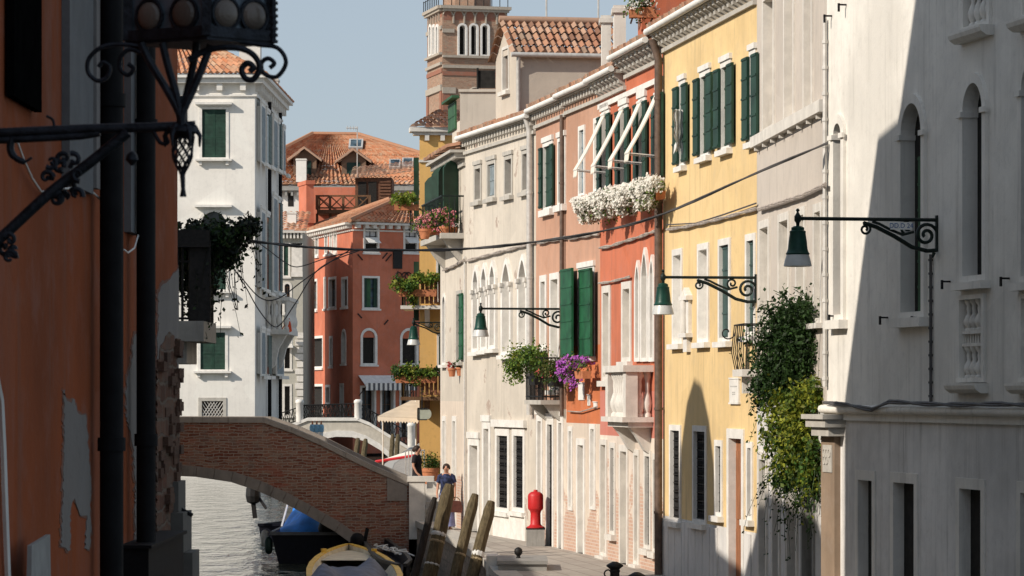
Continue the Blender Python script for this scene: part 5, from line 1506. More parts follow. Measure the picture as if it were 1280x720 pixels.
for x0, x1 in zip(xs, xs[1:]):
    for yy in (BY, BY+BT):
        mb.quad((x0, yy, zarch(x0+1e-6)), (x1, yy, zarch(x1-1e-6)), (x1, yy, ztop(x1)), (x0, yy, ztop(x0)), 0, [(x0, zarch(x0+1e-6)), (x1, zarch(x1-1e-6)), (x1, ztop(x1)), (x0, ztop(x0))])
    for yy in (BY+.32, BY+BT-.32):
        mb.quad((x0, yy, ztop(x0)-1.0), (x1, yy, ztop(x1)-1.0), (x1, yy, ztop(x1)), (x0, yy, ztop(x0)), 0, [(x0, ztop(x0)-1), (x1, ztop(x1)-1), (x1, ztop(x1)), (x0, ztop(x0))])
    mb.quad((x0, BY+.32, ztop(x0)-1), (x1, BY+.32, ztop(x1)-1), (x1, BY+BT-.32, ztop(x1)-1), (x0, BY+BT-.32, ztop(x0)-1))
    mb.quad((x0, BY, zarch(x0+1e-6)), (x1, BY, zarch(x1-1e-6)), (x1, BY+BT, zarch(x1-1e-6)), (x0, BY+BT, zarch(x0+1e-6)), 0, [(x0, 0), (x1, 0), (x1, BT), (x0, BT)])
mb.build('wall', P_bridge, bt, recalc=False)
s = s_front = MB(); s_back = MB()
for p, q in zip(top3, top3[1:]):
    l = (q-p).length; n = max(1, round(l/.95))
    for i in range(n):
        a = p.lerp(q, i/n+.005/l); b = p.lerp(q, (i+1)/n-.005/l); b.x += 0
        for yy, s in ((BY-.05, s), (BY+BT-.37, s_back)):
            s.hexa([(a.x, yy, a.z), (b.x, yy, b.z), (b.x, yy+.42, b.z), (a.x, yy+.42, a.z), (a.x, yy, a.z+.15), (b.x, yy, b.z+.15), (b.x, yy+.42, b.z+.15), (a.x, yy+.42, a.z+.15)])
P_cop = stone('bridge_coping', (.34, .30, .26), .8)
s_front.build('coping', P_cop, bt); s_back.build('coping', P_cop, bt)
s_front = MB(); s_back = MB()
fine = []
for a, b in zip(ar3, ar3[1:]): fine += [a.lerp(b, k/4) for k in range(4)]
fine.append(ar3[-1])
def nrm2(i):
    d = fine[min(i+1, len(fine)-1)]-fine[max(i-1, 0)]; n = Vector((-d.z, 0, d.x)).normalized(); return n if n.z > 0 else -n
for i in range(0, len(fine)-2, 2):
    a, b = fine[i], fine[i+2]; m_ = fine[i+1]
    na, nb = nrm2(i)*.28, nrm2(i+2)*.28
    t_ = (b-a).normalized()*.007
    for yy, s in ((BY-.06, s_front), (BY+BT-.1, s_back)):
        s.hexa([a+t_+Vector((0, yy-BY, -.012)), b-t_+Vector((0, yy-BY, -.012)), b-t_+Vector((0, yy-BY+.18, -.012)), a+t_+Vector((0, yy-BY+.18, -.012)),
                a+na+t_+Vector((0, yy-BY, 0)), b+nb-t_+Vector((0, yy-BY, 0)), b+nb-t_+Vector((0, yy-BY+.18, 0)), a+na+t_+Vector((0, yy-BY+.18, 0))])
P_ring = stone('arch_stone', (.27, .24, .215), .8)
s_front.build('arch_ring', P_ring, bt); s_back.build('arch_ring', P_ring, bt)
s = MB(); x0, x1 = P(511.5, 0, BY).x, P(531, 0, BY).x; zt = P(520, 602, BY).z
s.box(x0, x1, BY-.12, BY+.5, -.5, zt); s.box(x0-.05, x1+.25, BY-.16, BY+.55, zt+.001, zt+.14)
s.build('end_pier', M['stone'], bt)
s = MB(); za, zb_ = P(0, 626, BY).z, P(0, 609, BY).z; xa = P(484, 0, BY).x
s.hexa([(xa, BY-.03, za), (x0-.06, BY-.03, za), (x0-.06, BY+.2, za), (xa, BY+.2, za), (xa, BY-.03, ztop(xa)-.02), (x0-.06, BY-.03, ztop(x0-.06)-.02), (x0-.06, BY+.2, ztop(x0-.06)-.02), (xa, BY+.2, ztop(xa)-.02)])
s.build('end_block', P_ring, bt)
s = MB()
for i in range(6):
    s.box(x1+.0, -1.9, BY+.2+i*.34, BY+2.9, .17*i-.01, .17*(i+1)-.012) if i else s.box(x1, -1.9, BY+.2, BY+2.9, -.01, .158)
s.box(P(531, 0, BY+3).x, P(556, 0, BY+3).x, BY+2.9, BY+3.3, 0, P(540, 605, BY+3).z)
s.build('steps', M['stone'], bt)

# white stone footbridge farther on
FY = 214.4
fb = thing('stone_footbridge', 'white stone footbridge with iron railings before the red house', 'bridge', P(430, 560, FY))
ftop = [(330, 545), (372, 531), (385, 526), (447, 526), (462, 532), (517, 566), (540, 580)]
fbot = [(330, 600), (372, 566), (385, 556), (400, 549), (420, 545.5), (440, 546), (458, 552), (475, 562), (490, 575), (505, 600), (540, 600)]
def interp(pts, x):
    for a, b in zip(pts, pts[1:]):
        if a[0] <= x <= b[0]: return a[1]+(b[1]-a[1])*(x-a[0])/(b[0]-a[0])
xs = sorted(set([p[0] for p in ftop+fbot]))
s = MB()
for a, b in zip(xs, xs[1:]):
    f = [P(a, interp(fbot, a), FY), P(b, interp(fbot, b), FY), P(b, interp(ftop, b), FY), P(a, interp(ftop, a), FY)]
    s.hexa([f[0], f[1], f[1]+Vector((0, 4, 0)), f[0]+Vector((0, 4, 0)), f[3], f[2], f[2]+Vector((0, 4, 0)), f[3]+Vector((0, 4, 0))])
P_fb = stone('footbridge_stone', (.62, .57, .49), .4)
s.build('arch', P_fb, fb)
s = MB()
for a, b in zip(ftop, ftop[1:]):
    p, q = P(*a, FY), P(*b, FY); s.hexa([p+Vector((0, -.12, .001)), q+Vector((0, -.12, .001)), q+Vector((0, .3, .001)), p+Vector((0, .3, .001)), p+Vector((0, -.12, .22)), q+Vector((0, -.12, .22)), q+Vector((0, .3, .22)), p+Vector((0, .3, .22))])
for a, b in ((fbot[3:9][i], fbot[3:9][i+1]) for i in range(5)):
    p, q = P(*a, FY), P(*b, FY); s.hexa([p+Vector((0, -.06, -.02)), q+Vector((0, -.06, -.02)), q+Vector((0, .1, -.02)), p+Vector((0, .1, -.02)), p+Vector((0, -.06, .4)), q+Vector((0, -.06, .4)), q+Vector((0, .1, .4)), p+Vector((0, .1, .4))])
s.build('coping', M['stone_clean'], fb)
for a, yt in ((374.5, 501), (447.5, 501), (514, 530)):
    s = MB(); w = 4.2 if a != 514 else 4; yb = interp(ftop, a)
    p = P(a, yb, FY); h = (yb-yt)/FPX*FY
    s.lathe((p.x, FY+.1, p.z), [(.25, .1), (.25, h-.18), (.28, h-.15), (.28, h), (.16, h+.1)], 12); s.build('post', M['stone_clean'], fb, smooth=True)
s = MB(); hr = 1.15
def rail(a, b, n):
    p, q = P(a, interp(ftop, a), FY), P(b, interp(ftop, b), FY)
    for zz in (.3, hr): s.tube([p+Vector((0, .1, zz)), q+Vector((0, .1, zz))], .04, 5)
    for i in range(n+1): m_ = p.lerp(q, i/n); s.tube([m_+Vector((0, .1, .2)), m_+Vector((0, .1, hr))], .026, 4)
    for i in range(n):
        m0, m1 = p.lerp(q, i/n), p.lerp(q, (i+1)/n)
        s.tube([m0+Vector((0, .1, .3)), m1+Vector((0, .1, hr))], .02, 4); s.tube([m0+Vector((0, .1, hr)), m1+Vector((0, .1, .3))], .02, 4)
rail(378, 444, 12); rail(451, 510, 12); rail(333, 371, 8); rail(380, 444, 11)
s.build('railing', M['iron'], fb)

# ------------------------------------------------------------------ left bank
P_bounce = plaster('left_bank_bounce_plaster', (.62, .60, .57), streak=.5)  # pale tone chosen to bounce neutral light onto the palace
P_lb2 = plaster('left_bank_ochre', (.5, .38, .22), streak=.5)
SUN = Vector((1.4, .9, -1.0))
def slab(name, label, X, prof, mat, depth=4.0, drop=.64):
    """unseen left-bank house, outlined to cast shadow across the canal: prof is its outline along the bank (Y, Z)"""
    t = thing(name, label, 'house', (X, prof[0][0], -1.5))
    back = Vector((-1.4, -.9, 0)).normalized()*depth
    m_ = MB(); f = [Vector((X, y, z)) for y, z in prof]; k = [p+back+Vector((0, 0, -drop*depth if p.z > 0 else 0)) for p in f]
    n = len(f); m_.poly(f); m_.poly(k[::-1])
    for i in range(n): j = (i+1) % n; m_.quad(f[i], f[j], k[j], k[i])
    m_.build('wall', mat, t)
    return t
lt = slab('unseen_canal_house', 'unseen tall pale house behind the orange corner house, stepped to shape the palace shadow', -5.0, [(22, -1.5), (40.0, -1.5), (39.9, 10.4), (38.2, 14.3), (37.2, 14.6), (36.4, 16.3), (34, 20), (22, 20)], P_bounce, depth=3)  # outline traced back along the sun from the palace's shadow edge
def lbwin(t, X, y, z, w=.9, h=1.5):
    F = Facade((X, y-w/2), (X, y+w/2)); m_ = MB(); F.box(m_, 0, w, z, z+h, .001, .05); a = m_.build('window', M['stone_dirty'], t); m_ = MB(); F.box(m_, .1, w-.1, z+.1, z+h-.1, .051, .075); m_.build('shutter', M['green_dark'], a)
for y in (24, 27, 30, 33):
    for z in (4, 8): lbwin(lt, -5.0, y, z)
lt = slab('unseen_canal_house', 'unseen ochre house across the canal, round-topped to shape the shadow on the yellow house', -9.0, [(38.5, -1.5), (54.4, -1.5), (54.4, 9.65), (52.7, 9.75), (52.45, 11.2), (51.9, 12.1), (51.2, 12.6), (50.5, 12.55), (49.8, 12.0), (49.2, 11.0), (49.0, 9.75), (46.5, 9.7), (45.0, 11.3), (39.2, 11.3), (38.5, 11.0)], P_lb2, depth=3)  # gable and eaves shaped by the shadow they throw, out of view
for y in (41, 44, 47, 50, 53):
    for z in (2, 5.5): lbwin(lt, -9.0, y, z)
lt = slab('unseen_canal_house', 'unseen long low pale house across the canal, eaves stepped to shade the quay', -9.0, [(54.41, -1.5), (85.8, -1.5), (85.8, 5.3), (70, 5.3), (69.5, 5.75), (62, 5.85), (61.5, 6.6), (54.41, 6.8)], P_bounce, depth=4, drop=.5)  # hidden from view, eave heights set by the shadow line on the quay
for y in range(57, 85, 4): lbwin(lt, -9.0, y, 1.2)
lt = slab('unseen_canal_house', 'unseen small ochre house added at the far end of the brick bridge to shade it', -10.3, [(82, -1.5), (87.6, -1.5), (87.6, 6.2), (82, 6.4)], P_lb2, depth=3, drop=.5)  # hidden block added to keep the bridge face in shade
lbwin(lt, -10.3, 86.2, 1.5, .5)

# near orange house, its shaded canal front on the left of the picture
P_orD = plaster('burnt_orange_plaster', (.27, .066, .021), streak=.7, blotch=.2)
P_patch = plaster('bare_grey_render', (.21, .19, .175), streak=.3, blotch=.1)
P_rim = plaster('pale_rust_render', (.20, .10, .07), streak=.3, blotch=.2)
P_roughbrick = brickwork('eroded_brick', (.10, .045, .03), (.17, .09, .06), (.17, .13, .10), .7, w=.3, h=.11)
NX = -2.195
D = Facade((NX, -12), (NX, 21.0))
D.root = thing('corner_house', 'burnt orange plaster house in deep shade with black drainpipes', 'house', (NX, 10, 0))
def drect(px0, px1, yt, yb): return D.rect(px0, px1, yt, yb)
mb = MB(); wall_faces(mb, D, -1.6, 11)
bkv = Vector((-9, -2, 0)); a0, a1 = D.pt(0, 0), D.pt(D.L, 0)
for p, q in ((a0, a0+bkv), (a1, a1+bkv), (a0+bkv, a1+bkv)):
    mb.quad(p+Vector((0, 0, -1.6)), q+Vector((0, 0, -1.6)), q+Vector((0, 0, 11)), p+Vector((0, 0, 11)))
mb.quad(*[v+Vector((0, 0, 11)) for v in (a0, a1, a1+bkv, a0+bkv)])
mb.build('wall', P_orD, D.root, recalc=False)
s = MB(); u = D.u(4); D.box(s, D.u(5), D.u(40), D.z(22, 130), D.z(22, -200), .012, .045); s.build('shutter', M['black'], D.root)
s = MB()
for a, b, yb in ((77, 107, 236), (155, 166, 292)):
    D.box(s, D.u(a), D.u(b), D.z((a+b)/2, yb), 8, -.003, .04)
st = s.build('window_surround', stone('grey_surround', (.17, .175, .18), .4), D.root)
s = MB(); D.box(s, D.u(107.5), D.u(112), D.z(110, 236), 8, -.002, .055); s.build('surround_edge', stone('pale_edge', (.25, .23, .22), .6), D.root)
def patch(name, pts, mat, th=.006):
    rj = random.Random(len(pts)); jag = []
    for (xa, ya), (xb, yb) in zip(pts, pts[1:]+pts[:1]):
        k = max(1, int(math.hypot(xb-xa, yb-ya)/3.5))
        for i in range(k):
            j = 0 if xa > 222 and xb > 222 else 1.1
            jag.append((xa+(xb-xa)*i/k+rj.uniform(-j, j), ya+(yb-ya)*i/k+rj.uniform(-j, j)*1.6))
    cxp, cyp = sum(p[0] for p in jag)/len(jag), sum(p[1] for p in jag)/len(jag)
    if name == 'bare_patch':
        rim = [(min(222.4, x+(1.5 if x > cxp else -1.5)+rj.uniform(-.9, .9)), y+(3 if y > cyp else -3)+rj.uniform(-2, 2)) for x, y in jag]
        s = MB(); s.prism([D.pt(*D.uv(x, y), -.002) for x, y in rim], D.n*.005); s.build('patch_rim', P_rim, D.root)
    s = MB(); q = [D.uv(x, y) for x, y in jag]
    s.prism([D.pt(u, z, -.002) for u, z in q], D.n*(th+.002)); 
    for i, f in enumerate(s.f): s.uv[i] = [((s.v[k]-D.A).dot(D.ex), s.v[k].z) for k in f]
    return s.build(name, mat, D.root) if name != 'eroded_brick' else s
patch('bare_patch', [(79, 486), (83, 500), (88, 503), (90, 497), (95, 512), (100, 520), (106, 519), (108, 545), (110, 575), (113, 610), (111, 640), (113, 660), (111, 686), (106, 684), (107, 645), (101, 646), (96, 634), (91, 624), (87, 636), (86, 690), (81, 685), (75, 684), (78, 600), (79, 540)], P_patch)
patch('bare_patch', [(222.4, 336), (214, 345), (210, 352), (203, 356), (197, 366), (197, 420), (196, 425), (196, 480), (222.4, 480)], P_patch)
patch('bare_patch', [(172, 416), (167, 418), (164, 440), (163, 460), (158, 472), (156, 490), (157, 520), (165, 555), (168, 600), (168, 675), (173, 675)], P_patch)
eb = patch('eroded_brick', [(222.4, 470), (219, 452), (220, 440), (216, 430), (217, 420), (210, 414), (203, 424), (197, 440), (194, 470), (193.5, 730), (222.4, 730)], P_roughbrick, .012)
s = MB()
for i, (za, zb, ww) in enumerate(((690, 720, .14), (640, 689.5, .09), (602, 639.5, .05))):
    z1, z0 = D.z(215, za), D.z(215, zb); D.box(s, D.L-.42-(i % 2)*.1, D.L+.03, z0 if i else -1.6, z1, -.002, ww)
s.build('quoin', stone('dark_quoin', (.15, .14, .125), .7), D.root)
rnd = random.Random(3)
s = eb
for i in range(46):
    py = rnd.uniform(425, 640); px = 222.2-abs(rnd.gauss(0, 2.5)) if i % 2 else rnd.uniform(198, 221); u, z = D.uv(px, py)
    D.box(s, u-.1-rnd.random()*.08, min(u+.1, D.L+rnd.uniform(-.02, .02)), z-.03, z+.03, .0, .02+rnd.random()*.03)
s.build('eroded_brick', P_roughbrick, D.root)
for a, b, r in ((125, 154, .062), (171, 194, .055)):
    s = MB(); u = D.u((a+b)/2, .1); s.tube([D.pt(u, -1, .1), D.pt(u, 8, .1)], r, 12)
    for z in (1.5, 3.2, 5.0): s.tube([D.pt(u, z, .1), D.pt(u, z+.07, .1)], r+.012, 12)
    s.build('downpipe', M['black_pipe'], D.root, smooth=True)
def wire(name, pts, r, label, cat='cable', mat='white_paint', grp=None):
    s = MB(); s.tube(pts, r, 5); return tag(s.build(name, M[mat], None, smooth=True), label, cat, grp)
def dpts(l, w): return [D.pt(*D.uv(x, y, w), w) for x, y in l]
wire('wall_cable', dpts([(22, 178), (30, 200), (40, 222), (52, 240), (80, 236), (105, 233), (118, 242), (126, 250)], .03), .006, 'thin pale cable looping over the orange wall below the bracket arm', grp='loose cables on the orange wall')
wire('wall_cable', dpts([(185, 60), (182, 110), (178, 170), (176, 240), (174, 290), (168, 310), (160, 316), (155, 312)], .06), .005, 'thin pale cable hanging between the two black drainpipes', grp='loose cables on the orange wall')
wire('wall_cable', dpts([(-5, 470), (1, 500), (4, 560), (6, 620), (10, 730)], .02), .014, 'thick white cable running down the orange wall at the very edge', grp='loose cables on the orange wall')
s = MB(); u0, u1 = D.u(150), D.u(197); D.box(s, u0, u1, 1.6, D.z(172, 677), .0, .16); D.box(s, u0-.03, u1+.03, D.z(172, 677)+.001, D.z(172, 675)+.01, -.0, .18)
tag(s.build('meter_box', M['black_pipe'], None), 'black metal box fixed low on the orange wall behind the pipes', 'meter box')
s = MB(); q = [D.uv(x, y, .1) for x, y in ((36, 732), (37, 682), (60, 668), (61, 732))]
s.prism([D.pt(u, z, .09) for u, z in q], D.n*.02); tag(s.build('board', simple('grey_board', (.28, .28, .27), .7), None), 'small white board standing out from the foot of the orange wall', 'board')
s = MB(); p = D.pt(*D.uv(218, 632)); s.tube([p, p+Vector((.12, -.05, -.06))], .014, 6); s.tube([p+Vector((0, 0, -.04)), p+Vector((.08, 0, -.12))], .004, 4)
tag(s.build('iron_spike', M['iron'], None), 'short black iron spike jutting from the eroded brick corner', 'iron spike')

# dark flower balcony on the left bank, beyond the orange corner
BYc = 44.0
t = thing('hanging_balcony', 'black iron balcony on a grey stone slab, in silhouette beside the white house', 'balcony', P(240, 415, BYc))
s = MB(); a, b = P(170, 428, BYc), P(262.5, 403, BYc); s.box(-5.2, b.x, BYc-.9, BYc+.9, a.z, b.z); s.box(-5.2, b.x-.25, BYc-.7, BYc+.7, P(0, 455, BYc).z, a.z-.001)
s.build('slab', M['stone_grey'], t)
s = MB(); zb = b.z
for px0, px1 in ((237.5, 261.5),):
    s.box(P(px0, 0, BYc-.85).x, P(px1, 0, BYc-.85).x, BYc-.88, BYc-.84, zb, P(0, 310, BYc).z)
for px in (222, 228, 237, 262): s.tube([P(px, 403, BYc-.86), P(px, 300, BYc-.86)], .02, 6)
for yy in (398, 327): s.tube([P(190, yy, BYc-.86), P(262, yy, BYc-.86)], .018, 6)
for i in range(8): s.tube([(b.x-.04, BYc-.86+i*.24, zb), (b.x-.04, BYc-.86+i*.24, P(0, 300, BYc).z)], .015, 5)
s.build('railing', M['iron'], t)
s = MB(); s.box(P(215, 0, BYc-.9).x, P(262, 0, BYc-.9).x, BYc-1.0, BYc-.7, P(0, 313, BYc).z, P(0, 292, BYc).z); s.build('planter', M['iron'], t)
# ================================================================== lamps on the facades
ZU = Vector((0, 0, 1))
M['lamp_glass'] = simple('frosted_lamp_glass', (.55, .55, .53), .35, var=.08, bump=0, spec=.5)
def wall_lamp(base, n, L, label, sc=1.0, sign=False, mat='iron_green'):
    base = Vector(base); n = Vector(n).normalized(); side = n.cross(ZU)
    t = thing('wall_lamp', label, 'street lamp', base, 'bracket lamps on the facades')
    e = base+n*L
    s = MB()
    s.tube([base+ZU*0, e], .024*sc, 8)
    s.bar(base-ZU*.42*sc, base+ZU*.06*sc, .05, .06, up=n)
    s.tube([base+n*(1.02*sc)-ZU*.05, base+n*.85*sc-ZU*.1, base+n*.6*sc-ZU*.22*sc, base+n*.36*sc-ZU*.36*sc, base+n*.15*sc-ZU*.41*sc, base+n*.02-ZU*.40*sc], .03*sc, 6)
    s.tube(spiral(base+n*1.0*sc-ZU*.13*sc, .085*sc, .02, R(70), R(70+520), 22, n, ZU), .017*sc, 5)
    s.tube(spiral(base+n*.16*sc-ZU*.2*sc, .165*sc, .03, R(200), R(200-600), 30, n, ZU), .024*sc, 6)
    s.tube(spiral(base+n*.42*sc-ZU*.1*sc, .09*sc, .02, R(-60), R(-60+450), 22, n, ZU), .018*sc, 5)
    s.tube([base+n*.33*sc-ZU*.16*sc, base+n*.48*sc-ZU*.2*sc, base+n*.66*sc-ZU*.13*sc, base+n*.8*sc-ZU*.06*sc, base+n*.9*sc-ZU*.03*sc], .02*sc, 5)
    s.tube([base+n*.05-ZU*.43*sc, base+n*.07-ZU*.5*sc], [.03, .01], 6)
    s.build('bracket', M[mat], t, smooth=True)
    s = MB(); c = e+ZU*0
    s.lathe(c, [(.012, .13), (.028, .105), (.012, .085), (.03, .05), (.045, .03), (.045, -.03), (.025, -.06), (.022, -.1), (.05, -.11)][::-1], 12)
    s.build('finial', M[mat], t, smooth=True)
    s = MB()
    s.lathe(c-ZU*.1, [(.15, -.375), (.158, -.36), (.142, -.34), (.13, -.30), (.12, -.2), (.105, -.1), (.108, -.07), (.085, -.055), (.085, -.02), (.05, 0)], 18)
    s.build('shade', M['lamp_green'], t, smooth=True)
    s = MB(); s.lathe(c-ZU*.1, [(.165, -.53), (.185, -.525), (.172, -.46), (.155, -.4), (.148, -.377)], 18)
    s.build('lamp_glass', M['lamp_glass'], t, smooth=True)
    if sign:
        s = MB(); a = base+n*.37-ZU*.135
        f = side if side.y < 0 else -side
        a = a+f*.045
        p = [a, a+n*.30, a+n*.30+ZU*.1, a+ZU*.1]; s.prism(p, f*.006); sg = s.build('number_plate', M['white_paint'], t)
        cu = bpy.data.curves.new('number_text', 'FONT'); cu.body = 'DD.D 24'; cu.size = .088; cu.extrude = .001; cu.align_x = 'CENTER'; cu.align_y = 'CENTER'
        o = bpy.data.objects.new('number_text', cu); COL.objects.link(o)
        xx = -n; 
        m = Matrix((xx, ZU, f)).transposed(); o.matrix_world = Matrix.Translation(a+n*.15+ZU*.05+f*.0085-base) @ m.to_4x4()
        cu.materials.append(simple('plate_lettering', (.05, .13, .32), .6, bump=0))
        dg = bpy.context.evaluated_depsgraph_get(); me = bpy.data.meshes.new_from_object(o.evaluated_get(dg))
        o2 = bpy.data.objects.new('number_text', me); COL.objects.link(o2); o2.matrix_world = o.matrix_world; o2.parent = sg
        bpy.data.objects.remove(o); o2.name = 'number_text'
    return t
b_ = W.pt(W.u(1172), W.z(1172, 275)); wall_lamp(b_, W.n, 1.92, 'green bell lamp on a scrolled bracket on the white palace, nearest and largest lamp', sign=True)
b_ = Yh.pt(Yh.L-.03, 5.46); wall_lamp(b_, Yh.n, 1.61, 'green bell lamp on a long arm from the yellow house, by the brown drainpipe')
b_ = Pl.pt(Pl.u(706), 5.4); wall_lamp(b_, Pl.n, 1.92, 'green bell lamp on a long arm in front of the grey house arches')
b_ = Vector((P(553, 403, 89).x, 89, P(553, 403, 89).z)); wall_lamp(b_, (-1, 0, 0), .8, 'small green bell lamp in front of the ochre house, farthest lamp', sc=.75)
# conduit down the palace wall under the lamp
s = MB(); u = W.u(1166); z0, z1 = W.z(1166, 505), W.z(1166, 318)
s.tube([W.pt(u, z0, .03), W.pt(u, z1, .03)], .022, 6)
for i in range(11): z = z0+(z1-z0)*(i+.5)/11; s.tube([W.pt(u, z, .03), W.pt(u, z+.03, .03)], .034, 6)
tag(s.build('lamp_conduit', M['cable'], None), 'dark cable conduit running down the white palace wall under the lamp', 'conduit')

# ------------------------------------------------------------------ cables
def cable(pts, r, label, mat='cable', strands=1, name='cable', grp=None):
    s = MB(); pts = [Vector(p) for p in pts]
    if strands == 1: s.tube(pts, r, 6)
    else:
        fine_ = []
        for a, b in zip(pts, pts[1:]):
            k = max(2, int((b-a).length/.12)); fine_ += [a.lerp(b, i/k) for i in range(k)]
        fine_.append(pts[-1])
        for q in range(strands):
            s.tube([p+Vector((0, math.cos(i*.3+q*6.28/strands), math.sin(i*.3+q*6.28/strands)))*r*.75+ZU*random.uniform(-.15, .15)*r for i, p in enumerate(fine_)], r, 5)
    return tag(s.build(name, M[mat], None, smooth=True), label, 'cable', grp)
def smooth_pts(pts, k=6):
    pts = [Vector(p) for p in pts]; out = []
    for i in range(len(pts)-1):
        p0, p1, p2, p3 = pts[max(i-1, 0)], pts[i], pts[i+1], pts[min(i+2, len(pts)-1)]
        for j in range(k):
            t = j/k
            out.append(.5*((2*p1)+(p2-p0)*t+(2*p0-5*p1+4*p2-p3)*t*t+(3*p1-p0-3*p2+p3)*t**3))
    return out+[pts[-1]]
main = [(300, 300), (345, 305), (400, 310), (470, 312.5), (560, 312), (640, 306), (747, 290), (830, 267), (946, 216), (1034, 179)]
cable(smooth_pts([P(x, y, 44+2.9*(x-300)/734) for x, y in main]), .014, 'thick twisted black cable sagging across the whole canal', strands=2)
G2 = 'thin cables by the white house'
cable(smooth_pts([P(*q, 44.6) for q in ((283, 326), (300, 345), (325, 372), (348, 373), (380, 350), (412, 328), (440, 311))]), .009, 'thin cable sagging in front of the white house, upper loop', grp=G2)
cable(smooth_pts([P(*q, 44.8) for q in ((283, 322), (305, 355), (322, 385), (340, 407), (352, 404), (370, 378), (400, 335), (452, 312))]), .009, 'thin cable sagging in front of the white house, lowest loop', grp=G2)
cable(smooth_pts([P(*q, 45.2) for q in ((318, 300), (335, 312), (352, 325), (366, 333), (380, 332), (410, 322), (450, 312))]), .008, 'thin cable crossing in front of the narrow grey green house', grp=G2)
G3 = 'cable bundles along the facades'
def fcab(F, pts, r, label, st=2, mat='conduit', w=.06):
    cable([F.pt(*F.uv(x, y, w), w) for x, y in pts], r, label, mat, st, 'wall_cable', G3)
fcab(Ge, [(553.5, 338), (566, 333), (580, 325)], .025, 'pale cable bundle along the corner house with the flower balcony')
fcab(Gr, [(583, 326), (610, 319), (640, 311), (668, 303)], .025, 'pale cable bundle above the arches of the grey house')
fcab(Pl, [(672, 304), (690, 300), (707, 297)], .028, 'pale cable bundle on the dusty pink house')
fcab(Pk, [(709, 298), (730, 295), (748, 292)], .028, 'pale cable bundle on the pink house above the bright green shutters')
fcab(Rd, [(749, 310), (762, 308), (780, 302), (800, 296), (826, 286)], .022, 'pale cable bundle sagging across the red house')
fcab(Rd, [(748, 354), (760, 353), (772, 350), (787, 346)], .018, 'thin pale cable above the lower windows of the red house')
fcab(Yh, [(833, 287), (855, 284), (890, 276), (920, 268), (945, 261)], .02, 'pale cable bundle across the yellow house')
fcab(Yh, [(833, 281), (870, 279), (905, 268), (945, 254)], .014, 'thin dark cable above the pale bundle on the yellow house', 1, 'cable')
fcab(G, [(948, 262), (975, 254), (1005, 244), (1032, 231)], .024, 'thick cable bundle across the pale grey house', 3, 'conduit')
fcab(W, [(1030, 503), (1060, 506), (1090, 512), (1112, 502), (1160, 505), (1200, 506), (1240, 505), (1320, 507)], .02, 'dark cable resting on the string course of the white palace', 2, 'cable', .17)
fcab(Pk, [(710, 514), (725, 515), (735, 512), (747, 508)], .015, 'thin cable on the orange wall below the signs', 1)
s = MB(); zz = (10.0, 7.3)
s.tube([W.pt(.06, 3.6, .05), W.pt(.06, 9, .05)], .035, 6)
for i in range(14): s.tube([W.pt(.06, 3.7+i*.38, .05), W.pt(.06, 3.75+i*.38, .05)], .048, 6)
tag(s.build('conduit', M['zinc'], None), 'pale knotted conduit down the corner of the white palace', 'conduit')

# ------------------------------------------------------------------ quay furniture
def band(s, a, b, q0, q1, r): s.tube([a.lerp(b, q0), a.lerp(b, (q0+q1)/2), a.lerp(b, q1)], [r, r*1.08, r*.99], 10)
P_pole = wood('mooring_pole_wood', (.115, .09, .052), sc=(10, 10, .8))
P_pole2 = wood('black_pole_wood', (.03, .025, .022))
def pole(label, top, bot, Y, d, mat, bands=(), group='mooring poles at the quay', flat=True):
    a, b = P(*bot, Y), P(*top, Y+.5)
    a = a+(a-b).normalized()*((a.z+1.6)/max(.1, (b-a).normalized().z)) if a.z > -1.6 else a
    t = thing('mooring_pole', label, 'mooring pole', a, group)
    s = MB(); r = d/2
    k = 10; pts = [a.lerp(b, i/k) for i in range(k+1)]
    pts = [p+Vector((random.uniform(-.01, .01), 0, 0)) for p in pts]
    s.tube(pts[:-1]+[a.lerp(b, .93), b], [r*(1.04-.1*i/k) for i in range(k)]+[r*.93, r*.62], 9)
    s.build('post', mat, t)
    for yy0, yy1, m_ in bands:
        q = lambda yy: (P(0, yy, Y).z-a.z)/(b.z-a.z)
        s = MB(); band(s, a, b, q(yy0), q(yy1), r*.99); s.build('rope_band', m_, t)
    return t
M['rope'] = simple('pale_rope', (.33, .26, .16), .9, var=.25, vscale=30)
M['rag'] = simple('white_rag', (.62, .62, .6), .9, var=.15)
pole('slim black mooring pole with a stepped top, leftmost of the four', (543.5, 622), (519, 715), 69, .17, P_pole2)
pole('thickest brown mooring pole, rising in front of the walking woman', (562, 606), (538, 715), 69.5, .33, P_pole, [(671, 666, M['rag']), (679, 676, M['rope']), (707, 704.5, M['rag'])])
pole('brown mooring pole with a rope band, second from the stone block', (594, 618), (570, 715), 69, .25, P_pole, [(695, 692.5, M['rope'])])
pole('pale brown mooring pole with a white rag, beside the stone block', (614, 627), (592, 715), 68, .27, P_pole, [(696, 690, M['rag']), (701, 698.5, M['rope'])])
for i, (x, yt, yb) in enumerate(((446.5, 548, 575), (456, 549, 575))):
    pole('short brown mooring pole left of its twin before the footbridge arch' if i == 0 else 'short brown mooring pole right of its twin before the footbridge arch', (x+1, yt), (x-2, yb), 170, .32, P_pole, group='short poles by the footbridge')
for i, x in enumerate((490, 496.5)):
    pole(['brown mooring pole on the left of a pair by the cafe canopy', 'brown mooring pole on the right of a pair by the cafe canopy'][i], (x+1, 543), (x-1, 572), 170, .27, P_pole, group='short poles by the cafe')
M['pole_blue'] = simple('pole_blue', (.25, .45, .58), .6)
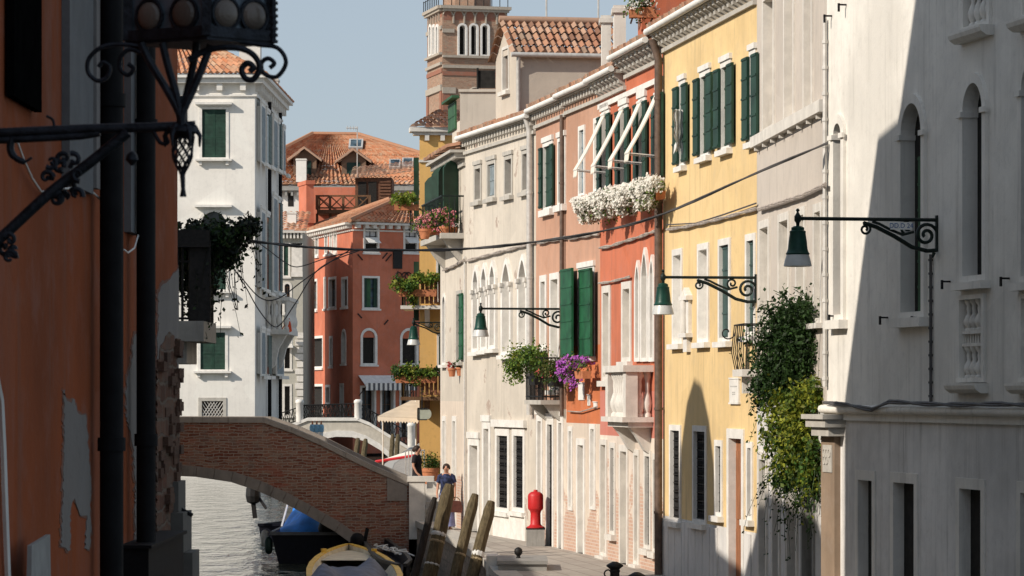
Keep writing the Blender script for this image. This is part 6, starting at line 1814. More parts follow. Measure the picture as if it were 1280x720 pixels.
for i, x in enumerate((390.5, 396, 401.5)):
    t = thing('striped_pole', ['white pole with blue collar and orange tip, leftmost of three', 'white pole with blue collar and orange tip, middle of three', 'white pole with blue collar and orange tip, rightmost of three'][i], 'mooring pole', P(x, 560, 200), 'striped poles by the footbridge')
    a, b = P(x, 575, 200), P(x, 531, 200)
    s = MB(); s.tube([Vector((a.x, a.y, -1.5)), b], .13, 10); s.build('post', M['white_paint'], t, smooth=True)
    s = MB(); s.tube([P(x, 540, 200), P(x, 534, 200), b+ZU*.02], [.16, .19, .14], 10); s.build('collar', M['pole_blue'], t, smooth=True)
    s = MB(); s.tube([b, b+ZU*.25], [.07, .035], 8); s.build('tip', M['terracotta'], t, smooth=True)
M['red_paint'] = simple('red_enamel', (.52, .014, .016), .5, var=.12, vscale=4, spec=.5)
hp = P(669.5, 676, 73.4); t = thing('hydrant', 'glossy red fire hydrant on a grey stone block against the house wall', 'hydrant', hp)
s = MB(); w = .21; s.box(hp.x-w, hp.x+w, 73.3, 73.8, -.01, P(0, 661, 73.4).z); s.build('stone_base', M['stone_grey'], t)
zb = P(0, 660.5, 73.5).z
s = MB(); s.lathe((hp.x, 73.52, zb), [(.205, 0), (.205, .035), (.15, .06), (.12, .1), (.115, .34), (.13, .4), (.17, .44), (.178, .47), (.178, .74), (.165, .79), (.11, .835), (.05, .85), (.045, .885), (.01, .89)], 20); s.build('body', M['red_paint'], t, smooth=True)
s = MB(); s.box(hp.x-.22, hp.x+.22, 73.3, 73.78, zb-.02, zb+.012); s.build('base_plate', M['iron'], t)
def bollard(px, pyt, Y, label):
    p = P(px, pyt, Y); t = thing('bollard', label, 'bollard', (p.x, Y, 0), 'iron bollards on the quay')
    s = MB(); h = p.z
    s.lathe((p.x, Y, 0), [(.15, 0), (.13, .05), (.09, .09), (.085, h-.2), (.10, h-.17), (.085, h-.14), (.12, h-.11), (.155, h-.085), (.15, h-.06), (.1, h-.03), (.05, h-.005), (.04, h)], 16); s.build('post', M['iron'], t, smooth=True)
    s = MB(); s.tube(circle_pts(Vector((p.x-.12, Y, h-.22)), .07, 0, 6.28, 12, XD, ZU), .016, 6); s.build('ring', M['iron'], t)
bollard(768.5, 702, 58, 'capped black iron bollard with a side ring, farther of two on the quay')
bollard(796, 715, 54.6, 'capped black iron bollard barely rising into view, nearer of two on the quay')
p = P(648, 697, 64.2); s = MB(); zt = P(650, 702, 64.2).z+.07
s.lathe((p.x, 64.2, zt), [(.05, 0), (.035, .04), (.04, .05), (.075, .09), (.085, .13), (.075, .18), (.04, .21), (.01, .22)], 14)
tag(s.build('small_bollard', M['iron'], None, smooth=True), 'round black iron mooring knob on the grey landing slab', 'mooring knob')

# ------------------------------------------------------------------ boats
def boat(name, label, axis, half, zr, zf, hullm, rimm, inm, t_=.07, rise=.12, group=None):
    """axis: [(x, y)] along the keel, half: half widths; gunwale at zr, floor at zf"""
    t = thing(name, label, 'boat', (axis[0][0], axis[0][1], -1.2), group)
    n = len(axis); A = [Vector((*a, 0)) for a in axis]
    L_, Rr = [], []
    for i in range(n):
        d = (A[min(i+1, n-1)]-A[max(i-1, 0)]).normalized(); s_ = Vector((d.y, -d.x, 0))
        L_.append(A[i]-s_*half[i]); Rr.append(A[i]+s_*half[i])
    zz = [zr+rise*(1-i/(n-1))**2 for i in range(n)]
    hull, rim, inn = MB(), MB(), MB()
    for i in range(n-1):
        for S, sg in ((L_, 1), (Rr, -1)):
            c0, c1 = A[i], A[i+1]
            a, b = S[i], S[i+1]; a_, b_ = a.lerp(c0, .22), b.lerp(c1, .22)
            hull.quad(a+ZU*zz[i], b+ZU*zz[i+1], b_+ZU*-1.35, a_+ZU*-1.35)
            k0, k1 = max(0, 1-t_/max(half[i], .01)), max(0, 1-t_/max(half[i+1], .01))
            ai, bi = c0.lerp(a, k0), c1.lerp(b, k1); ao, bo = c0.lerp(a, 1+.03/max(half[i], .03)), c1.lerp(b, 1+.03/max(half[i+1], .03))
            rim.hexa([ao+ZU*(zz[i]-.05), bo+ZU*(zz[i+1]-.05), bi+ZU*(zz[i+1]-.05), ai+ZU*(zz[i]-.05), ao+ZU*(zz[i]+.03), bo+ZU*(zz[i+1]+.03), bi+ZU*(zz[i+1]+.03), ai+ZU*(zz[i]+.03)])
            inn.quad(ai+ZU*zz[i], bi+ZU*zz[i+1], bi.lerp(c1, .15)+ZU*zf, ai.lerp(c0, .15)+ZU*zf)
        inn.quad(L_[i].lerp(A[i], .1)+ZU*zf, L_[i+1].lerp(A[i+1], .1)+ZU*zf, Rr[i+1].lerp(A[i+1], .1)+ZU*zf, Rr[i].lerp(A[i], .1)+ZU*zf)
    for i in (0, n-1):
        if half[i] > .2:
            hull.quad(L_[i]+ZU*zz[i], Rr[i]+ZU*zz[i], Rr[i].lerp(A[i], .22)-ZU*1.35, L_[i].lerp(A[i], .22)-ZU*1.35)
            rim.bar(L_[i]+ZU*(zz[i]-.01), Rr[i]+ZU*(zz[i]-.01), .09, .085)
    hull.build('hull', hullm, t); rim.build('gunwale', rimm, t); inn.build('inner_hull', inm, t)
    return t
yel = simple('yellow_boat_paint', (.74, .46, .08), .5, var=.2, vscale=4); crm = simple('cream_boat_paint', (.62, .55, .42), .6, var=.18, vscale=3)
ax = [(-4.39+(86-y)*.062, y) for y in (86.1, 85.6, 84.6, 83, 81, 78.5, 76, 73.5, 70.5, 68)]
tb = boat('rowing_boat', 'yellow open boat with a cream inside, bow under the brick arch', ax, [.05, .24, .46, .70, .88, 1.02, 1.08, 1.08, 1.0, .8], -.68, -.95, yel, yel, crm, t_=.11)
s = MB(); s.poly([(-4.39+(86-y)*.062+sg*h, y, -.70) for y, h, sg in ((85.7, .1, -1), (84.6, .33, -1), (83, .56, -1), (80.6, .76, -1), (80.6, .76, 1), (83, .56, 1), (84.6, .33, 1), (85.7, .1, 1))]); s.build('fore_deck', crm, tb)
for xx in (-.66, .64):
    s = MB(); s.tube([Vector((-4.2+xx, 82.6, -.66)), Vector((-4.2+xx, 82.6, -.5))], [.06, .075], 8); s.build('cleat', yel, tb)
s = MB(); rnd = random.Random(5); n, m_ = 14, 12
tarp = simple('blue_grey_tarp', (.11, .13, .19), .7, var=.3, vscale=4)
def tarp_mesh(x0, x1, y0, y1, z, amp, seed):
    rnd = random.Random(seed); s = MB(); n, m_ = 16, 16; pts = []
    ph = [rnd.uniform(0, 6) for _ in range(6)]
    for j in range(m_+1):
        for i in range(n+1):
            u, v = i/n, j/m_
            e = min(1, 4*min(u, 1-u))*min(1, 4*min(v, 1-v))
            zz = z+amp*(e**.6)*(.75+.18*math.sin(u*7+ph[0]+v*3)+.14*math.sin(v*9+ph[1]-u*5)+.1*math.sin((u+v)*13+ph[2]))
            pts.append((x0+(x1-x0)*u+rnd.uniform(-.02, .02), y0+(y1-y0)*v, zz))
    s.add(pts, [(j*(n+1)+i, j*(n+1)+i+1, (j+1)*(n+1)+i+1, (j+1)*(n+1)+i) for j in range(m_) for i in range(n)])
    return s
o = tarp_mesh(-4.75, -2.95, 70, 78.6, -.95, .52, 2).build('tarp', tarp, None, smooth=True); tag(o, 'crumpled blue grey tarpaulin lying in the yellow boat', 'tarpaulin')
blk = simple('black_hull', (.006, .007, .013), .6, var=.3, spec=.15); nav = simple('navy_paint', (.018, .03, .1), .45, var=.3)
ax = [(-5.58, y) for y in (88.7, 90, 92, 94.5, 96.5, 98)]+[(-5.6, 99.4)]
tb = boat('motor_boat', 'dark blue motor boat heaped with blue tarps under the bridge arch', ax, [1.10, 1.14, 1.14, 1.08, .95, .7, .1], -.42, -.8, blk, simple('grey_rim', (.12, .13, .14), .6), nav, rise=.05)
s = MB(); s.box(-6.66, -5.6, 88.74, 89.9, -.5, -.40); s.box(-5.5, -4.52, 88.72, 89.2, -.5, -.39); s.build('deck', nav, tb)
blu = simple('blue_tarpaulin', (.02, .23, .78), .55, var=.3, vscale=3)
for k, (x0, x1, y0, y1, zt, lab) in enumerate(((-6.72, -5.1, 91.2, 95.4, .30, 'bright blue tarpaulin draped over gear at the front of the dark boat'), (-6.72, -5.7, 95.2, 97.8, .72, 'bright blue tarpaulin with a pale edge, taller heap at the rear of the dark boat'), (-4.95, -4.55, 89.8, 91.4, .12, 'bright blue tarpaulin showing just behind the foot of the arch'))):
    m_ = tarp_mesh(x0, x1, y0, y1, -.5, zt+.5, 11+k); o = m_.build('tarp', blu, None, smooth=True); tag(o, lab, 'tarpaulin', 'blue tarps on the dark boat')
s = MB(); s.bar((-6.86, 95.3, -.45), (-6.68, 95.3, .22), .1, .05); s.bar((-6.68, 95.3, .24), (-6.45, 95.32, .3), .08, .05); tag(s.build('white_board', M['white_paint'], None), 'white board propped at the side of the blue tarpaulin', 'board')
s = MB(); s.tube([(-5.3, 89.7, -.1), (-5.12, 89.9, .06), (-4.98, 89.9, -.05)], .05, 6); s.lathe((-5.2, 90, -.5), [(.2, 0), (.26, .2), (.2, .45), (.05, .5)], 12)
tag(s.build('outboard_motor', M['iron'], None, smooth=True), 'dark outboard motor cover beside the blue tarpaulin', 'outboard motor')
M['fender'] = simple('white_fender', (.7, .69, .66), .5)
for (x, y, z, m_, lab) in ((-6.92, 89.6, -.55, M['fender'], 'white boat fender hanging on the dark boat'), (-6.76, 88.9, -.72, M['green_dark'], 'dark green boat fender below the white one')):
    s = MB(); s.lathe((x, y, z-.24), [(.03, 0), (.09, .05), (.11, .15), (.11, .36), (.08, .44), (.03, .48)], 12); s.tube([(x, y, z+.24), (x+.1, y+.05, -.38)], .012, 5)
    tag(s.build('fender', m_, None, smooth=True), lab, 'fender', 'fenders on the dark boat')
ax = [(-3.75+(88-y)*.10, y) for y in (88.3, 87, 85, 83, 81, 79, 77)]
tb = boat('rowing_boat', 'low black boat squeezed between the yellow boat and the quay', ax, [.3, .36, .4, .42, .42, .36, .1], -.62, -.85, blk, simple('worn_black_rim', (.035, .032, .03), .6), blk)
s = MB(); s.lathe((-4.2, 86.9, -.75), [(.1, 0), (.17, .08), (.2, .2), (.19, .34), (.12, .44), (.03, .47)], 12); s.bar((-4.0, 86.9, -.5), (-3.93, 87, -.16), .05, .1)
tag(s.build('outboard_motor', M['black_pipe'], None, smooth=True), 'black rounded outboard motor at the bow of the yellow boat', 'outboard motor')
s = MB(); rnd = random.Random(9)
s.tube([Vector((-3.6+i*.02+rnd.uniform(-.2, .2), 86-i*.085, -.6+.06*math.sin(i*1.3))) for i in range(48)], .022, 5)
tag(s.build('rope', M['rag'], None), 'tangled pale rope lying along the low black boat', 'rope')
ax = [(-7.5, y) for y in (101, 102, 104, 106)]
tb = boat('rowing_boat', 'small dark dinghy beyond the arch with a tilted outboard', ax, [.5, .55, .5, .1], -.75, -1.0, blk, blk, blk)
s = MB(); c = P(316.5, 618, 100.7)
s.lathe(c-ZU*.3, [(.08, 0), (.2, .06), (.24, .25), (.22, .5), (.1, .62)], 10); s.bar(c-ZU*.25, c+Vector((.06, 0, -.75)), .09, .14); s.bar(c+Vector((.05, 0, .1)), c+Vector((.42, -.1, -.45)), .06, .08)
tag(s.build('outboard_motor', M['iron'], None), 'dark tilted outboard motor beyond the arch near the left bank', 'outboard motor')

# ------------------------------------------------------------------ people
SKIN = simple('skin', (.52, .27, .18), .55, var=.08, bump=0); HAIR = simple('dark_hair', (.035, .02, .014), .6, var=.3, vscale=20)
def skin_body(name, verts, edges, radii, mat, parent, root=0):
    me = bpy.data.meshes.new(name); off = root_loc(parent)
    me.from_pydata([tuple(v) for v in verts], edges, []); o = bpy.data.objects.new(name, me); COL.objects.link(o)
    o.modifiers.new('Skin', 'SKIN'); sv = me.skin_vertices[0].data
    for i, r in enumerate(radii): sv[i].radius = r if isinstance(r, tuple) else (r, r); sv[i].use_root = (i == root)
    ss = o.modifiers.new('Sub', 'SUBSURF'); ss.levels = 2; ss.render_levels = 2
    bpy.context.view_layer.update()
    m2 = bpy.data.meshes.new_from_object(o.evaluated_get(bpy.context.evaluated_depsgraph_get()))
    bpy.data.objects.remove(o)
    o = bpy.data.objects.new(name, m2); COL.objects.link(o); o.parent = parent
    m2.materials.clear(); m2.materials.append(mat); m2.polygons.foreach_set('use_smooth', [True]*len(m2.polygons)); m2.polygons.foreach_set('material_index', [0]*len(m2.polygons))
    return o
def loft(mb, rings, n=18, mi=0):
    b = len(mb.v)
    for c, rx, ry in rings:
        for k in range(n):
            a = 2*math.pi*k/n; mb.v.append(Vector((c[0]+rx*math.cos(a), c[1]+ry*math.sin(a), c[2])))
    for i in range(len(rings)-1):
        for k in range(n):
            k2 = (k+1) % n; mb.f.append([b+i*n+k, b+i*n+k2, b+(i+1)*n+k2, b+(i+1)*n+k]); mb.m.append(mi); mb.uv.append(None)
def person(loc, rotz, label, shirt, lower, skirt=True, scale=1.0, bag=False, glasses=False):
    t = thing('person', label, 'person', loc, None, rotz); t.scale = (scale,)*3
    V = [(0, 0, .94), (0, .01, 1.1), (0, .01, 1.26), (0, .015, 1.38), (0, .0, 1.45), (0, -.02, 1.52), (0, -.028, 1.575), (0, -.02, 1.64),
         (.09, 0, .88), (.10, -.06, .5), (.10, -.02, .1), (.105, -.12, .035), (-.09, 0, .88), (-.10, .08, .5), (-.10, .13, .12), (-.105, .04, .035),
         (.16, .015, 1.36), (.215, .03, 1.12), (.225, -.03, .9), (.22, -.06, .80), (-.16, .015, 1.36), (-.22, .03, 1.12), (-.235, -.08, .93), (-.22, -.16, .87)]
    Rr = [(.13, .10), (.115, .085), (.135, .09), (.10, .075), .048, .072, .085, .062, .085, .055, .036, .034, .085, .055, .036, .034, .05, .038, .028, .03, .05, .038, .028, .03]
    E = [(0, 1), (1, 2), (2, 3), (3, 4), (4, 5), (5, 6), (6, 7), (0, 8), (8, 9), (9, 10), (10, 11), (0, 12), (12, 13), (13, 14), (14, 15), (3, 16), (16, 17), (17, 18), (18, 19), (3, 20), (20, 21), (21, 22), (22, 23)]
    # fingers and thumbs grow from each palm
    for (h, c, sg) in ((19, Vector((.22, -.06, .80)), 1), (23, Vector((-.22, -.16, .87)), -1)):
        for k in range(4):
            i = len(V); dx = (k-1.5)*.017
            V += [tuple(c+Vector((sg*.004, dx, -.05))), tuple(c+Vector((-sg*.008, dx*1.1, -.085+abs(k-1.4)*.006)))]; Rr += [.0095, .008]; E += [(h, i), (i, i+1)]
        i = len(V); V += [tuple(c+Vector((-sg*.02, -.035, -.02))), tuple(c+Vector((-sg*.025, -.045, -.05)))]; Rr += [.011, .009]; E += [(h, i), (i, i+1)]
    i = len(V); V += [(0, -.125, 1.565)]; Rr += [.014]; E += [(6, i)]
    body = skin_body('body', V, E, Rr, SKIN, t)
    s = MB()
    loft(s, [((0, 0, .86), .185, .135), ((0, 0, .98), .165, .125), ((0, .005, 1.1), .15, .115), ((0, 0, 1.22), .168, .13), ((0, 0, 1.32), .165, .12), ((0, .01, 1.39), .12, .095), ((0, .01, 1.425), .075, .07)])
    for sg in (-1, 1): s.tube([(sg*.10, .012, 1.375), (sg*.165, .015, 1.345), (sg*.205, .025, 1.2)], [.075, .07, .062], 10, cap=False)
    c = s.build('top', shirt, None, smooth=True); c.parent = t
    s = MB()
    if skirt: loft(s, [((0, 0, .97), .16, .12), ((0, 0, .86), .19, .145), ((0, 0, .6), .2, .17), ((0, .0, .3), .215, .2), ((0, .01, .09), .235, .22)], 22)
    else:
        for V1 in ((8, 9, 10), (12, 13, 14)): s.tube([V[k] for k in V1], [.105, .08, .062], 12)
        loft(s, [((0, 0, .97), .16, .12), ((0, 0, .84), .18, .14)])
    c = s.build('skirt' if skirt else 'trousers', lower, None, smooth=True); c.parent = t
    s = MB(); b0 = 8
    for r in range(7):
        th = r/6*math.pi*.62
        for k in range(16):
            a = 2*math.pi*k/16; rr = math.sin(th); front = max(0, -math.sin(a))
            s.v.append(Vector((.102*rr*math.cos(a), .012+.112*rr*math.sin(a)*(1 if math.sin(a) > 0 else .86), 1.575+.115*math.cos(th)+(.055*front*(r/6)**1.2 if r > 2 else 0))))
    for r in range(6):
        for k in range(16):
            k2 = (k+1) % 16; s.f.append([r*16+k, r*16+k2, (r+1)*16+k2, (r+1)*16+k]); s.m.append(0); s.uv.append(None)
    s.lathe((0, .1, 1.56), [(.02, -.06), (.05, -.03), (.055, .02), (.03, .06)], 10)
    c = s.build('hair', HAIR, None, smooth=True); c.parent = t
    if glasses:
        s = MB()
        for sg in (-1, 1): s.prism([Vector((sg*.04+.032*math.cos(k*math.pi/6), -.107, 1.592+.022*math.sin(k*math.pi/6))) for k in range(12)], (0, .012, 0))
        s.bar((-.08, -.1, 1.598), (.08, -.1, 1.598), .01, .008)
        for sg in (-1, 1): s.bar((sg*.075, -.1, 1.598), (sg*.09, .03, 1.595), .008)
        c = s.build('sunglasses', M['black_pipe'], None); c.parent = t
    s = MB()
    for sg, q in ((1, 11), (-1, 15)):
        p = Vector(V[q]); s.box(p.x-.045, p.x+.045, p.y-.08, p.y+.17, .0, .035)
    c = s.build('shoes', M['door_wood'], None); c.parent = t
    return t
navy_shirt = simple('navy_print_top', (.022, .03, .075), .85, var=.9, vscale=14)
lilac = simple('lilac_skirt', (.26, .29, .52), .85, var=.3, vscale=7)
pw = P(558, 662, 82.3)
person((pw.x, 82.3, 0.0), R(-4), 'woman in a navy top, sunglasses and long lilac skirt walking along the quay', navy_shirt, lilac, True, 1.01, glasses=True)
s = MB(); hx, hy, hz = pw.x+.235, 82.14, .66
s.prism([(hx-.16, hy, hz-.2), (hx+.16, hy, hz-.22), (hx+.19, hy, hz-.1), (hx+.13, hy, hz+.08), (hx-.11, hy, hz+.1), (hx-.18, hy, hz-.08)], (0, .1, 0))
bag_o = thing('handbag', 'brown leather handbag hanging from the walking woman\'s hand', 'bag', (hx, hy, hz-.2))
s.build('body', simple('brown_leather', (.10, .035, .025), .5, var=.3), bag_o)
s = MB(); s.tube(circle_pts(Vector((hx-.0, hy+.05, hz+.06)), .12, 0, 3.14, 12, XD, ZU), .012, 6); s.build('handle', M['door_wood'], bag_o)
# ------------------------------------------------------------------ landing by the bridge, cafe person, pots
s = MB(); s.box(-2.95, -2.42, 88.62, 91.0, -.02, .33); tag(s.build('stone_step', M['stone'], None), 'stone landing at the foot of the bridge steps', 'steps')
person((-2.66, 89.8, .33), R(70), 'person in dark clothes standing behind the bridge end by the railing', simple('black_top', (.02, .016, .018), .9), simple('dark_trousers', (.03, .03, .035), .9), False, 1.02)
s = MB()
for i in range(7): x = -3.05+i*.09; s.tube([(x, 91.6, .0), (x, 91.6, P(0, 563, 91.6).z)], .018, 5)
s.tube([(-3.07, 91.6, P(0, 563, 91.6).z), (-2.5, 91.6, P(0, 563, 91.6).z)], .022, 5)
tag(s.build('iron_railing', M['zinc'], None), 'short pale iron railing by the terracotta pot and bridge end', 'railing')
s = MB(); q = [P(470, 577, 108), P(520, 569, 105), P(522, 560, 107), P(495, 573, 110)]
s.prism(q, ZU*.03); s.tube([q[0], q[1]], .05, 6, 1); t = thing('cafe_canopy', 'low white cafe canopy with a red edge beyond the bridge', 'canopy', q[0])
s.build('canopy', [M['cloth'], M['red_paint']], t)
s = MB(); s.tube([q[1], Vector((q[1].x, q[1].y, 0))], .03, 6); s.tube([q[2], Vector((q[2].x, q[2].y, 0))], .03, 6); s.build('pole', M['zinc'], t)
pz = P(540, 605, 91.1); pc = P(538, 590, 91.1)
t = thing('plant_pot', 'large terracotta pot with a clipped green bush on the bridge end wall', 'potted plant', (pc.x, 91.1, pz.z))
s = MB(); h = (605-585)/FPX*91.1
s.lathe((pc.x, 91.1, pz.z), [(.19, 0), (.235, h*.75), (.255, h*.76), (.26, h), (.235, h), (.2, h-.03)], 18); s.build('pot', M['terracotta'], t, smooth=True)
L_dark = leafmat('dark_leaf', (.022, .05, .012)); L_mid = leafmat('mid_leaf', (.05, .11, .018)); L_lite = leafmat('light_leaf', (.14, .22, .03)); L_yel = leafmat('yellow_green_leaf', (.26, .29, .04)); L_olive = leafmat('olive_leaf', (.11, .12, .03))
L_shaded = leafmat('shade_dark_leaf', (.008, .014, .007), .1)  # leaf colour taken near black for plants standing in shade
F_white = leafmat('white_petal', (.82, .79, .72), .3, .1); F_pink = leafmat('pink_petal', (.72, .26, .30), .3, .2); F_purple = leafmat('purple_petal', (.50, .13, .56), .3, .25); F_red = leafmat('red_petal', (.6, .1, .1), .3, .3)
foliage('bush', [((pc.x, 91.1, P(0, 577, 91.1).z), (.27, .27, .22))], [L_dark, L_mid, L_mid], t, 900, .06, seed=3)
pc2 = P(546, 568, 92); t = thing('plant_pot', 'olive bush in a hidden pot behind the terracotta pot', 'potted plant', (pc2.x, 92.2, 0))
s = MB(); s.lathe((pc2.x, 92.2, 0), [(.2, 0), (.26, .9), (.28, .92), (.28, 1.15)], 14); s.build('pot', M['terracotta'], t, smooth=True)
foliage('bush', [((pc2.x, 92.2, 1.5), (.26, .26, .36))], [L_olive, L_yel], t, 500, .08, seed=4)

# ------------------------------------------------------------------ flowers and creepers
def flowerbox(label, c, size, rot_u, blobs, mats, n, leaf, flowers=None, seed=1, group=None, droop=.0, cat='flower box', box='terracotta', fsize=None):
    """planter (c = centre of its top, size = length, depth, height, rot_u = direction of its length)"""
    t = thing('flower_box', label, cat, c, group)
    u = Vector(rot_u).normalized(); v = Vector((-u.y, u.x, 0)); c = Vector(c); l, d, h = size
    s = MB(); s.hexa([c-u*l*.48-v*d*.42-ZU*h, c+u*l*.48-v*d*.42-ZU*h, c+u*l*.48+v*d*.42-ZU*h, c-u*l*.48+v*d*.42-ZU*h, c-u*l*.5-v*d*.5, c+u*l*.5-v*d*.5, c+u*l*.5+v*d*.5, c-u*l*.5+v*d*.5])
    s.build('planter', M[box], t)
    foliage('leaves', blobs, mats, t, n, leaf, flowers, seed, droop, fsize, shoots=0 if flowers and flowers > .75 else 26, down=.5)
    return t
wl = ('white geranium box on the red house, farthest from the drainpipe', 'white geranium box on the red house, second from the pink house', 'white geranium box on the red house, second from the drainpipe', 'white geranium box on the red house, beside the brown drainpipe')
for k, (pa, pb, yt, yb) in enumerate(((729, 751, 242, 275), (752, 776, 234, 272), (776, 800, 227, 264), (800, 823, 221, 260))):
    w = .42; ua, ub = Rd.u(pa, w), Rd.u(pb, w); c = (ua+ub)/2; z = Rd.z((pa+pb)/2, (yt*.55+yb*.45), w); hz = (yb-yt)/2/FPX*66
    ln = ub-ua
    bl = [(Rd.pt(c+ln*q, z+dz, w+dw), (ln*a_, .15, hz*b_)) for q, dz, dw, a_, b_ in ((-.30, .05, .04, .13, .5), (-.05, -.06+.05*(k % 2), .02, .17, .85), (.2, -.02, .06, .13, .6), (.36, .09, .0, .1, .4), (-.1, -.26, .04, .09, .35))]
    flowerbox(wl[k], Rd.pt(c, z-.02, w-.12), (ln*.6, .2, .16), Rd.ex, bl, [L_mid, L_lite, F_white], 3600, .065, .76, 20+k, 'white flower boxes on the red house', .04, fsize=.10)
c = P(803, 10, 63.9); flowerbox('white flowers spilling over the edge of the red roof room, top of the picture', c, (.55, .25, .2), (1, 0, 0), [((c.x, c.y, c.z+.02), (.3, .2, .2)), ((c.x-.08, c.y, c.z+.22), (.22, .2, .2))], [L_mid, L_lite, F_white], 1100, .07, .5, 31)
s = MB(); s.bar(c+Vector((-.2, 0, -.2)), c+Vector((-.2, .9, -.2)), .03); s.bar(c+Vector((.2, 0, -.2)), c+Vector((.2, .9, -.2)), .03); tag(s.build('shelf_bracket', M['iron'], None), 'iron bracket under the white flowers of the roof room', 'bracket')
bl = [(P(*q, 82.5), (r, .3, r2)) for q, r, r2 in (((529, 279), .24, .18), ((543, 271), .28, .2), ((556, 268), .26, .18), ((548, 283), .3, .16), ((566, 279), .2, .16))]
flowerbox('pink geraniums with green leaves spilling over the round iron balcony', P(548, 284, 82.6), (1.0, .25, .2), (.9, -.2, 0), bl, [L_mid, L_lite, F_pink], 1700, .075, .52, 40, fsize=.08)
for k, (q, lab) in enumerate((((531, 293), 'terracotta pot in an iron ring under the pink geraniums, left one'), ((556, 290), 'terracotta pot in an iron ring under the pink geraniums, right one'))):
    p = P(*q, 82.3); s = MB(); s.lathe(p-ZU*.12, [(.1, 0), (.15, .2), (.165, .2), (.165, .26)], 12); o = s.build('flower_pot', M['terracotta'], None, smooth=True); tag(o, lab, 'flower pot', 'pots on the round balcony')
bl = [(P(*q, 91.15), (r, .28, r2)) for q, r, r2 in (((500, 357), .25, .18), ((514, 361), .24, .2), ((522, 350), .22, .16), ((536, 348), .28, .14), ((547, 347), .18, .12), ((516, 372), .15, .16))]
flowerbox('green and yellowish trailing plants on the upper wooden balcony', P(522, 362, 91.2), (1.1, .25, .2), XD, bl, [L_mid, L_lite, L_yel], 1500, .1, None, 41)
bl = [(P(*q, 91.15), (r, .28, r2)) for q, r, r2 in (((498, 464), .24, .16), ((513, 463), .26, .18), ((528, 467), .26, .14), ((543, 467), .2, .14), ((515, 476), .16, .14))]
flowerbox('green trailing plants with reddish tips on the lower wooden balcony', P(520, 470, 91.2), (1.2, .25, .2), XD, bl, [L_dark, L_mid, L_lite, L_yel], 1500, .1, None, 42)
bl = [(P(*q, 91.0), (.26, .25, .15)) for q in ((501, 250), (513, 248))]
flowerbox('yellow green plant box high on the ochre house beside the far roof', P(508, 256, 91.1), (.7, .25, .16), XD, bl, [L_lite, L_yel], 600, .1, None, 43)
s = MB(); a = P(513, 259, 91.1); s.bar(a, a+Vector((.25, .9, -.0)), .04); s.bar(a-ZU*.5, a+Vector((.25, .9, -.5)), .04); s.bar(a, a-ZU*.5, .04); tag(s.build('shelf_bracket', M['iron'], None), 'iron bracket under the yellow green plant box', 'bracket')
for k, (q, m_, lab) in enumerate((((565, 465), F_red, 'small pot of red flowers on the sill of the tall green shutter'), ((575, 464), L_yel, 'small terracotta pot with a pale plant on the sill of the tall green shutter'))):
    p = P(*q, 82.9); t = thing('flower_pot', lab, 'flower pot', p-ZU*.1, 'pots on the sill')
    s = MB(); s.lathe(p-ZU*.12, [(.07, 0), (.1, .17), (.115, .17), (.115, .22)], 12); s.build('pot', M['terracotta'], t, smooth=True); foliage('leaves', [(p+ZU*.17, (.13, .13, .1))], [L_mid, m_], t, 160, .06, seed=50+k)
w = .4
bl = [(Pl.pt(Pl.u(x, w), Pl.z(x, y, w), w+dw), (r, .3, r2)) for x, y, r, r2, dw in ((662, 449, .4, .26, .25), (672, 442, .4, .2, .1), (658, 463, .3, .28, .25), (678, 457, .25, .2, .1))]
flowerbox('bushy light green plant hanging from the dark iron balcony', Pl.pt(Pl.u(676, w), Pl.z(676, 470, w), w+.1), (.7, .25, .2), Pl.ex, bl, [L_mid, L_lite, L_lite, L_yel], 2600, .08, None, 44, box='iron')
bl = [(Pl.pt(Pl.u(x, w), Pl.z(x, y, w), w), (r, .22, r2)) for x, y, r, r2 in ((690, 462, .35, .2), (698, 466, .3, .2))]
flowerbox('olive and rust coloured plant on the near side of the dark iron balcony', Pl.pt(Pl.u(694, w), Pl.z(694, 472, w), w), (.7, .25, .2), Pl.ex, bl, [L_olive, L_mid, F_red], 900, .075, .1, 45, box='iron')
bl = [(Pk.pt(Pk.u(x, w), Pk.z(x, y, w), w), (r, .2, r2)) for x, y, r, r2 in ((715, 457, .34, .17), (712, 467, .26, .17), (717, 475, .14, .16), (725, 452, .25, .1))]
flowerbox('vivid purple flowers in a window box below the bright green shutters', Pk.pt(Pk.u(724, w), Pk.z(724, 464, w), w-.08), (.8, .2, .16), Pk.ex, bl, [L_mid, L_lite, F_purple], 1500, .065, .66, 46, fsize=.085)
# white cloth on the sill of the yellow house
s = MB(); n_, m_ = 10, 14; pts = []; uc, ztc = Yh.u(846.5, .2), Yh.z(846, 137, .2); hh = ztc-Yh.z(846, 188, .2)
for j in range(m_+1):
    v = j/m_; wd_ = .2+.16*abs(math.sin(v*3.6+.5))
    for i in range(n_+1):
        q = i/n_-.5
        pts.append(Yh.pt(uc+.10*q+.03*math.sin(i*1.9), ztc-hh*v*(1-.12*math.sin(i*2.3)), .17+q*wd_*.62+.05*q*math.sin(v*13)))
s.add(pts, [(j*(n_+1)+i, j*(n_+1)+i+1, (j+1)*(n_+1)+i+1, (j+1)*(n_+1)+i) for j in range(m_) for i in range(n_)])
tag(s.build('white_cloth', M['rag'], None, smooth=True), 'white cloth bundled in the upper window of the yellow house', 'cloth')
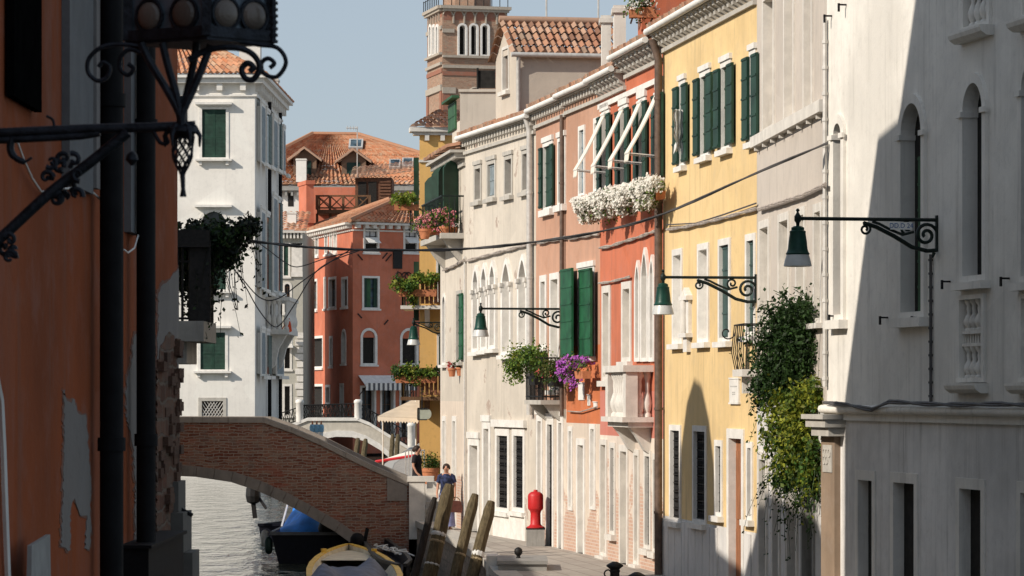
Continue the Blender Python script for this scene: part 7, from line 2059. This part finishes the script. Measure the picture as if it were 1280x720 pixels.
# creepers on the pale grey house
def cp(x, y, Y): return P(x, y, Y)
bl = [(cp(990, 408, 48.9), (.42, .5, .42)), (cp(1005, 395, 48.4), (.35, .5, .3)), (cp(975, 438, 49.2), (.42, .5, .45)), (cp(1000, 445, 48.6), (.42, .5, .55)), (cp(968, 470, 49.4), (.35, .45, .42)), (cp(990, 480, 49), (.4, .45, .4)), (cp(1015, 425, 48.2), (.25, .4, .6)), (cp(955, 490, 49.6), (.2, .35, .25))]
t = thing('creeper', 'dark green creeper bushing out above the pale grey house door, upper mass', 'climbing plant', G.pt(G.u(1000), 0.0))
s = MB(); s.tube([G.pt(G.L-.04, 0, .04), G.pt(G.L-.04, 1.5, .04), G.pt(G.L-.05, 2.6, .04)], [.03, .025, .02], 7); s.build('stem', P_wood, t)
L_ivy = leafmat('creeper_leaf', (.03, .065, .014), .3, .55); L_ivy2 = leafmat('creeper_leaf_light', (.075, .12, .02), .3, .45)
foliage('leaves', bl, [L_dark, L_dark, L_ivy, L_ivy], t, 10500, .08, seed=60, shoots=110, down=.5)
s = MB(); rnd = random.Random(8)
for i in range(16):
    a = cp(rnd.uniform(960, 1022), rnd.uniform(375, 410), 48.8); d = Vector((rnd.uniform(-.25, .1), rnd.uniform(-.2, .2), rnd.uniform(.12, .32)))
    s.tube([a-d*.5, a+d*.5, a+d+Vector((-.08, 0, -.02))], .006, 4)
    for k in range(7):
        p = a+d*rnd.uniform(.2, 1.0); n_ = Vector((rnd.gauss(0, 1), rnd.gauss(0, 1), 1)).normalized(); q = n_.orthogonal().normalized()*.045; r_ = n_.cross(q)*.6
        s.add([p-q, p+r_, p+q, p-r_], [(0, 1, 2, 3)])
s.build('sprigs', L_ivy, t, recalc=False)
bl = [(cp(1008, 500, 48.0), (.3, .4, .28)), (cp(1025, 495, 47.5), (.16, .3, .22)), (cp(990, 520, 48.4), (.38, .4, .36)), (cp(1005, 545, 48), (.36, .4, .36)), (cp(980, 550, 48.7), (.3, .35, .4)), (cp(995, 575, 48.3), (.38, .35, .3)), (cp(1015, 575, 47.7), (.22, .3, .4)), (cp(990, 596, 48.6), (.22, .3, .2)), (cp(1016, 595, 47.7), (.13, .25, .3))]
t = thing('creeper', 'yellow green creeper hanging below the dark mass beside the stone hood', 'climbing plant', G.pt(G.u(1012), 0.0))
s = MB(); s.tube([G.pt(G.L-.1, 0, .05), G.pt(G.L-.08, 1.2, .05), G.pt(G.L-.1, 2.2, .05)], [.025, .02, .012], 7); s.build('stem', P_wood, t)
L_i3 = leafmat('bright_creeper_leaf', (.10, .145, .018), .35, .55); L_i4 = leafmat('yellow_creeper_leaf', (.27, .29, .032), .35, .4)
foliage('leaves', bl, [L_mid, L_i3, L_i3, L_i4, L_i4], t, 6800, .085, seed=61, shoots=80, down=.8)
bl = [(cp(968, 604, 48.7), (.13, .3, .16)), (cp(985, 610, 48.4), (.16, .3, .16)), (cp(1006, 612, 47.9), (.17, .3, .18)), (cp(996, 628, 48.2), (.07, .25, .14)), (cp(1017, 605, 47.6), (.1, .25, .25))]
foliage('lower_leaves', bl, [L_dark, L_ivy], t, 500, .075, seed=62, shoots=40, down=1.0)
# plants of the shaded balcony, the shade put into near-black leaves
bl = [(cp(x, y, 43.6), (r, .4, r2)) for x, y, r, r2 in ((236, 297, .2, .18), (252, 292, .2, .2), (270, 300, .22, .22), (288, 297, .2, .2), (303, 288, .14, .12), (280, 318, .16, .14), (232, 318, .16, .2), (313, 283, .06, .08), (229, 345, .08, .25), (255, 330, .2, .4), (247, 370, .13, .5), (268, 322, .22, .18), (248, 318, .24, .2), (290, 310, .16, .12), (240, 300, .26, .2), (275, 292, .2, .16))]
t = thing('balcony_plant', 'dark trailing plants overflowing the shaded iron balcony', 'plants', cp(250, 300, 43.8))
foliage('leaves', bl, [L_shaded, L_shaded, L_dark], t, 6000, .08, seed=70, shoots=50, down=1.0)
s = MB(); rnd = random.Random(2)
for i in range(14):
    a = cp(rnd.uniform(228, 300), rnd.uniform(300, 330), 43.5); s.tube([a, a+Vector((rnd.uniform(-.05, .1), 0, -.2)), a+Vector((rnd.uniform(-.05, .15), 0, -.5*rnd.random()-.2))], .005, 4)
s.build('stems', L_shaded, t, recalc=False)

# ------------------------------------------------------------------ wrought iron lantern, close to the camera
LY = 9.0
lt = thing('wrought_lantern', 'old black iron lantern with round glass lenses on a scrolled bracket', 'lantern', P(230, 170, LY))
iron = simple('blue_black_iron', (.022, .027, .036), .5, .4, var=.5, vscale=30, bump=.4, bscale=120)
def lp(x, y, dy=0.0): return P(x, y, LY+dy)
m1 = FPX/LY
def lpx(pts, dy=0.0): return smooth_pts([lp(x, y, dy) for x, y in pts], 5)
cA, cB, cC = lp(157, 0), lp(262, 0), lp(337, 0)
cB = Vector((cB.x, LY-.08, 0)); cA = Vector((cA.x, LY+.06, 0)); cC = Vector((cC.x, LY+.06, 0)); cD = cA+cC-cB
zb, zt = lp(0, 48).z, lp(0, -150).z
s = MB()
q = [cA, cB, cC, cD]
for i in range(4):
    p, r = q[i], q[(i+1) % 4]
    s.bar(p+ZU*(zb-.0), p+ZU*zt, .026, .026)
    for zz, h in ((zb+.012, .03), (zt, .03), ((zb+zt)/2+.03, .02)): s.bar(p+ZU*zz, r+ZU*zz, .022, h)
cen = (cA+cC)/2
s.hexa([cen+(v-cen)*1.04+ZU*(zb-.012) for v in q]+[cen+(v-cen)*1.04+ZU*(zb+.006) for v in q])
s.hexa([cen+(v-cen)*1.1+ZU*(zt) for v in q]+[cen+(v-cen)*.2+ZU*(zt+.18) for v in q])
s.build('frame', iron, lt)
pan = simple('lantern_panel', (.13, .17, .21), .4, .2, var=.5, vscale=20); lens = glassmat('bullseye_glass', (.16, .135, .115), .25)
for fi, (p, r) in enumerate(((cA, cB), (cB, cC), (cC, cD), (cD, cA))):
    s = MB(); n_ = (r-p).normalized(); o = Vector((n_.y, -n_.x, 0)); 
    if o.dot(p-cen) < 0: o = -o
    s.quad(p+ZU*zb-o*.004, r+ZU*zb-o*.004, r+ZU*zt-o*.004, p+ZU*zt-o*.004); pa = s.build('panel', pan, lt, recalc=False)
    l = (r-p).length
    for row in range(4):
        for k in range(2):
            s = MB(); rg = MB(); c = p+n_*l*(.28+.44*k)+ZU*(lp(0, 19).z+row*.1); rad = .041 if l > .2 else .036
            rings = []
            for j in range(5):
                rr = rad*math.cos(j*math.pi/9); dd = .022*math.sin(j*math.pi/9)
                rings.append([c+n_*rr*math.cos(a)+ZU*rr*math.sin(a)+o*(.0+dd) for a in [k2*math.pi/9 for k2 in range(18)]])
            for a, b in zip(rings, rings[1:]):
                for k2 in range(18): s.quad(a[k2], a[(k2+1) % 18], b[(k2+1) % 18], b[k2])
            s.poly(rings[-1])
            b0 = len(s.f); s.tube(circle_pts(c+o*.004, rad+.004, 0, 2*math.pi, 20, n_, ZU), .006, 6, mi=1, cap=False)
            s.build('lens', [lens, iron], pa, smooth=True)
s = MB()
for top in ((203, 54), (246, 54), (263, 56), (176, 54)):
    s.tube(lpx([top, (top[0]*.75+228*.25, 80), (top[0]*.4+228*.6, 110), (226+(top[0]-220)*.06, 140), (227, 158)], .02 if top[0] == 246 else -.02), .0115, 7)
s.tube([lp(227, 120), lp(228, 165)], .016, 8); s.lathe(lp(228, 163), [(.02, -.02), (.045, -.005), (.045, .005), (.02, .02)], 10)
s.build('cradle', iron, lt, smooth=True)
s = MB()
s.tube(lpx([(300, 52), (323, 56), (347, 60), (357.5, 78), (346, 96), (330, 92), (327, 79), (335, 73), (343, 79), (337, 85)]), .007, 6)
s.tube(lpx([(235, 75), (262, 62), (296, 60), (316, 68), (324.5, 84), (317, 99), (307, 98), (302, 87), (309, 79), (317, 84), (312, 90)], -.03), .0095, 6)
s.build('scroll', iron, lt, smooth=True); s = MB()
s.tube(lpx([(185, 62), (160, 56), (130, 58), (112, 72), (110, 90), (122, 101), (134, 96), (137, 84), (129, 78), (123, 84)]), .007, 6)
s.tube(lpx([(190, 75), (165, 62), (152, 70), (150, 86), (160, 94), (167, 86), (160, 80)], .03), .007, 6)
s.build('scroll', iron, lt, smooth=True); s = MB()
s.tube(lpx([(341, 54), (342, 30), (341, 0), (342, -120)]), .009, 6)
for i in range(9): p = lp(342, 52-i*8); s.tube([p-ZU*.004, p+ZU*.004], .0125, 8)
s.build('twisted_rod', iron, lt, smooth=True)
# lattice drop
s = MB(); zc0, zc1 = lp(0, 168).z, lp(0, 218).z; cx = lp(228, 0).x
def rad_(t): return .006+.026*math.sin(min(1, t*1.05)*math.pi)**.8*(1-.25*t)
for k in range(8):
    for sg in (1, -1):
        s.tube([Vector((cx+rad_(i/14)*math.cos(k*math.pi/4+sg*i/14*2.6), LY+rad_(i/14)*math.sin(k*math.pi/4+sg*i/14*2.6), zc0+(zc1-zc0)*i/14)) for i in range(15)], .0026, 4)
s.tube([Vector((cx, LY, zc1+.005)), Vector((cx+.002, LY, lp(0, 236).z)), Vector((cx+.002, LY, lp(0, 246).z))], [.008, .006, .010], 8)
for k in range(6):
    a = k*math.pi/3; d = Vector((math.cos(a), math.sin(a), 0)); s.tube([Vector((cx, LY, zc0+.025))+d*.012, Vector((cx, LY, zc0+.02))+d*.035, Vector((cx, LY, zc0-.005))+d*.05, Vector((cx, LY, zc0-.035))+d*.048], [.01, .009, .007, .003], 6)
s.build('drop_finial', iron, lt, smooth=True)
s = MB()
s.tube([lp(-335, 186), lp(0, 166), lp(110, 161), lp(190, 159), lp(244, 157)], .0135, 8); s.tube([lp(-335, 200), lp(0, 175), lp(100, 170), lp(125, 166)], .011, 8)
s.tube(smooth_pts([lp(-335, 560), lp(-200, 440), lp(-60, 345), lp(0, 298), lp(60, 243), lp(110, 205), lp(160, 165)], 5), .0155, 8)
s.tube([lp(-337, 120), lp(-337, 620)], .02, 8)
s.build('bracket_arm', iron, lt, smooth=True)
s = MB(); rnd = random.Random(12)
for ci, (x, y) in enumerate(((64, 202), (58, 222), (68, 235), (80, 198), (75, 210), (92, 200), (98, 218), (86, 232), (70, 248), (82, 246), (95, 243), (12, 300), (18, 312), (6, 310), (12, 322))):
    if ci == 11: s.build('leaf_ornament', iron, lt, smooth=True); s = MB()
    c = lp(x, y, rnd.uniform(-.02, .02)); a0 = rnd.uniform(0, 6)
    s.tube(spiral(c, .02, .005, a0, a0+rnd.choice((-1, 1))*5.2, 12, XD, ZU), [.009-.0004*i for i in range(13)], 6)
    s.tube([c, lp((x*.6+(80 if x > 30 else 10)*.4), (y*.6+(225 if x > 30 else 300)*.4))], .007, 5)
s.build('leaf_ornament', iron, lt, smooth=True); s = MB()
s.tube(lpx([(15, 172), (13, 186), (18, 196), (30, 202), (40, 197)], .0), [.012]*10+[.01]*6+[.004]*5, 6)
s.build('tendril', iron, lt, smooth=True); s = MB()
s.tube(lpx([(58, 145), (66, 150), (68, 160)]), .004, 5); s.build('hook', iron, lt, smooth=True); s = MB()
for x, y in ((165, 198),): s.lathe(lp(x, y), [(.004, -.02), (.018, -.004), (.015, .01), (.004, .02)], 8)
s.build('bud', iron, lt, smooth=True); s = MB()
s.tube(lpx([(190, 160), (200, 178), (210, 178), (205, 168)]), .006, 5)
s.build('tendril', iron, lt, smooth=True)

# ------------------------------------------------------------------ light, sky, camera
sun = bpy.data.lights.new('sun', 'SUN'); sun.energy = 4.3; sun.angle = R(.5); sun.color = (1, .91, .79)
so = bpy.data.objects.new('sun', sun); COL.objects.link(so); so.rotation_euler = SUN.to_track_quat('-Z', 'Y').to_euler()
wd = bpy.data.worlds.new('World'); scene.world = wd; wd.use_nodes = True
N, L = wd.node_tree.nodes, wd.node_tree.links
sky = N.new('ShaderNodeTexSky'); sky.sky_type = 'NISHITA'; sky.sun_disc = False
sd = -SUN.normalized(); sky.sun_elevation = math.asin(sd.z); sky.sun_rotation = math.atan2(sd.x, sd.y)
sky.air_density = 1.0; sky.dust_density = .6; sky.ozone_density = 2.0
hs = N.new('ShaderNodeHueSaturation'); hs.inputs['Saturation'].default_value = .62; L.new(sky.outputs[0], hs.inputs['Color']); hz = mixc(N, L, .6, hs.outputs[0], (2.55, 3.1, 3.75)); L.new(hz, N['Background'].inputs['Color']); N['Background'].inputs['Strength'].default_value = .128
cam = bpy.data.cameras.new('camera'); co = bpy.data.objects.new('camera', cam); COL.objects.link(co)
co.location = (0, 0, CAMZ); co.rotation_euler = (R(90), 0, 0)
cam.sensor_width = 36; cam.lens = 36*FPX/1280; cam.shift_y = (HZ-360)/1280; cam.clip_start = .1; cam.clip_end = 4000
cam.dof.use_dof = True; cam.dof.focus_distance = 66; cam.dof.aperture_fstop = 18
scene.camera = co
scene.view_settings.view_transform = 'Standard'; scene.view_settings.look = 'None'; scene.view_settings.exposure = .06; scene.view_settings.gamma = 1
scene.render.engine = 'CYCLES'
scene.cycles.max_bounces = 8; scene.cycles.caustics_reflective = False; scene.cycles.caustics_refractive = False
scene.cycles.use_denoising = True
